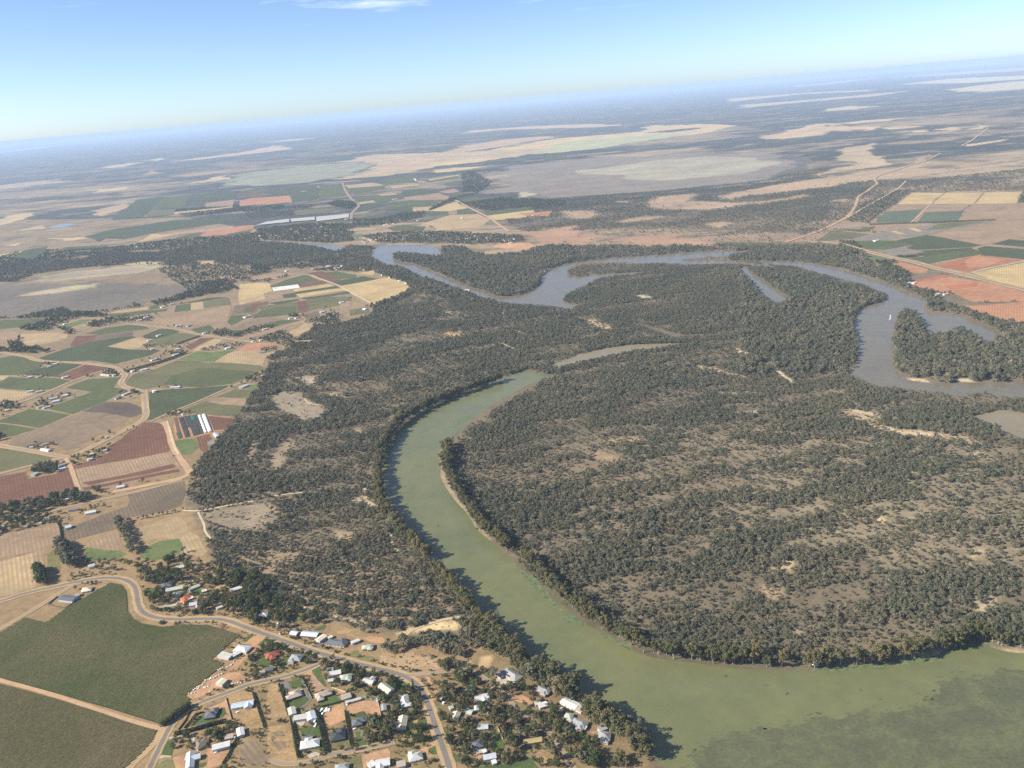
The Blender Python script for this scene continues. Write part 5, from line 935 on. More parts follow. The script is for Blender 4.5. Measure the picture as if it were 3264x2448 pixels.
def house(key, ax, ay, bx, by, w, kind, rc, label, wc='cream', hw=2.7, pitch=23, wing=None, cat='house', name='house', detail=True, panels=0, chimney=False, group=None):
    a, b = unproj(px(key, '%g,%g %g,%g' % (ax, ay, bx, by)), hw+0.6); d = b-a; L = float(np.hypot(*d)); ang = math.atan2(d[1], d[0]); c = (a+b)/2
    if L < w and kind == 'hip': L, w, ang = w, L, ang+math.pi/2
    pt = R(pitch); e = empty(name, c[0], c[1], 0, ang); tag(e, label, cat, group)
    ca, sa = math.cos(ang), math.sin(ang)
    FOOT.append(np.array([(c[0]+x*ca-y*sa, c[1]+x*sa+y*ca) for x, y in ((-L/2-2, -w/2-2), (L/2+2, -w/2-2), (L/2+2, w/2+2), (-L/2-2, w/2+2))]))
    HOMES.append((c, label))
    u_ = -c/np.hypot(*c); FRONT.append(FOOT[-1]+u_*7); FRONT.append(FOOT[-1]+u_*13)
    wm = plain('wall_'+wc, WC[wc], 0.85, 0.1, 0.1, 0.8); rm = roof_mat(rc)
    v, f = walls(L, w, hw, kind, pt); mk('wall', v, f, wm, e)
    v, f, rd = roof_shape(L, w, kind, hw, pt); ro = mk('roof', v, f, rm, e)
    if rd and rd[1][0]-rd[0][0] > 0.5:
        v, f = [], []; box(v, f, rd[0][0]+0.1, rd[1][0]-0.1, -0.14, 0.14, rd[0][2]-0.05, rd[0][2]+0.07); mk('ridge_cap', v, f, rm, ro)
    if wing:
        t, ln, ww = wing; v, f = [], []; s = 1 if ln > 0 else -1; ln = abs(ln); x0 = t*L
        box(v, f, x0-ww/2, x0+ww/2, min(s*(w/2-0.03), s*(w/2+ln)), max(s*(w/2-0.03), s*(w/2+ln)), -0.1, hw-0.03); mk('wing_wall', v, f, wm, e)
        q, g, _ = roof_shape(ln+w/2, ww, kind if kind != 'flat' else 'gable', hw+0.02, pt); cx = s*(w/2+ln/2-w/4)
        mk('wing_roof', [(x0-y*s, x*s+cx, z) for x, y, z in q], g, rm, e)
        FOOT.append(np.array([(c[0]+x*ca-y*sa, c[1]+x*sa+y*ca) for x, y in ((x0-ww/2-1, 0), (x0+ww/2+1, 0), (x0+ww/2+1, s*(w/2+ln+1)), (x0-ww/2-1, s*(w/2+ln+1)))]))
    if detail:
        for sy in (-1, 1):
            nw = max(2, int(L/5))
            for q in range(nw):
                x = -L/2+L*(q+0.5)/nw; v, f = [], []; dr = (q == nw//2)
                y = sy*(w/2+0.03)
                box(v, f, x-(0.5 if dr else 0.8), x+(0.5 if dr else 0.8), y-0.04, y+0.04, 0.05 if dr else 0.95, 2.1 if hw > 2.2 else 1.9); o = mk('door' if dr else 'window', v, f, M_DOOR if dr else M_GLASS, e)
                if not dr: v, f = [], []; box(v, f, x-0.9, x+0.9, y-0.09, y+0.09, 0.85, 0.94); mk('sill', v, f, M_TRIM, o)
    for q in range(panels):
        v = []; z0 = hw+0.16+math.tan(pt)*0.9; x = -L/4+q*1.25; y0, y1 = -w/2+0.6, -w/2+2.3
        hgt = lambda y: hw+0.16+math.tan(pt)*(w/2+0.55-abs(y))+0.07
        v = [(x, y0, hgt(y0)), (x+1.1, y0, hgt(y0)), (x+1.1, y1, hgt(y1)), (x, y1, hgt(y1))]; v += [(p_[0], p_[1], p_[2]-0.05) for p_ in v]
        mk('solar_panel', v, [(0, 1, 2, 3), (7, 6, 5, 4), (0, 4, 5, 1), (1, 5, 6, 2), (2, 6, 7, 3), (3, 7, 4, 0)], M_PANEL, e)
    if chimney:
        v, f = [], []; box(v, f, L*0.2, L*0.2+0.8, -0.9, -0.2, hw, hw+math.tan(pt)*w/2+1.3); mk('chimney', v, f, M_BRICKC, ro)
    return e
def shed(key, ax, ay, bx, by, w, rc, label, kind='gable', hw=3.4, pitch=12, **kw): return house(key, ax, ay, bx, by, w, kind, rc, label, wc=kw.pop('wc', 'iron'), hw=hw, pitch=pitch, cat=kw.pop('cat', 'shed'), name=kw.pop('name', 'shed'), detail=kw.pop('detail', False), **kw)
NEAR = 1
# --- T1
shed('T1', 1570, 945, 1592, 1075, 8, 'white', 'small white gabled shed beside the dry paddock')
shed('T1', 1090, 1292, 1390, 1215, 9, 'white', 'long pale blue white shed facing the red yard', hw=4)
house('T1', 705, 1380, 690, 1650, 9, 'gable', 'steel', 'cross shaped house with steel blue roof beside the red yard', wing=(-0.12, 6.5, 8))
shed('T1', 610, 1475, 690, 1460, 7, 'steel', 'small steel blue carport beside the cross shaped house', 'flat', hw=2.6)
house('T1', 1430, 562, 1810, 490, 9.5, 'gable', 'blue', 'long light blue roofed house beside the dark hedge', 'white', wing=(0.28, -4, 9))
house('T1', 960, 722, 1150, 690, 13, 'hip', 'slate', 'dark slate hip roofed house on a walled green lawn', 'dark', wing=(0.3, 5, 8), chimney=True)
shed('T1', 820, 905, 1000, 880, 5.5, 'slate', 'low dark grey shed behind the conifer row', 'flat', hw=2.6)
house('T1', 800, 1180, 905, 1275, 11, 'hip', 'brown', 'brown tiled house half hidden in a dense garden', wing=(0.0, 5, 8))
shed('T1', 1310, 1112, 1450, 1080, 7, 'beige', 'beige flat roofed garage beside the small white shed', 'flat', hw=2.6)
shed('T1', 1200, 175, 1295, 85, 10, 'cream', 'cream gabled shed in the boulder strewn yard', hw=3.6)
# --- T2
house('T2', 350, 375, 540, 310, 14, 'hip', 'beige', 'beige hip roofed house between two small lawns', 'brick', wing=(-0.2, 5, 8))
house('T2', 800, 390, 1080, 300, 10, 'hip', 'beige', 'beige many hipped house on the pink gravel drive', 'brick', wing=(-0.25, -6, 8))
shed('T2', 372, 585, 402, 705, 8.5, 'offwhite', 'off white gabled shed by the dry paddock fence')
shed('T2', 420, 775, 660, 735, 8, 'offwhite', 'long pale grey shed joined to the blue gabled shed', 'flat')
shed('T2', 705, 665, 745, 795, 11, 'blue', 'light blue gabled shed beside the tall green hedge')
house('T2', 540, 1255, 870, 1190, 13, 'hip', 'white', 'brilliant white hip roofed house inside green hedges', 'white', wing=(-0.1, 5, 9))
shed('T2', 590, 1140, 745, 1105, 8, 'slate', 'blue grey pavilion behind the brilliant white house', 'hip', hw=2.7)
house('T2', 1075, 1112, 1330, 1058, 14, 'hip', 'char', 'charcoal roofed house in the deep shade of hedges', 'dark', wing=(0.25, 6, 9))
house('T2', 1450, 862, 1620, 822, 12, 'hip', 'slate', 'slate blue hip roofed house beside tall gums', 'brick', wing=(0.2, -5, 8))
house('T2', 1240, 62, 1440, 30, 10, 'hip', 'green', 'pale green roofed house in the leafy corner block', wing=(0.2, -4, 7))
house('T2', 1660, 95, 1830, 140, 9, 'gable', 'offwhite', 'off white roofed house above the pale green gable', wing=(0.1, 4, 6))
house('T2', 1965, 175, 2140, 300, 10, 'gable', 'green', 'long pale green gabled house beside the road bend', 'white')
shed('T2', 1265, 412, 1420, 362, 9, 'beige', 'beige garage at the end of the pink drive', hw=3)
shed('T2', 1430, 470, 1600, 420, 3.2, 'offwhite', 'long narrow white container shed above the red yard', 'flat', hw=2.6)
shed('T2', 1335, 492, 1410, 470, 3, 'offwhite', 'short white container beside the long narrow one', 'flat', hw=2.6)
house('T2', 1865, 1575, 2110, 1530, 11, 'gable', 'white', 'wide white roofed house below the red earth yard', 'white', wing=(-0.2, -5, 8))
shed('T2', 1745, 1610, 1840, 1550, 8, 'white', 'square white garage beside the wide white house', 'flat', hw=3)
house('T2', 1150, 1650, 1390, 1615, 10, 'hip', 'grey', 'grey blue hip roofed house at the picture foot', 'brick')
shed('T2', 2000, 530, 2010, 635, 6, 'grey', 'small grey shed with a pale porch by the red yard', hw=2.8)
# --- T3
house('T3', 250, 375, 292, 565, 11, 'hip', 'white', 'white hip roofed house half shaded among garden trees', 'white', wing=(0.4, 3, 5))
house('T3', 252, 745, 208, 960, 11, 'gable', 'cream', 'cream and slate gabled house by the looping drive', wing=(0.1, -4, 7))
house('T3', 345, 1480, 580, 1420, 12, 'hip', 'offwhite', 'off white hip roofed house beside the oval lawn', 'white', wing=(-0.2, 4, 7))
shed('T3', 140, 1595, 280, 1560, 8, 'beige', 'square beige shed below the off white hip house', 'flat')
house('T3', 1200, 670, 1150, 790, 9, 'gable', 'cream', 'cream gabled cottage in the trees east of the road', detail=True)
shed('T3', 1350, 622, 1470, 662, 6, 'green', 'pale green shed in the trees behind the cream cottage', hw=2.8)
shed('T3', 1540, 560, 1540, 632, 5, 'white', 'small white shed beside parked caravans', hw=2.8)
shed('T3', 1062, 592, 1122, 568, 5.5, 'green', 'small pale roofed garage by the sandy drive', hw=2.8)
house('T3', 1520, 432, 1750, 370, 9, 'gable', 'white', 'white roofed house dappled by gum shade near the lane', 'white', wing=(0.1, -4, 7))
house('T3', 1560, 932, 1740, 915, 8, 'gable', 'steel', 'steel blue roofed cottage deep among dark trees', 'white')
house('T3', 1470, 1262, 1650, 1212, 11, 'hip', 'slate', 'slate blue roofed house in tree shade by a dirt drive', wing=(-0.3, -4, 6))
shed('T3', 1542, 1372, 1640, 1350, 4.5, 'beige', 'beige lean-to below the slate roofed shade house', 'flat', hw=2.5)
shed('T3', 1648, 1360, 1708, 1338, 4.5, 'white', 'white lean-to next to the beige one', 'flat', hw=2.5)
shed('T3', 1670, 1472, 1880, 1430, 7, 'steel', 'long blue grey carport roof near the dirt drive', 'flat', hw=2.8)
shed('T3', 1815, 1552, 1885, 1530, 5, 'white', 'little white box shed on the bottom lawn', 'flat', hw=2.8)
# --- T4 / T8
house('T8', 40, 850, 300, 1010, 14, 'hip', 'grey', 'big grey roofed riverside house with solar panels and cream drive', 'cream', panels=8, wing=(-0.38, -7, 10))
house('T8', 620, 1172, 840, 1240, 10, 'hip', 'grey', 'grey roofed house under the tall bank gums', 'brick', wing=(0.2, -4, 7))
shed('T8', 580, 1442, 670, 1420, 6, 'green', 'pale green shed beside the red earth clearing', hw=2.8)
shed('T8', 650, 1482, 795, 1440, 8, 'white', 'bright white shed near the red earth clearing', hw=3.2)
house('T8', 1075, 1372, 1330, 1500, 12, 'gable', 'white', 'very long white roofed riverside house under gums', 'white', pitch=10)
shed('T8', 1338, 1505, 1438, 1552, 11, 'beige', 'beige roofed end block of the long riverside house', 'flat', hw=2.8)
shed('T8', 1015, 1550, 1070, 1530, 5, 'cream', 'small cream hut before the long riverside house', hw=2.6)
house('T4', 1000, 722, 1140, 742, 9, 'hip', 'green', 'pale green hip roofed house near the lagoon trees', wing=(0.2, -3, 6))
house('T4', 1130, 822, 1380, 902, 12, 'hip', 'grey', 'grey hip roofed house with bright terrace by the bank', 'brick', wing=(0.2, -5, 9))
shed('T4', 1250, 905, 1370, 945, 5, 'white', 'white terrace roof in front of the grey bank house', 'flat', hw=2.5)
shed('T4', 1600, 972, 1720, 922, 7, 'grey', 'grey flat roofed garage above the last bank house', 'flat')
house('T4', 1590, 1072, 1800, 1092, 13, 'hip', 'grey', 'grey pyramid roofed house closest to the water', 'cream', wing=(0.1, -5, 8))
house('T4', 280, 1192, 590, 1140, 7, 'gable', 'ochre', 'long ochre roofed building among dark trees', 'cream')
# --- T5
house('T5', 400, 152, 600, 110, 13, 'hip', 'slate', 'dark slate hip roofed house above the long green roof', 'brick', wing=(-0.1, -5, 9))
shed('T5', 490, 222, 790, 160, 10, 'green', 'long pale green shed roof inside the road bend', hw=3.4)
shed('T5', 890, 202, 1075, 130, 7, 'green', 'slim pale green shed next to the small lawn', hw=3)
house('T5', 610, 302, 750, 288, 11, 'hip', 'dgreen', 'grey green hip roofed house below the long green roof', wing=(0.2, -3, 6))
house('T5', 760, 392, 910, 330, 11, 'hip', 'red', 'orange red tiled house with a white verandah', 'cream', wing=(-0.2, -4, 7))
shed('T5', 815, 392, 965, 345, 4.5, 'white', 'narrow white verandah roof beside the orange tiled house', 'flat', hw=2.6)
house('T5', 910, 472, 1040, 450, 9, 'gable', 'steel', 'pale steel roofed cottage below the orange tiled house', 'white')
shed('T5', 1380, 542, 1485, 500, 4.5, 'green', 'small pale green carport near the road verge', 'flat', hw=2.6)
shed('T5', 1640, 222, 1822, 160, 8, 'white', 'white shed roof on bare orange ground by the wood', hw=3.4)
shed('T5', 1125, 237, 1202, 215, 6, 'cream', 'small cream hut on the green paddock', hw=2.8)
house('T5', 1830, 502, 1912, 480, 8, 'gable', 'cream', 'cream cottage hidden in the dark wood edge', 'white')
house('T5', 1725, 1235, 1950, 1270, 14, 'hip', 'white', 'white hip roofed house at the vineyard edge', 'white', pitch=20)
shed('T5', 1660, 1372, 1795, 1300, 7, 'white', 'white link roof behind the vineyard edge house', hw=2.8)
shed('T5', 1440, 1345, 1630, 1392, 10, 'offwhite', 'wide flat grey shed jutting into the vineyard', 'flat', hw=3.2)
# --- T6
house('T6', 45, 202, 180, 202, 11, 'hip', 'white', 'white blue pyramid roofed house in the dark garden', 'white')
house('T6', 352, 385, 395, 375, 7, 'hip', 'green', 'pale green steep turret roof above the road', 'cream', pitch=55, hw=4)
house('T6', 600, 520, 710, 542, 9, 'gable', 'blue', 'short light blue roofed house above the main road', 'brick')
house('T6', 790, 538, 1070, 562, 11, 'gable', 'blue', 'long light blue roofed house above the main road', 'brick')
shed('T6', 1060, 662, 1192, 570, 8.5, 'cream', 'bright cream shed beside the long light blue roof', hw=3.6)
shed('T6', 1245, 612, 1318, 588, 5, 'cream', 'small cream hut behind the dark grey house', hw=2.6)
house('T6', 1240, 682, 1560, 722, 12, 'hip', 'slate', 'wide dark grey house facing the main road', 'cream', wing=(0.2, 5, 9))
shed('T6', 1660, 702, 1792, 650, 5, 'white', 'white caravan shed beyond the dark grey house', 'gable', hw=3)
house('T6', 1850, 792, 2040, 760, 9, 'hip', 'green', 'pale green house beside the red dirt ring', wing=(0.2, -3, 6))
house('T6', 150, 955, 380, 870, 12, 'hip', 'redb', 'red brown tiled house between road and side road', 'brick', wing=(-0.1, -5, 8))
house('T6', 580, 962, 780, 970, 13, 'hip', 'grey', 'grey hip roofed house in the road fork', 'cream', wing=(-0.2, -4, 8), chimney=True)
shed('T6', 170, 1172, 275, 1150, 7, 'slate', 'small slate garage by the side road', hw=2.8)
shed('T6', 40, 1232, 125, 1200, 6.5, 'beige', 'small beige garage by the side road', hw=2.8)
house('T6', 1280, 1252, 1470, 1210, 8.5, 'gable', 'white', 'bright white roofed house on the leafy corner block', 'white')
shed('T6', 1230, 1190, 1335, 1170, 8, 'dgreen', 'grey green garage behind the white corner house', 'gable', hw=2.8)
shed('T6', 1245, 1372, 1335, 1355, 5.5, 'offwhite', 'small pale shed under the corner block trees', hw=2.6)
house('T7', 1795, 365, 1860, 385, 6, 'gable', 'white', 'white steep A-frame cabin alone among the bank gums', 'white', pitch=52, hw=1.6, detail=False)
shed('z1', 497, 262, 612, 276, 13, 'slate', 'dark gabled barn in the walled yard by the vineyard', hw=4)
house('z1', 668, 206, 745, 190, 13, 'hip', 'cream', 'cream roofed farmhouse at the vineyard top', 'white')
shed('z1', 612, 246, 650, 238, 7, 'grey', 'small grey shed next to the cream farmhouse', hw=2.8)
# --- farms further off
FARM = [
 ('z5', 985, 942, 1070, 925, 10, 'white', 'white open sided shed on the orange track'), ('z5', 712, 1163, 830, 1140, 12, 'white', 'long white roofed farmhouse on bare orange ground'), ('z5', 548, 1286, 612, 1268, 13, 'blue', 'light blue barn alone on the brown paddock'),
 ('z5', 342, 612, 430, 627, 9, 'white', 'white shed in the dirt yard by the road corner'), ('z5', 352, 577, 410, 565, 9, 'grey', 'grey shed behind the dirt yard white shed'), ('z5', 240, 602, 328, 586, 8, 'offwhite', 'pale shed at the end of the dirt yard'), ('z5', 270, 842, 322, 812, 12, 'green', 'pale green house in the notch of the red field'), ('z5', 490, 760, 560, 737, 11, 'grey', 'grey house in trees by the red field lane'), ('z5', 492, 788, 562, 771, 8, 'white', 'white shed below the grey house by the lane'),
 ('z5', 740, 706, 790, 692, 9, 'white', 'white house behind the roadside tree row'), ('z5', 745, 668, 800, 650, 8, 'cream', 'cream shed at the corner of the red field'), ('z5', 880, 627, 912, 619, 7, 'white', 'tiny white shed halfway along the red field road'), ('z5', 895, 512, 922, 505, 6, 'white', 'tiny white pump shed on the fallow field edge'), ('z5', 690, 1002, 745, 990, 10, 'grey', 'grey house at the end of the long tree belt'), ('z5', 532, 1052, 592, 1036, 10, 'white', 'white house hidden in the long tree belt'), ('z5', 372, 1217, 460, 1200, 12, 'offwhite', 'pale house at the end of the dark trees'),
 ('z5', 572, 1137, 680, 1120, 8, 'brown', 'brown shed by the straight farm track'), ('M', 1400, 1230, 1525, 1195, 11, 'offwhite', 'pale pyramid house above the winding road'), ('M', 620, 530, 670, 520, 7, 'offwhite', 'small pale shed near the tan paddock trees'), ('M', 380, 590, 440, 580, 7, 'tan', 'small tan shed at the tan paddock corner'), ('M', -10, 600, 60, 570, 9, 'green', 'pale green shed at the picture edge by tan paddock'), ('z5', 1490, 1627, 1580, 1610, 10, 'offwhite', 'pale shed in scrub above the road bend'), ('N', 1265, 610, 1350, 700, 11, 'steel', 'pale steel nursery packing shed'), ('N', 545, 200, 580, 185, 5, 'white', 'small white hut above the nursery beds'), ('N', 450, 160, 500, 150, 7, 'cream', 'cream hut above the nursery beds'),
 ('z5', 222, 127, 286, 115, 10, 'white', 'white shed by the straw coloured field'), ('z5', 290, 132, 370, 115, 9, 'offwhite', 'long pale shed by the diagonal farm road'), ('z5', 410, 192, 496, 170, 10, 'white', 'white hay shed in the green farmyard'), ('z5', 432, 214, 516, 197, 15, 'blue', 'wide light blue barn in the green farmyard'), ('z5', 525, 162, 582, 150, 15, 'white', 'white barn on pink ground in the green farmyard'), ('z5', 355, 267, 436, 245, 8, 'white', 'low white shed below the green farmyard'), ('z5', 305, 262, 378, 242, 8, 'offwhite', 'low pale shed beside the low white one'), ('z5', 1035, 157, 1115, 127, 10, 'cream', 'cream packing shed by the grey road corner'), ('z5', 975, 187, 1030, 167, 8, 'grey', 'grey lean-to below the cream packing shed'), ('z5', 1445, 90, 1545, 82, 10, 'white', 'long white shed between two vine fields'), ('z5', 2045, 92, 2115, 65, 13, 'white', 'white house beside the dark wood corner'), ('z5', 40, 287, 80, 275, 10, 'white', 'white house under a round tree at the edge'), ('z5', 20, 222, 96, 202, 8, 'grey', 'grey long shed above the round trees'),
 ('z6', 525, 817, 590, 801, 11, 'white', 'white twin shed on the red field'), ('z6', 235, 812, 275, 805, 10, 'white', 'white shed behind the dark vine field'), ('z6', 310, 812, 362, 800, 12, 'beige', 'beige house behind the dark vine field'), ('z6', 400, 723, 440, 715, 11, 'offwhite', 'pale house above the dark vine field'), ('z6', 445, 702, 492, 694, 11, 'white', 'white house at the dark vine field corner'), ('z6', 1200, 752, 1270, 738, 13, 'white', 'white house at the foot of the windbreak'), ('z6', 1120, 762, 1162, 750, 13, 'white', 'smaller white house at the foot of the windbreak'), ('z6', 962, 798, 1000, 788, 11, 'steel', 'pale steel shed in the road triangle'), ('z6', 855, 788, 950, 796, 6, 'cream', 'long cream shed beside the road triangle'), ('z6', 1285, 668, 1372, 645, 14, 'offwhite', 'pale framed shade house beside the dark crop'), ('z6', 1480, 625, 1542, 610, 15, 'blue', 'light blue house at the windbreak end'), ('z6', 1928, 568, 2000, 552, 17, 'blue', 'big light blue shed by the orange paddock'), ('z6', 1500, 573, 1552, 565, 10, 'white', 'white house behind the shade house'), ('z6', 1290, 572, 1322, 565, 9, 'white', 'small white house below the olive field'), ('z6', 1262, 498, 1300, 490, 10, 'white', 'white house beside the orchard block'), ('z6', 1340, 458, 1382, 446, 12, 'white', 'white house inside the dark orchard block'), ('z6', 1500, 375, 1562, 364, 13, 'white', 'white house in trees above the olive field'), ('z6', 1600, 375, 1642, 360, 13, 'grey', 'grey house in trees above the olive field'), ('z6', 1230, 302, 1282, 292, 14, 'white', 'white barn beside the red soil patch'), ('z6', 1170, 327, 1222, 318, 12, 'cream', 'cream house beside the white barn'), ('z6', 1378, 213, 1412, 205, 12, 'white', 'white shed on the dark strip field'), ('z6', 1448, 189, 1492, 182, 12, 'steel', 'steel shed near the small square fields'), ('z6', 2088, 300, 2165, 277, 18, 'offwhite', 'pale greenhouse block beside brown soil'), ('z6', 540, 357, 570, 350, 12, 'white', 'white house in the left tree patch'), ('z6', 1735, 437, 1790, 425, 12, 'white', 'white house at the vine field corner road'),
 ('Q', 490, 378, 548, 366, 10, 'white', 'white house in the windbreak above the tan field'), ('Q', 755, 268, 800, 256, 10, 'white', 'white house among dark trees by the vine block'), ('Q', 820, 262, 855, 252, 10, 'offwhite', 'pale shed beside the dark tree house by vines'), ('Q', 1072, 202, 1122, 190, 13, 'steel', 'steel shed above the brown square field'), ('Q', 385, 500, 415, 492, 8, 'white', 'small white shed at the lane junction'), ('Q', 462, 488, 492, 480, 9, 'white', 'white house by the lane near the wood'), ('Q', 1145, 268, 1180, 260, 10, 'offwhite', 'pale house where the wood meets the fields'), ('Q', 460, 610, 520, 602, 10, 'grey', 'grey shed behind the straw paddock trees'), ('Q', 480, 850, 540, 835, 10, 'white', 'white sheds at the wood edge below the curve'),
 ('F', 830, 542, 882, 535, 14, 'red', 'red roofed house in trees above the highway'), ('F', 735, 527, 762, 520, 12, 'red', 'smaller red roofed house above the highway'), ('F', 1240, 772, 1292, 766, 16, 'white', 'white sheds at the orange field by the river'), ('F', 1300, 772, 1325, 765, 12, 'white', 'small white shed next to the riverside sheds'), ('F', 1480, 868, 1522, 857, 14, 'white', 'white house at the corner of the orange field'), ('F', 985, 428, 1022, 420, 16, 'white', 'white farmhouse amid the green fields'), ('F', 1550, 862, 1592, 857, 10, 'offwhite', 'pale shed under a big tree by the orange field'), ('F', 250, 487, 275, 483, 14, 'white', 'white shed beyond the river wood'), ('F', 420, 490, 450, 485, 14, 'offwhite', 'pale house beyond the river wood'),
 ('C', 790, 1072, 815, 1066, 22, 'white', 'white house at the edge of the river fields'), ('C', 490, 1092, 520, 1085, 14, 'white', 'white house below the olive rows'), ('C', 620, 1025, 655, 1018, 14, 'white', 'white sheds among the young trees'), ('C', 1810, 608, 1850, 604, 18, 'white', 'white houses on the orange rise'), ('C', 1480, 430, 1500, 427, 20, 'white', 'white house on the pale field behind town'), ('C', 1985, 412, 1998, 408, 18, 'white', 'white shed on the orange field behind town'), ('C', 990, 300, 1040, 294, 18, 'white', 'white farmhouse among the far vine blocks'), ('C', 1150, 150, 1170, 170, 20, 'offwhite', 'pale farm sheds at the far crossroads'), ('C', 350, 245, 400, 240, 18, 'offwhite', 'pale farmhouse inside the far green block'), ('C', 660, 440, 690, 432, 20, 'steel', 'grey packing shed at the end of the white nets')]
FARMSPOT = []
for key, ax, ay, bx, by, w, rc, lb in FARM:
    mx_, my_ = (ax+bx)/2, (ay+by)/2; ax, bx, ay, by = mx_+(ax-mx_)*.78, mx_+(bx-mx_)*.78, my_+(ay-my_)*.78, my_+(by-my_)*.78; w *= 0.85; FARMSPOT.append(w1(key, mx_, my_))
    shed(key, ax, ay, bx, by, w, rc, lb, kind='gable' if w < 14 else 'hip', hw=3.6, wc='white' if rc in ('white', 'offwhite') else 'iron', name='farm_building', cat='farm building', pitch=15)
# --- netted orchards: long white roofs by the far town
for s, lb in (('40,486 110,461 270,441 272,463', 'first long white net roof before the far town'), ('277,441 450,426 452,449 287,461', 'middle long white net roof before the far town'), ('460,426 690,407 692,431 462,459', 'last long white net roof before the far town')):
    p = W('C', s); e = empty('net_house', p[0, 0], p[0, 1]); tag(e, lb, 'net house', 'long white net roofs'); EXCL.append(p)
    q = p-p[0]; v = [(x, y, 5.0) for x, y in q]+[(x, y, 5.25) for x, y in q]
    mk('net_roof', v, [(3, 2, 1, 0), (4, 5, 6, 7), (0, 1, 5, 4), (1, 2, 6, 5), (2, 3, 7, 6), (3, 0, 4, 7)], plain('net_white', (0.40, 0.39, 0.36), 0.7, 0.2, 0.08, 0.02), e)
    for k in range(4):
        a_, b_ = q[k], q[(k+1) % 4]
        for t in (0.05, 0.5):
            x, y = a_+(b_-a_)*t; c0 = (q.mean(0)-np.array((x, y)))*0.02; v, f = [], []; x += c0[0]; y += c0[1]; box(v, f, x-.15, x+.15, y-.15, y+.15, 0, 4.98); mk('post', v, f, M_TRIM, e)
# --- houses of the far towns, a few pixels each
def town(key, s, n, label, group, cols=('white', 'offwhite', 'grey', 'steel', 'cream', 'slate', 'redb')):
    poly = unproj(px(key, s)); mn, mx = poly.min(0), poly.max(0); k = 0; r = np.random.default_rng(n)
    meshes = {}
    while k < n:
        p = r.uniform(mn, mx, (1, 2))
        if not inside(p, poly)[0] or any(inside(p, w_)[0] for w_ in WATER): continue
        c = cols[int(r.integers(0, len(cols)))]
        if c not in meshes:
            v, f = walls(19, 13, 3.2, 'hip', R(20)); wme = me_of('wall', v, f, [plain('wall_cream', WC['cream'])]); v, f, _ = roof_shape(19, 13, 'hip', 3.2, R(20)); meshes[c] = (wme, me_of('roof', v, f, [roof_mat(c)]))
        e = empty('town_house', p[0, 0], p[0, 1], 0, r.uniform(0, 3.14)); tag(e, label, 'house', group); sc = r.uniform(0.8, 1.35); e.scale = (sc, sc, 1)
        for nm, me in zip(('wall', 'roof'), meshes[c]): o = bpy.data.objects.new(nm, me); C.objects.link(o); o.parent = e
        k += 1
town('C', '40,515 300,480 560,465 720,455 730,500 560,560 300,590 100,580 0,560', 90, 'tiny pale house in the leafy far town below the white nets', 'houses of the far town')
town('C', '860,470 1100,410 1200,420 1180,460 1000,490 880,480', 22, 'tiny pale building in the far town street beside the vines', 'far street buildings')
town('C', '720,580 780,545 900,560 900,590 1050,560 1300,545 1330,590 1100,600 800,610', 34, 'tiny pale house along the far riverbank', 'houses on the far riverbank')
town('C', '1400,590 1500,560 1700,550 1900,570 1920,595 1750,600 1550,620 1420,605', 34, 'tiny pale house in the far green suburb by the orange rise', 'houses of the far suburb')
town('B', '870,870 1100,820 1250,800 1240,825 1000,870 900,885', 22, 'tiny pale house in the village beyond the dark wood', 'village beyond the wood')
town('C', '170,800 420,790 640,760 860,770 860,800 500,795 200,815', 18, 'tiny pale house on the wooded river rise', 'houses on the wooded rise')
town('C', '900,830 1000,820 1130,890 1150,930 1090,900 980,860', 9, 'tiny pale riverside shack beside the straw field', 'shacks by the straw field')

# ================================================================== yard things
M_TANK = plain('tank_white', (0.70, 0.70, 0.68), 0.6, 0.3); M_RUB = plain('tyre', (0.02, 0.02, 0.02), 0.9, 0.1)
def cyl(v, f, cx, cy, r, z0, z1, n=14, r1=None):
    k = len(v); r1 = r if r1 is None else r1
    for z, rr in ((z0, r), (z1, r1)):
        for q in range(n): t = 2*math.pi*q/n; v.append((cx+rr*math.cos(t), cy+rr*math.sin(t), z))
    for q in range(n): f.append((k+q, k+(q+1) % n, k+n+(q+1) % n, k+n+q))
    f.append(tuple(k+n+q for q in range(n))); f.append(tuple(k+n-1-q for q in range(n)))
def tank(key, x, y, r, h, label, c=(0.70, 0.70, 0.68), name='water_tank', cat='water tank'):
    p = w1(key, x, y, h); e = empty(name, *p); tag(e, label, cat); mt = plain('tank_%s' % label[:8], c, 0.6, 0.3)
    v, f = [], []; cyl(v, f, 0, 0, r, -0.05, h); mk('shell', v, f, mt, e); v, f = [], []; cyl(v, f, 0, 0, r+0.1, h+0.01, h+r*0.28, 14, 0.3); mk('lid', v, f, mt, e); return e
tank('T2', 2160, 630, 2.0, 2.4, 'white domed water tank beside the garden trees'); tank('T3', 55, 632, 1.9, 2.2, 'white round tank on the lawn below the white hip house')
tank('T2', 1910, 438, 2.6, 2.0, 'pale blue round tank at the red yard corner', (0.35, 0.50, 0.62)); tank('z5', 1315, 120, 6, 5, 'big pale tank at the vine field corner')
tank('T1', 1475, 1115, 1.5, 2.0, 'small white tank beside the beige garage'); tank('T5', 1035, 505, 1.6, 2.0, 'small white tank below the pale steel cottage')
tank('T3', 960, 500, 1.7, 2.0, 'white tank beside the sandy drive east of the road'); tank('M', 1095, 145, 3.2, 3, 'white tank in the long tree belt')
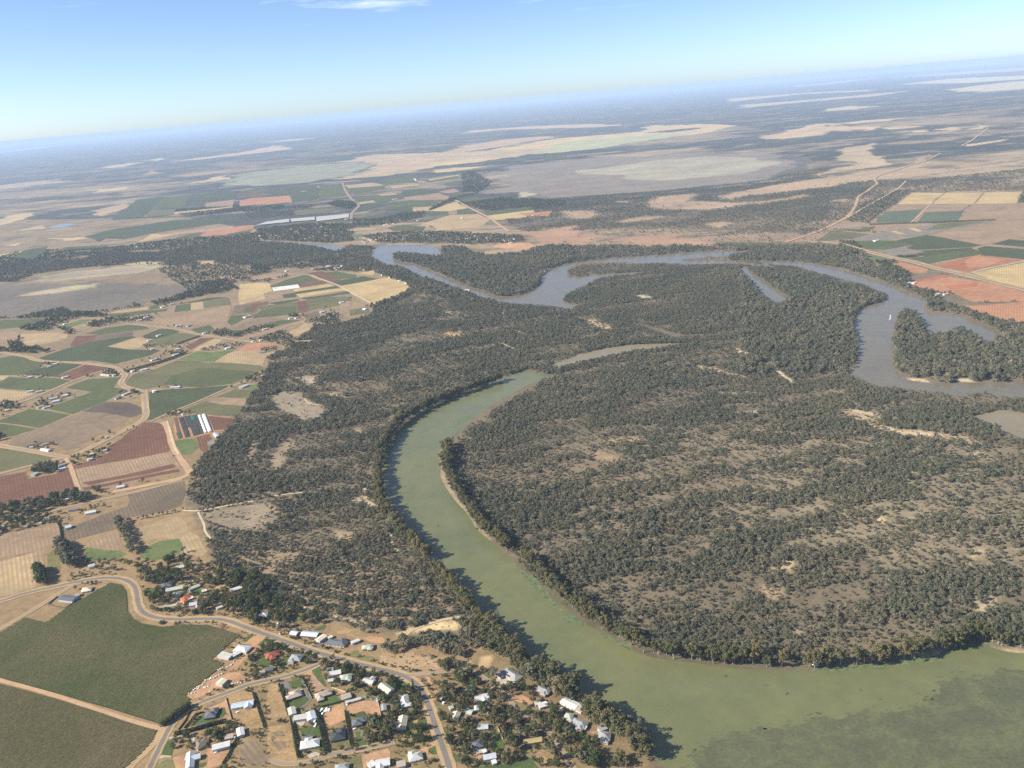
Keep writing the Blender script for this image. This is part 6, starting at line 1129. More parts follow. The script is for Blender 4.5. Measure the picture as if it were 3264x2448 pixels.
def vehicle(key, x, y, ang, c, label, kind='car'):
    p = w1(key, x, y, 0.7); e = empty({'car': 'parked_car', 'truck': 'parked_truck', 'caravan': 'caravan'}[kind], p[0], p[1], 0, ang); tag(e, label, kind)
    L, w, h = {'car': (4.5, 1.8, 0.85), 'truck': (6.5, 2.3, 1.3), 'caravan': (6.2, 2.4, 2.5)}[kind]; mt = plain('paint_%s' % (round(c[0], 2),), c, 0.25, 0.5)
    v = []; f = []
    prof = {'car': [(-1, .35), (-1, .8), (-.55, .95), (-.3, 1.42), (.45, 1.42), (.8, .95), (1, .85), (1, .35)], 'truck': [(-1, .6), (-1, 1.2), (.35, 1.2), (.38, 2.3), (.8, 2.3), (1, 1.5), (1, .6)], 'caravan': [(-1, .5), (-1, 2.4), (-.85, 2.65), (.8, 2.65), (1, 1.9), (.95, .5)]}[kind]
    n = len(prof)
    for s in (-1, 1):
        for (a, z) in prof: v.append((a*L/2, s*w/2*(0.86 if z > 1.2 and kind == 'car' else 1), z))
    f = [(i, (i+1) % n, n+(i+1) % n, n+i) for i in range(n)]+[tuple(range(n-1, -1, -1)), tuple(range(n, 2*n))]; mk('body', v, f, mt, e)
    for sx in ((-.62, .62) if kind != 'caravan' else (0.0,)):
        for sy in (-1, 1):
            v, f = [], []; cyl(v, f, 0, 0, 0.34, -0.11, 0.11, 10); o = mk('wheel', [(x_+sx*L/2, z_+sy*(w/2-0.08), y_+0.34) for x_, y_, z_ in v], f, M_RUB, e)
    for sy in (-1, 1):
        v, f = [], []; z0, z1 = (1.0, 1.36) if kind == 'car' else ((1.5, 2.1) if kind == 'truck' else (1.5, 2.1)); x0, x1 = (-.28*L/2, .5*L/2) if kind == 'car' else ((.42*L/2, .75*L/2) if kind == 'truck' else (-.5*L/2, .4*L/2))
        yy = sy*(w/2*(0.89 if kind == 'car' else 1.0)+0.012); box(v, f, x0, x1, yy-0.02, yy+0.02, z0, z1); mk('window', v, f, M_GLASS, e)
    return e
WH = (0.78, 0.78, 0.77)
for x, y, l in ((1002, 608, 'white car first of the row on the red yard'), (1006, 642, 'white car behind the first of the row'), (1046, 604, 'white car at the end of the row by the low hedge'), (1047, 636, 'white car behind the end of the row'), (974, 640, 'small white car between truck and car row')): vehicle('T2', x, y, R(62), WH, l)
vehicle('T2', 905, 640, R(60), WH, 'white truck in the shade beside the car row', 'truck'); vehicle('T2', 928, 695, R(60), WH, 'white car alone in hedge shade below the truck'); vehicle('T2', 1497, 965, R(20), WH, 'white car before the slate blue house')
vehicle('T2', 1362, 530, R(80), WH, 'white car beside the short white container'); vehicle('T1', 1150, 1386, R(15), WH, 'white utility parked before the long pale shed'); vehicle('T1', 1535, 672, R(20), WH, 'white car on the dry grass below the blue house')
vehicle('T1', 1890, 1045, R(10), (0.25, 0.12, 0.10), 'dark red trailer truck on the dry paddock', 'truck'); vehicle('T3', 932, 442, R(70), WH, 'white caravan under trees by the sandy drive', 'caravan'); vehicle('T3', 1722, 622, R(110), WH, 'white caravan nearest the red clearing', 'caravan'); vehicle('T3', 1742, 672, R(110), WH, 'white caravan below the first by the red clearing', 'caravan')
vehicle('T6', 408, 555, R(-20), WH, 'white car on the main road verge'); vehicle('z5', 1245, 312, R(90), WH, 'white car driving on the grey road'); vehicle('T2', 790, 850, R(80), WH, 'white caravan beside the blue gabled shed', 'caravan'); vehicle('T2', 800, 905, R(80), WH, 'white van below the caravan by the hedge', 'truck'); vehicle('N', 360, 1125, R(-20), (0.12, 0.07, 0.05), 'dark tractor truck on the orange track', 'truck')
# shade sails, pool, pool covers
def sail(key, x, y, s, h, c, label):
    p = w1(key, x, y, h); e = empty('shade_sail', *p); tag(e, label, 'shade sail'); a = random.uniform(0, 1.5); n = 6; v, f = [], []
    for i in range(n+1):
        for j in range(n+1):
            u, w_ = i/n*2-1, j/n*2-1; v.append((s*u*(1-0.12*(1-w_*w_)), s*w_*(1-0.12*(1-u*u)), h+0.5*u*w_))
    for i in range(n):
        for j in range(n): k = i*(n+1)+j; f.append((k, k+n+1, k+n+2, k+1))
    o = mk('cloth', v, f, plain('sail_'+label[:6], c, 0.7, 0.2, 0.1), e)
    for i, j in ((-1, -1), (1, -1), (1, 1), (-1, 1)): v, f = [], []; cyl(v, f, i*s, j*s, 0.08, -0.1, h+0.5*i*j, 6); mk('post', v, f, M_TRIM, e)
    e.rotation_euler = (0, 0, a)
sail('T3', 985, 225, 2.6, 3.2, (0.03, 0.28, 0.50), 'bright blue shade sail under the trees'); sail('T3', 955, 335, 3.2, 3.4, (0.01, 0.26, 0.20), 'teal green shade sail by the red drive'); sail('T3', 1440, 245, 4.5, 3.4, (0.03, 0.17, 0.18), 'wide dark teal shade cloth among trees')
def pool(key, s, label):
    p = W(key, s); e = empty('swimming_pool', *p.mean(0)); tag(e, label, 'swimming pool'); q = p-p.mean(0); q2 = q*1.22
    mk('pool_water', [(x, y, 0.22) for x, y in q], [tuple(range(len(q)))], plain('pool_blue', (0.03, 0.28, 0.50), 0.1, 0.5), e)
    n = len(q); v = [(x, y, 0.27) for x, y in q]+[(x, y, 0.27) for x, y in q2]+[(x, y, 0.0) for x, y in q2]
    mk('coping', v, [(i, (i+1) % n, n+(i+1) % n, n+i)[::-1] for i in range(n)]+[(n+i, n+(i+1) % n, 2*n+(i+1) % n, 2*n+i)[::-1] for i in range(n)], plain('coping', (0.55, 0.48, 0.36)), e)
    EXCL.append(p.mean(0)+q*1.7)
pool('T4', '112,1100 120,1045 225,1045 230,1085 200,1105', 'bright blue swimming pool among dark garden trees'); pool('T2', '540,290 565,280 590,385 560,395', 'narrow blue pool beside the beige hip house')
# boulders and scrap in the yard along the vineyard edge
M_STONE = plain('pale_stone', (0.62, 0.57, 0.48), 0.9, 0.1, 0.25, 1.0)
def boulder(key, x, y, s, label, group):
    r = np.random.default_rng(int(x*7+y)); bm = bmesh.new(); bmesh.ops.create_icosphere(bm, subdivisions=1, radius=1)
    for vv in bm.verts: vv.co *= float(r.uniform(0.7, 1.25)); vv.co.z *= 0.75
    me = bpy.data.meshes.new('boulder'); bm.to_mesh(me); bm.free(); me.materials.append(M_STONE); o = bpy.data.objects.new('boulder', me); C.objects.link(o)
    p = w1(key, x, y); o.location = (p[0], p[1], s*0.4); o.scale = (s, s, s); o.rotation_euler = (0, 0, r.uniform(0, 6)); tag(o, label, 'boulder', group)
rb = np.random.default_rng(4)
for line in ('690,360 800,340', '760,290 850,240 960,170', '960,120 1060,90 1170,40 1280,0', '940,250 1040,210', '1060,320 1090,300', '1330,230 1440,190 1560,150 1700,110 1800,90'):
    for (x, y) in [tuple(t) for t in along(px('T1', line), 2.6, 1.6)]:
        P_ = unproj(np.array([[x, y]]))[0]
        boulder('S', x, y, float(rb.uniform(0.5, 1.5)), 'pale boulder or scrap heaped in the dirt yard beside the vineyard', 'boulders along the vineyard yard')
for (x, y) in along(px('T5', '1400,1640 1520,1590 1640,1560 1700,1480'), 2.6, 1.6): boulder('S', x, y, float(rb.uniform(0.5, 1.5)), 'pale boulder or scrap heaped in the dirt yard beside the vineyard', 'boulders along the vineyard yard')
# fences
def fence(key, s, label, h=1.7, c=(0.38, 0.33, 0.25)):
    ln = W(key, s); o0 = ln[0]; e = empty('fence', *o0); tag(e, label, 'fence'); mt = plain('fence_%.2f' % c[0], c, 0.8, 0.1)
    for a_, b_ in zip(ln[:-1], ln[1:]):
        d = b_-a_; L = np.hypot(*d); u = d/L; nn = np.array((-u[1], u[0]))*0.04; k = max(1, int(L/12))
        for i in range(k):
            p0, p1 = a_-o0+d*i/k+u*0.06, a_-o0+d*(i+1)/k-u*0.06; v = [(*(q+s_*nn), z) for z in (-0.05, h) for q, s_ in ((p0, -1), (p1, -1), (p1, 1), (p0, 1))]
            mk('fence_panel', v, [(3, 2, 1, 0), (4, 5, 6, 7), (0, 1, 5, 4), (1, 2, 6, 5), (2, 3, 7, 6), (3, 0, 4, 7)], mt, e)
            v, f = [], []; q = a_-o0+d*i/k; box(v, f, q[0]-.06, q[0]+.06, q[1]-.06, q[1]+.06, -0.05, h+0.12); mk('post', v, f, mt, e)
fence('T2', '130,170 330,745 365,860', 'pale fence between the dry paddock and the beige house'); fence('T2', '560,40 740,440', 'grey fence beside the paved strip', c=(0.3, 0.3, 0.28)); fence('T2', '1060,230 1180,275 1340,330', 'yellow rendered wall beside the pink drive', c=(0.55, 0.45, 0.22))
fence('T2', '1640,400 1780,440 1900,480', 'teal fence above the red yard', c=(0.12, 0.30, 0.27)); fence('T2', '1905,480 1945,640 1970,790', 'cream fence closing the red yard', c=(0.5, 0.42, 0.28)); fence('T3', '1905,940 1960,1050 2010,1160', 'cream wall across the shaded garden lawn', c=(0.6, 0.52, 0.34)); fence('z1', '395,325 470,260', 'dark wall of the barn yard', c=(0.1, 0.08, 0.06)); fence('z1', '395,325 530,358 660,275', 'dark wall between barn yard and vines', c=(0.1, 0.08, 0.06)); fence('T1', '1330,430 1380,620 1430,810', 'dark fence beside the orange drive', c=(0.12, 0.08, 0.06)); fence('T1', '490,990 600,850 700,670 900,620', 'brown fence round the slate house block', c=(0.16, 0.10, 0.07))
# ================================================================== on the water
M_SNAG = plain('drowned_wood', (0.10, 0.085, 0.06), 0.9, 0.1, 0.3)
for k, (key, x, y, lb) in enumerate((('z4', 320, 880, 'nearest the island shore jetty'), ('z4', 480, 945, 'on pale open water below the island'), ('z4', 25, 815, 'close under the island shore'), ('z4', 1015, 915, 'paired sticks off the far shore'), ('z4', 1155, 988, 'out from the far shore'), ('z3', 685, 240, 'in the narrow lagoon reach'), ('z3', 1490, 1175, 'off the last bank house'), ('z3', 1660, 1310, 'forked, out from the shaded bank'), ('z3', 2020, 785, 'below the island corner'), ('z7', 1500, 745, 'beside the island point'), ('z7', 1330, 1090, 'upright in midstream'), ('z7', 1595, 1275, 'midstream below the sandy bank'), ('z7', 1850, 1345, 'under the sandy island bank'), ('z7', 1310, 940, 'by the shaded bank upstream'))):
    p = w1(key, x, y); v, f = [], []; r = np.random.default_rng(k); tube(v, f, (-3, 0, 0), (2.5, 0.6, 0.9), 0.25, 0.14); 
    for q in range(4): tube(v, f, (r.uniform(-2, 2), 0.2, 0.4), (r.uniform(-3, 3.5), r.uniform(-2.5, 2.5), r.uniform(0.3, 1.6)), 0.13, 0.05, 4)
    o = mk('fallen_branch', v, f, M_SNAG); o.location = (p[0], p[1], 0.1); o.rotation_euler = (0, 0, r.uniform(0, 6)); tag(o, 'dark drowned branch '+lb, 'branch', 'snags in the lagoon')
M_BOAT = plain('boat_white', (0.80, 0.80, 0.78), 0.3, 0.4)
def houseboat(key, x, y, ang, label, L=22, w=7):
    p = w1(key, x, y); e = empty('houseboat', p[0], p[1], 0.2, ang); tag(e, label, 'houseboat', 'boats on the river')
    v, f = [], []; box(v, f, -L/2, L/2, -w/2, w/2, -0.1, 0.9); mk('hull', v, f, M_BOAT, e); v, f = [], []; box(v, f, -L*.36, L*.40, -w*.42, w*.42, 0.91, 3.3); mk('cabin', v, f, M_BOAT, e); v, f = [], []; box(v, f, -L*.46, L*.47, -w*.5, w*.5, 3.31, 3.5); mk('roof', v, f, M_BOAT, e)
    for s in (-1, 1):
        for q in range(4): v, f = [], []; xx = -L*.28+q*L*.18; box(v, f, xx, xx+L*.1, s*w*.425-.03, s*w*.425+.03, 1.5, 2.7); mk('window', v, f, M_GLASS, e)
houseboat('C', 2080, 803, 0.9, 'white houseboat moored by the wooded peninsula'); houseboat('C', 1525, 942, -0.5, 'white houseboat against the near river bank'); houseboat('C', 1018, 772, -0.4, 'white houseboat at the bend below town', 18, 6); houseboat('G', 690, 526, 0.2, 'white houseboat in the muddy inlet', 18, 6); houseboat('z4', 685, 735, 0.1, 'little white pontoon hut on the island shore', 6, 4)
bp_ = w1('F', 1122, 1042); e = empty('motor_boat', bp_[0], bp_[1], 0.25, R(62)); tag(e, 'white motor boat under way on the wide river', 'motor boat', 'boats on the river')
hullp = [(-5, 1.6), (3, 1.5), (6.5, 0), (3, -1.5), (-5, -1.6)]
mk('hull', [(x, y*0.8, -0.1) for x, y in hullp]+[(x, y, 1.1) for x, y in hullp], [(4, 3, 2, 1, 0), (5, 6, 7, 8, 9)]+[(i, (i+1) % 5, 5+(i+1) % 5, 5+i) for i in range(5)], M_BOAT, e)
v, f = [], []; box(v, f, -2.5, 1.5, -1.1, 1.1, 1.11, 2.4); mk('cabin', v, f, M_BOAT, e); v, f = [], []; box(v, f, 1.51, 1.6, -1.0, 1.0, 1.4, 2.2); mk('windscreen', v, f, M_GLASS, e)
wk = W('F', '1118,1052 1128,1050 1122,1072 1108,1078'); sheet('boat_wake', wk, plain('foam', (0.55, 0.55, 0.50), 0.6, 0.3, 0.3, 0.2), 2.6, 'pale foam wake behind the motor boat', 'wake', kind='stuff')
# ================================================================== garden, street and paddock trees
def near_road(P):
    bad = np.zeros(len(P), bool)
    for ln, hw in ROADLINES:
        mn, mx = ln.min(0)-hw-3, ln.max(0)+hw+3
        s = np.where((P[:, 0] > mn[0]) & (P[:, 0] < mx[0]) & (P[:, 1] > mn[1]) & (P[:, 1] < mx[1]))[0]
        if len(s) == 0: continue
        Q = P[s]; m = np.zeros(len(s), bool)
        for a, b in zip(ln[:-1], ln[1:]):
            d = b-a; t = np.clip(((Q-a)@d)/max(d@d, 1e-6), 0, 1); m |= np.hypot(*(Q-a-t[:, None]*d).T) < hw+1.2
        bad[s] |= m
    return bad
def free(P):
    k = ~near_road(P)
    for w_ in WATER+FOOT: k &= ~inside(P, w_)
    return k
def lawn_free(P):
    k = free(P)
    for w_ in EXCL: k &= ~inside(P, w_)
    return k
GT = []      # x, y, h, form, leaf, width
def zone(key, s, per_ha, h0, h1, mix, lawns=False):
    poly = unproj(px(key, s)); mn, mx = poly.min(0), poly.max(0); n = int(np.prod(mx-mn)/1e4*per_ha); P = rng.uniform(mn, mx, (n, 2)); P = P[inside(P, poly)]
    P = P[(free if lawns else lawn_free)(P)]
    fr = np.zeros(len(P), bool)
    for w_ in FRONT: fr |= inside(P, w_)
    for (x, y), blk in zip(P, fr):
        u = random.random(); t = 0
        for fm, lm, pr in mix:
            t += pr
            if u <= t:
                h = random.uniform(h0, h1)
                if blk: h = random.uniform(2.0, 3.6)
                GT.append((x, y, h, fm if not (blk and fm == 'gum') else 'round', lm if not (blk and fm == 'gum') else M_GARD, random.uniform(0.85, 1.2))); break
G_, E_, V_ = M_GARD, M_EUC, M_RIVG
DARKMIX = [('gum', V_, .34), ('gum', E_, .16), ('round', G_, .42), ('poplar', G_, .08)]; GARDMIX = [('round', G_, .62), ('gum', E_, .14), ('shrub', G_, .18), ('poplar', G_, .06)]
zone('z3', '330,470 440,545 560,620 640,690 740,770 830,820 920,880 1020,950 1150,1040 1250,1130 1330,1200 1430,1280 1540,1420 1440,1433 1300,1260 1100,1130 880,980 700,860 520,720 380,620', 190, 19, 30, [('gum', V_, .8), ('gum', E_, .2)], True)
zone('z3', '-20,700 230,700 420,800 560,860 760,960 900,1100 1000,1200 1200,1300 1360,1433 850,1433 700,1200 460,1050 200,900', 200, 7, 15, DARKMIX)
zone('z3', '-20,820 200,920 460,1060 700,1220 840,1433 60,1433 20,1250 -40,1050', 190, 6, 13, DARKMIX)
zone('z2', '620,800 900,840 1200,900 1340,990 1400,1120 1450,1330 1510,1480 1380,1500 1000,1400 960,1250 1060,1200 1060,1080 900,1020 640,1000', 200, 5, 10, GARDMIX)
zone('T2', '1650,800 1960,820 2212,900 2212,1230 1740,1230 1660,1000', 150, 9, 15, [('gum', V_, .7), ('gum', E_, .3)])
zone('z2', '0,560 250,620 420,690 560,740 520,800 300,850 100,900 0,940', 100, 5, 10, GARDMIX); zone('T6', '1130,1040 1400,1010 1700,1060 1850,1120 1700,1330 1400,1420 1200,1450 1120,1250', 190, 6, 12, DARKMIX)
zone('z1', '1080,20 1500,0 2000,0 2099,180 2099,460 1820,400 1700,420 1200,380 1160,200 1140,100', 110, 6, 14, DARKMIX); zone('z2', '-60,180 120,160 330,260 460,330 600,420 560,480 420,500 250,540 0,480', 130, 7, 15, DARKMIX)
zone('z1', '1900,180 2099,120 2099,480 1950,430 1850,300', 110, 8, 16, DARKMIX)
zone('z2', '250,560 520,570 620,660 760,700 620,720 420,660', 110, 4, 9, GARDMIX); zone('T7', '0,420 300,300 560,330 800,250 1100,180 1350,150 1500,300 1700,420 1650,560 1400,640 1200,600 900,560 640,540 300,560 0,580', 150, 7, 13, [('box', E_, .6), ('gum', E_, .3), ('shrub', E_, .1)])
zone('T7', '1450,60 1700,40 1950,100 2050,300 2150,500 2212,700 1960,760 1980,560 1700,560 1560,420', 95, 12, 21, [('gum', V_, .7), ('gum', E_, .3)]); zone('z2', '1060,760 1300,700 1500,740 1650,760 1500,800 1250,820', 45, 2, 5, [('shrub', E_, .9), ('box', E_, .1)], True)
zone('T5', '1500,600 1750,560 2000,700 2212,760 2212,860 1950,780 1650,700', 80, 4, 7, [('shrub', G_, .4), ('round', G_, .6)]); zone('T5', '120,330 420,300 640,480 900,560 1240,600 1200,660 700,660 250,600', 110, 4, 9, GARDMIX)
zone('T5', '0,-60 400,-80 800,-60 800,60 400,60 100,120', 100, 9, 15, DARKMIX); zone('T5', '1400,-40 1900,-60 2212,0 2212,460 2050,640 1820,560 1700,440 1900,260 1840,130 1620,80', 100, 9, 16, DARKMIX); zone('T5', '1100,330 1400,260 1500,420 1500,480 1250,540 1050,540', 90, 8, 13, DARKMIX)
zone('T6', '560,560 900,600 1000,680 980,740 700,660 480,600', 130, 4, 7, [('box', E_, .7), ('shrub', E_, .3)]); zone('T6', '1120,740 1400,780 1560,830 1480,850 1200,810', 120, 2, 4, [('shrub', G_, 1)]); zone('T6', '1800,820 2100,850 2212,900 2212,960 2000,950', 70, 4, 9, GARDMIX); zone('T6', '1560,380 1800,420 2100,380 2250,560 2200,620 1900,580 1700,500', 90, 6, 11, [('box', E_, .8), ('shrub', E_, .2)])
zone('T1', '820,1010 1150,960 1280,1060 1240,1160 900,1180', 170, 6, 11, GARDMIX); zone('T1', '380,1130 700,1080 720,1320 640,1360 400,1430', 170, 5, 10, GARDMIX); zone('T1', '1300,850 1430,830 1480,1060 1400,1080', 200, 6, 9, [('round', G_, 1)], True)
zone('T1', '980,380 1080,330 1280,230 1330,250 1250,330 1050,400', 120, 3, 6, GARDMIX); zone('T1', '1680,20 1900,-40 2212,-60 2212,40 1900,110 1750,110', 110, 4, 8, GARDMIX); zone('T1', '1180,1660 1450,1600 1420,1800 1150,1800', 150, 5, 9, GARDMIX)
zone('z1', '1880,800 2099,740 2099,960 1980,930', 80, 4, 8, GARDMIX); zone('T2', '1000,1480 1120,1400 1400,1340 1500,1480 1060,1560', 50, 4, 8, GARDMIX); zone('T2', '600,1580 1000,1480 1060,1600 900,1659', 50, 4, 8, GARDMIX); zone('T3', '1200,1659 1300,1560 1700,1540 1700,1620 1400,1659', 90, 5, 10, DARKMIX)
zone('z1', '610,210 680,150 760,140 850,150 680,190 620,240', 80, 4, 8, GARDMIX); zone('z1', '500,180 620,60 800,20 1000,20 1080,70 1000,90 800,90 600,130', 45, 4, 8, [('box', E_, .5), ('shrub', E_, .5)]); zone('T5', '1680,1000 1900,980 1850,1080 1690,1180', 25, 4, 6, GARDMIX)
zone('T6', '60,760 420,740 540,850 560,900 470,1080 380,1180 60,1180 -60,1000', 190, 4, 8, GARDMIX); zone('T2', '0,1600 300,1590 620,1540 1000,1440 1040,1659 0,1700', 90, 4, 7, GARDMIX); zone('T3', '0,0 420,200 640,500 760,900 600,1200 560,1330 300,1330 0,1250', 130, 4, 9, GARDMIX)
# tall wind rows in the near paddocks
for key, s, sp, h0, h1, fm, lm in (('z5', '1025,1250 1040,1330 1080,1400 1120,1480 1150,1530', 8, 14, 20, 'gum', E_), ('z5', '500,1430 525,1480 545,1540 570,1600 600,1640', 6, 18, 24, 'gum', E_), ('z5', '560,1440 590,1500 620,1560 650,1640', 8, 14, 20, 'gum', E_), ('z5', '1085,1240 1200,1215 1330,1190 1450,1165 1560,1140', 9, 6, 9, 'gum', E_), ('M', '580,1290 620,1380 640,1480 660,1540', 6, 13, 18, 'round', G_), ('M', '640,1300 700,1420 720,1520', 7, 12, 16, 'round', G_),
    ('T3', '520,470 525,475', 5, 15, 16, 'poplar', G_), ('T3', '500,690 505,692', 5, 12, 13, 'poplar', G_), ('T3', '600,1140 605,1142', 5, 18, 19, 'poplar', G_), ('T3', '440,260 445,262', 5, 13, 14, 'poplar', G_), ('T3', '450,1000 520,1000 560,1010', 4, 8, 11, 'round', G_), ('T2', '1260,1360 1390,1400 1560,1290 1710,1310 1850,1220 1970,1260', 12, 5, 7, 'round', G_), ('T2', '590,110 640,180 700,280 740,380', 5, 4, 6, 'round', G_), ('T2', '200,330 240,420 300,530', 6, 4, 6, 'round', G_)):
    P = along(chaikin(unproj(px(key, s)), 1, False), sp, 1.2)
    for x, y in P: GT.append((x, y, random.uniform(h0, h1), fm, lm, random.uniform(0.9, 1.15)))
nb = len(GT)
gt = [t for t in GT]
q_, f_ = proj(np.array([(t[0], t[1]) for t in gt])); sz = np.array([t[2] for t in gt])/f_
sz = np.where((q_[:, 0] > 5) & (q_[:, 0] < 3259) & (q_[:, 1] < 2443), sz, 0)
order = np.argsort(-sz); single = set(order[:300].tolist()); rest = [i for i in range(len(gt)) if i not in single]
LBL = {('gum', 'river_gum_leaves'): ('tall olive gum shading the riverside houses', 'gums among the houses', 'gum tree'), ('gum', 'gum_leaves'): ('grey green gum standing among houses and paddocks', 'grey gums among the houses', 'gum tree'), ('box', 'gum_leaves'): ('low spreading grey tree in the scrub beside the road', 'roadside scrub trees', 'tree'), ('round', 'garden_leaves'): ('dark green leafy garden tree beside a house', 'garden trees', 'tree'), ('poplar', 'garden_leaves'): ('slim dark poplar in a house garden', 'poplars', 'poplar'), ('shrub', 'garden_leaves'): ('dark green garden shrub', 'garden shrubs', 'shrub'), ('shrub', 'gum_leaves'): ('grey scrub bush on dry ground', 'scrub bushes', 'shrub')}
for i in sorted(single):
    x, y, h, fm, lm, w_ = gt[i]; lb, gp, ct = LBL[fm, lm.name]
    hd = [float(np.hypot(*(hc-np.array((x, y))))) for hc, _ in HOMES]; hi_ = int(np.argmin(hd))
    if hd[hi_] < 45: lb = {'gum': 'olive gum beside the ', 'box': 'grey scrub tree near the ', 'round': 'dark green tree beside the ', 'poplar': 'slim poplar beside the ', 'shrub': 'garden shrub beside the '}[fm]+HOMES[hi_][1]; lb = ' '.join(lb.split()[:16]); gp = 'trees by the '+HOMES[hi_][1]
    lone_tree({'gum': 'gum_tree', 'box': 'scrub_tree', 'round': 'garden_tree', 'poplar': 'poplar_tree', 'shrub': 'garden_shrub'}[fm], x, y, h, fm, random.randrange(5), lm, lb if len(lb.split()) > 3 else lb+' beside a house', ct, gp, w_)
p_ = w1('T4', 1290, 1075, 4); lone_tree('lime_tree', p_[0], p_[1], 7, 'round', 0, M_LIME, 'single bright lime green tree among dark ones', 'tree')
# many small leftovers: shrubs of the gardens, plus the farm and town trees further off
for k_ in (('shrub', M_GARD), ('poplar', M_GARD)): IDX[k_[0], k_[1].name] = [add_src(k_[0], q, k_[1]) for q in range(len(FORMS[k_[0]]))]
FX, FK, FH, FW = [], [], [], []
for i in rest:
    x, y, h, fm, lm, w_ = gt[i]; FX.append((x, y)); FK.append(random.choice(IDX[fm, lm.name])); FH.append(h); FW.append(h*w_)
def spread(key, s, per_ha, h0, h1, mix, ok=lawn_free):
    poly = unproj(px(key, s)); mn, mx = poly.min(0), poly.max(0); n = int(np.prod(mx-mn)/1e4*per_ha); P = rng.uniform(mn, mx, (min(n, 200000), 2)); P = P[inside(P, poly)]
    P = P[ok(P)] if ok else P
    for x, y in P:
        u = random.random(); t = 0
        for fm, lm, pr in mix:
            t += pr
            if u <= t: h = random.uniform(h0, h1); FX.append((x, y)); FK.append(random.choice(IDX[fm, lm.name])); FH.append(h); FW.append(h*random.uniform(.9, 1.2)); break
FM = [('round', G_, .5), ('gum', E_, .5)]
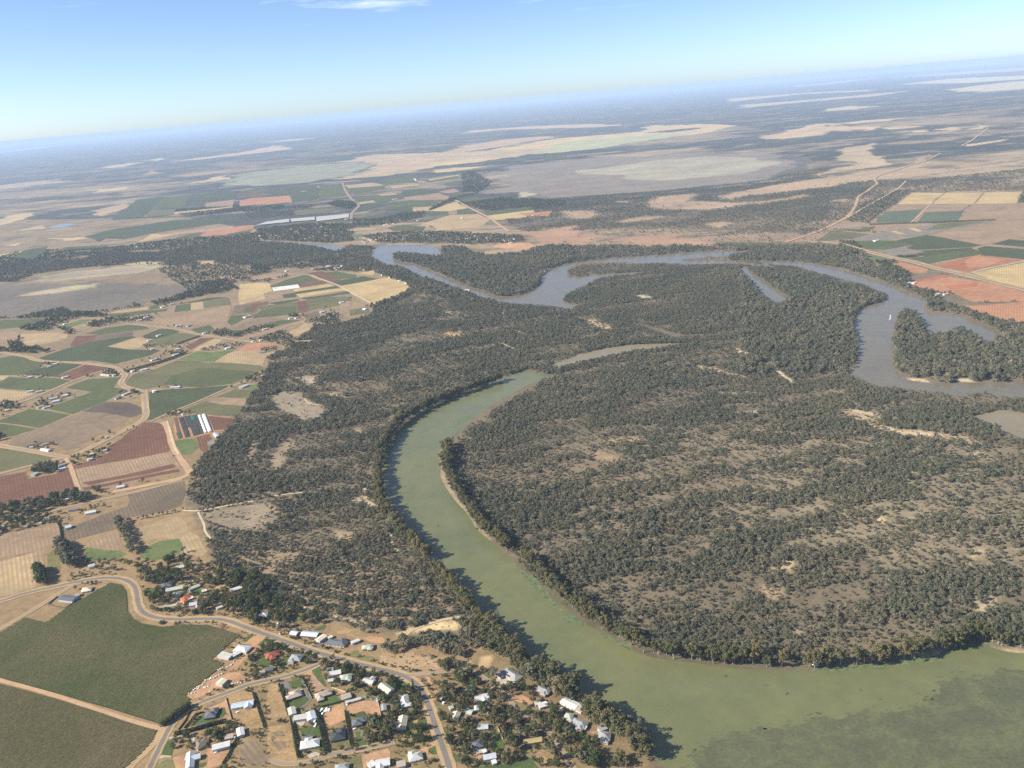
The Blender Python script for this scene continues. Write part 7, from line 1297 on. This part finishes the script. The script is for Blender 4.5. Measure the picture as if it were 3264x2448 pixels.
for key, s, d, h0, h1 in (('z5', '-80,1130 100,1090 300,1060 480,1020 660,985 760,1000 790,1060 640,1090 470,1130 300,1170 100,1210 -80,1260', 130, 8, 15), ('z5', '-80,1230 200,1190 360,1180 480,1160 480,1240 250,1290 0,1340 -80,1360', 75, 7, 13), ('z5', '270,830 290,770 400,730 500,745 480,820 400,830', 170, 7, 12), ('z5', '600,680 650,655 790,645 880,610 1020,535 1030,550 900,640 780,700 640,720', 70, 4, 8), ('z5', '1060,465 1150,420 1160,435 1080,470', 160, 4, 7), ('z5', '210,590 400,555 410,580 240,615', 80, 4, 7), ('z5', '1340,370 1440,310 1600,315 1780,330 1560,330 1440,360', 70, 3, 6), ('z5', '1120,130 1220,115 1230,160 1140,160', 200, 7, 11), ('z5', '-60,250 60,215 160,225 170,265 40,290', 80, 9, 14), ('z5', '-60,470 60,475 90,500 20,545 -60,560', 110, 7, 12), ('z5', '270,90 420,80 430,105 290,120', 60, 6, 10), ('z5', '320,215 380,195 380,235 330,240', 90, 7, 12), ('z5', '780,950 850,940 850,990 800,1000', 90, 8, 12), ('z5', '940,985 1020,980 1020,1000 950,1005', 90, 6, 9),
    ('z5', '720,1590 900,1560 1100,1580 1250,1560 1280,1640 1100,1659 760,1659', 90, 5, 10), ('z5', '1450,1500 1560,1480 1590,1560 1500,1600 1380,1640', 120, 9, 14), ('z1', '300,60 340,30 360,80 350,170 300,160', 160, 13, 18), ('z5', '1380,90 1520,75 1600,85 1400,105', 50, 4, 7),
    ('z6', '140,310 400,250 560,225 620,270 800,260 940,285 900,300 700,300 560,340 480,380 420,420 200,420 170,400 420,310', 75, 7, 13), ('z6', '500,400 600,390 660,440 560,450', 80, 8, 12), ('z6', '740,360 960,300 1100,280 1120,330 960,370 760,390', 85, 7, 12), ('z6', '60,470 160,450 200,500 200,590 120,600 80,540', 110, 8, 13), ('z6', '-60,560 60,570 330,560 440,590 400,610 100,610 -60,610', 100, 8, 13), ('z6', '560,650 640,610 700,620 690,660 580,670', 130, 8, 13), ('z6', '360,690 460,670 480,700 380,715', 80, 6, 9), ('z6', '1230,460 1370,405 1480,405 1535,422 1500,448 1350,488 1260,478', 190, 7, 11), ('z6', '1120,340 1300,350 1330,300 1280,290 1130,320', 55, 6, 10), ('z6', '1490,360 1640,350 1650,380 1500,390', 80, 6, 10), ('z6', '1730,430 1860,420 2000,460 2200,380 2212,400 2050,470 1900,470', 80, 6, 10), ('z6', '1220,530 1320,530 1480,520 1500,560 1240,560', 60, 5, 8), ('z6', '1430,610 1560,590 1640,600 1560,625', 90, 5, 9), ('z6', '1700,590 1830,550 2000,520 2110,540 2000,560 1820,590', 70, 5, 9), ('z6', '2110,580 2200,570 2212,600 2120,605', 120, 7, 10), ('z6', '880,760 960,740 1050,770 1030,800 900,785', 110, 5, 9), ('z6', '380,770 460,765 450,810 370,810', 120, 7, 11), ('z6', '280,890 420,880 430,920 300,915', 90, 6, 10), ('z6', '2095,840 2212,790 2212,850 2110,860', 120, 7, 11),
    ('z6', '1300,180 1560,110 1700,40 1870,30 1870,90 1560,150 1350,200', 110, 8, 13), ('z6', '1720,0 1950,-20 2050,60 1900,100 1760,80', 80, 7, 12), ('z6', '620,260 820,262 800,285 640,300', 110, 7, 12), ('z6', '1150,190 1210,190 1200,215 1150,215', 90, 8, 12),
    ('C', '60,510 300,480 640,470 720,470 730,590 560,610 300,600 80,590 20,540', 62, 7, 13), ('C', '720,440 900,440 1060,400 1230,380 1200,430 1000,470 800,500 720,500', 60, 7, 12), ('C', '780,560 950,540 1100,530 1350,530 1560,540 1900,560 1930,600 1560,620 1300,610 900,610', 62, 7, 13), ('C', '530,330 620,310 740,320 745,350 680,370 560,345', 90, 8, 13), ('C', '1230,380 1400,300 1450,290 1460,305 1330,350 1250,385', 80, 8, 12), ('C', '1450,330 1500,300 1800,290 2212,310 2212,350 1950,380 1640,380 1540,350', 70, 8, 12), ('C', '1120,300 1260,480 1360,480 1350,500 1260,505', 8, 7, 11), ('C', '1480,130 1500,230 1450,290 1600,260 1700,180 1560,100', 40, 8, 12), ('C', '950,960 1100,930 1150,960 1000,1040 860,1080 830,1060', 90, 7, 12), ('C', '880,820 1000,800 1160,880 1200,960 1100,920 950,850', 70, 7, 12), ('C', '430,800 640,770 880,790 900,830 700,810 480,805', 70, 7, 12), ('C', '0,770 300,750 640,760 400,790 0,800', 60, 7, 12), ('C', '0,850 120,840 260,830 260,850 100,870 0,890', 80, 7, 11),
    ('B', '600,790 860,740 1250,670 1700,640 1690,665 1300,720 1050,760 850,800', 100, 5, 8), ('B', '0,930 100,900 300,880 700,870 900,850 1250,800 1500,790 1800,760 1850,830 1500,840 1100,880 700,910 300,960 0,1000', 48, 8, 13), ('B', '1150,600 1450,580 1700,560 2000,560 2000,590 1700,610 1300,640', 40, 7, 11), ('B', '1700,600 2212,560 2212,610 2060,640 1760,660', 25, 6, 10), ('B', '1100,1010 1400,980 1900,990 1900,1080 1690,1100 1560,1150 1350,1180 1250,1120', 42, 7, 12), ('Q', '0,400 100,380 320,400 520,330 640,330 640,350 520,380 320,440 200,460 60,440', 85, 6, 11), ('Q', '440,480 640,420 740,400 820,480 900,480 1000,560 860,600 700,560 620,520 460,500', 110, 6, 11), ('Q', '320,590 440,575 640,560 660,600 500,600 330,610', 110, 5, 9), ('Q', '920,300 1100,260 1150,230 1269,220 1269,330 1100,330 1000,400 940,400', 100, 6, 11), ('Q', '340,880 440,830 560,790 600,860 400,920', 110, 5, 10), ('Q', '760,220 860,200 860,260 760,260', 110, 5, 9), ('z6', '0,300 140,310 400,250 700,270 950,240 1180,200 1200,225 950,265 600,290 200,330 0,320', 50, 6, 11),
    ('F', '700,440 840,440 880,500 900,540 800,540 700,480', 90, 9, 14), ('F', '1000,610 1140,590 1240,690 1270,770 1100,700', 80, 9, 15), ('F', '1270,800 1480,850 1560,940 1700,980 1900,1070 2100,1130 1980,1090 1700,1010 1400,880', 70, 9, 14), ('F', '1590,840 1640,830 1650,860 1600,865', 120, 10, 15), ('F', '1800,920 2212,915 2212,935 1850,940', 40, 5, 9), ('F', '1500,690 2212,850 2212,880 1480,705', 18, 4, 7), ('F', '650,330 1250,370 1180,385 660,345', 50, 5, 8), ('F', '780,410 1000,370 1010,380 800,420', 50, 5, 8), ('F', '740,270 900,130 1100,40 1300,20 1160,130 1040,210 950,290', 60, 6, 10), ('F', '2150,120 2212,30 2330,20 2330,130', 80, 7, 11)):
    spread(key, s, d, h0, h1, FM)
for c_ in FARMSPOT:
    P = c_+rng.normal(0, 1, (9, 2))*np.array((26, 20)); P = P[lawn_free(P)]
    for x, y in P: h = random.uniform(4, 10); FX.append((x, y)); FK.append(random.choice(IDX['round', 'garden_leaves'] if random.random() < .6 else IDX['gum', 'gum_leaves'])); FH.append(h); FW.append(h*1.1)
spread('z2', '-800,560 -400,0 0,0 700,700 1100,800 1500,870 1750,870 2000,1000 2300,1300 2400,1659 -300,1659 -560,1200 -200,950', 260, 1.2, 4.4, [('shrub', G_, .55), ('round', G_, .45)], lawn_free)
# scrub on the open ground: shrubs between the trees
SHM = [('shrub', E_, .85), ('box', E_, .15)]
def dryfree(P):
    k = free(P)
    for w_ in EXCL: k &= ~inside(P, w_)
    return k
for key, s, d, h0, h1 in (('z2', '120,160 450,60 900,20 1250,90 1600,250 1700,330 1500,460 1150,500 900,480 600,400 300,330', 110, 1.2, 3.4), ('T7', '-60,620 200,570 700,600 1100,640 1300,720 840,890 400,930 -60,770', 160, 0.7, 2.2), ('z5', '1690,1165 2194,1075 2300,1110 2240,1330 1900,1300 1760,1255', 14, 1.0, 3.0), ('z7', '-40,1480 300,1460 500,1560 1000,1520 1200,1640 1100,1800 500,1760 0,1700', 80, 1.2, 3.2), ('A', '700,285 1040,318 1200,430 1500,450 1900,560 1500,600 1000,560 800,400', 60, 1.5, 3.5), ('T7', '180,262 480,130 960,-10 1290,-10 1400,140 1000,150 500,235 380,275', 60, .8, 2)):
    spread(key, s, d, h0, h1, SHM, dryfree)
scatter('garden_trees', np.array(FX), np.array(FK), np.array(FH), np.array(FW), 'trees and shrubs in gardens, farm windbreaks and far streets', 'trees')
for w_ in FOOT: EXCL.append(w_)
print('GARDEN', len(GT), len(FX))
# ================================================================== plant the woods (after fields, roads and houses are known)
BANKS = [('z7', '2190,15 1900,115 1700,180 1500,270 1350,350 1225,450 1165,550 1122,650 1095,800 1092,950 1110,1080 1170,1180 1230,1280 1305,1355 1390,1435 1460,1505 1535,1570', 'lagoon west'),
         ('z3', '0,60 60,120 140,210 190,300 255,380 335,440 390,490 440,545', 'lagoon west'),
         ('z3', '600,-30 700,60 800,170 900,260 1000,340 1100,420 1220,500 1340,560 1450,610 1600,650 1800,660 2000,690 2200,700', 'lagoon east'),
         ('z4', '0,720 250,720 450,735 700,740 900,735 1100,715 1300,690 1480,660 1640,610 1760,560 1880,535 1980,575 2100,610 2230,625', 'lagoon east'),
         ('z7', '1680,600 1670,700 1670,800 1700,920 1770,1020 1850,1140 1930,1250 2010,1330 2100,1400 2194,1480', 'lagoon east')]
def plant():
    big = []     # candidates for single trees: (px size, x, y, h, form, leaf, group)
    for sel, lab in (('west', 'grey green woodland on the near side of the lagoon up to the farmland'), ('east', 'open grey green woodland covering the island inside the river loop'), ('north', 'dark river woodland and scrub around the far bends')):
        P, K, H = grow(sel); P, (K, H) = prune(P, [K, H])
        if sel != 'north':
            for key, s, gname in BANKS:
                if ('west' in gname) != (sel == 'west'): continue
                ln = chaikin(unproj(px(key, s)), 1, False)
                for off in (0, 1):
                    B, _ = prune(along(ln, 8.0, 3.0), [])
                    P = np.vstack([P, B]); K = np.concatenate([K, np.zeros(len(B), int)]); H = np.concatenate([H, rng.uniform(17, 28, len(B))])
        Wd = H*np.where(K == 0, 0.92, np.where(K == 1, 0.95, 1.0))*rng.uniform(0.85, 1.2, len(P))
        H = np.where(K == 3, H*rng.uniform(0.22, 0.38, len(P)), H); Wd = np.where(K == 3, H*1.2, Wd)
        fk = np.empty(len(P), int)
        for k, (fm, lm) in enumerate((('gum', M_RIVG), ('gum', M_EUC), ('box', M_EUC), ('shrub', M_EUC))):
            ids = np.array(IDX[fm, lm.name]); m = K == k; fk[m] = ids[rng.integers(0, len(ids), m.sum())]
        q, f = proj(P); size = H/f
        seen = (q[:, 0] > 8) & (q[:, 0] < 3256) & (q[:, 1] < 2440) & (K != 3)
        size = np.where(seen, size, 0)
        if sel != 'north':
            top = np.argsort(-size)[:170 if sel == 'west' else 130]
            for i in top:
                k = K[i]; fm, lm = (('gum', M_RIVG), ('gum', M_EUC), ('box', M_EUC))[k]
                where = 'beside the lagoon shaded bank, town side' if sel == 'west' else 'on the island shore of the lagoon'
                if k == 0: lb, g = ('tall olive river gum '+where), ('river gums '+('on the town bank' if sel == 'west' else 'on the island shore'))
                else: lb, g = (('grey green gum in the woodland edge near the houses' if sel == 'west' else 'grey green gum in the island woodland behind the shore'), ('near woodland gums '+sel))
                lone_tree('river_gum' if k == 0 else 'woodland_gum', P[i, 0], P[i, 1], H[i], fm, int(rng.integers(0, 5)), lm, lb, 'river gum' if k == 0 else 'woodland tree', g, Wd[i]/H[i])
            mask = np.ones(len(P), bool); mask[top] = False
            P, fk, H, Wd = P[mask], fk[mask], H[mask], Wd[mask]
        scatter('woodland', P, fk, H, Wd, lab)
        print('PLANT', sel, len(P))
plant()
# ================================================================== haze
HAZE_D = 2.8e-5
hx, hy0, hy1, hz0, hz1 = 120000, -120000, 120000, -1.0, CAM_H+12
hv = [(x, y, z) for z in (hz0, hz1) for y in (hy0, hy1) for x in (-hx, hx)]
hm = bpy.data.materials.new('haze'); hm.use_nodes = True; hnt = hm.node_tree; hnt.nodes.clear()
ho = hnt.nodes.new('ShaderNodeOutputMaterial'); hp = hnt.nodes.new('ShaderNodeVolumePrincipled')
hp.inputs['Color'].default_value = (0.55, 0.73, 0.99, 1); hp.inputs['Density'].default_value = HAZE_D; hp.inputs['Anisotropy'].default_value = 0.0
hnt.links.new(hp.outputs[0], ho.inputs['Volume'])
hz = mk('haze', hv, [(0, 2, 3, 1), (4, 5, 7, 6), (0, 1, 5, 4), (2, 6, 7, 3), (0, 4, 6, 2), (1, 3, 7, 5)], hm)
tag(hz, 'thin pale blue haze lying over the whole plain', 'haze', kind='stuff')
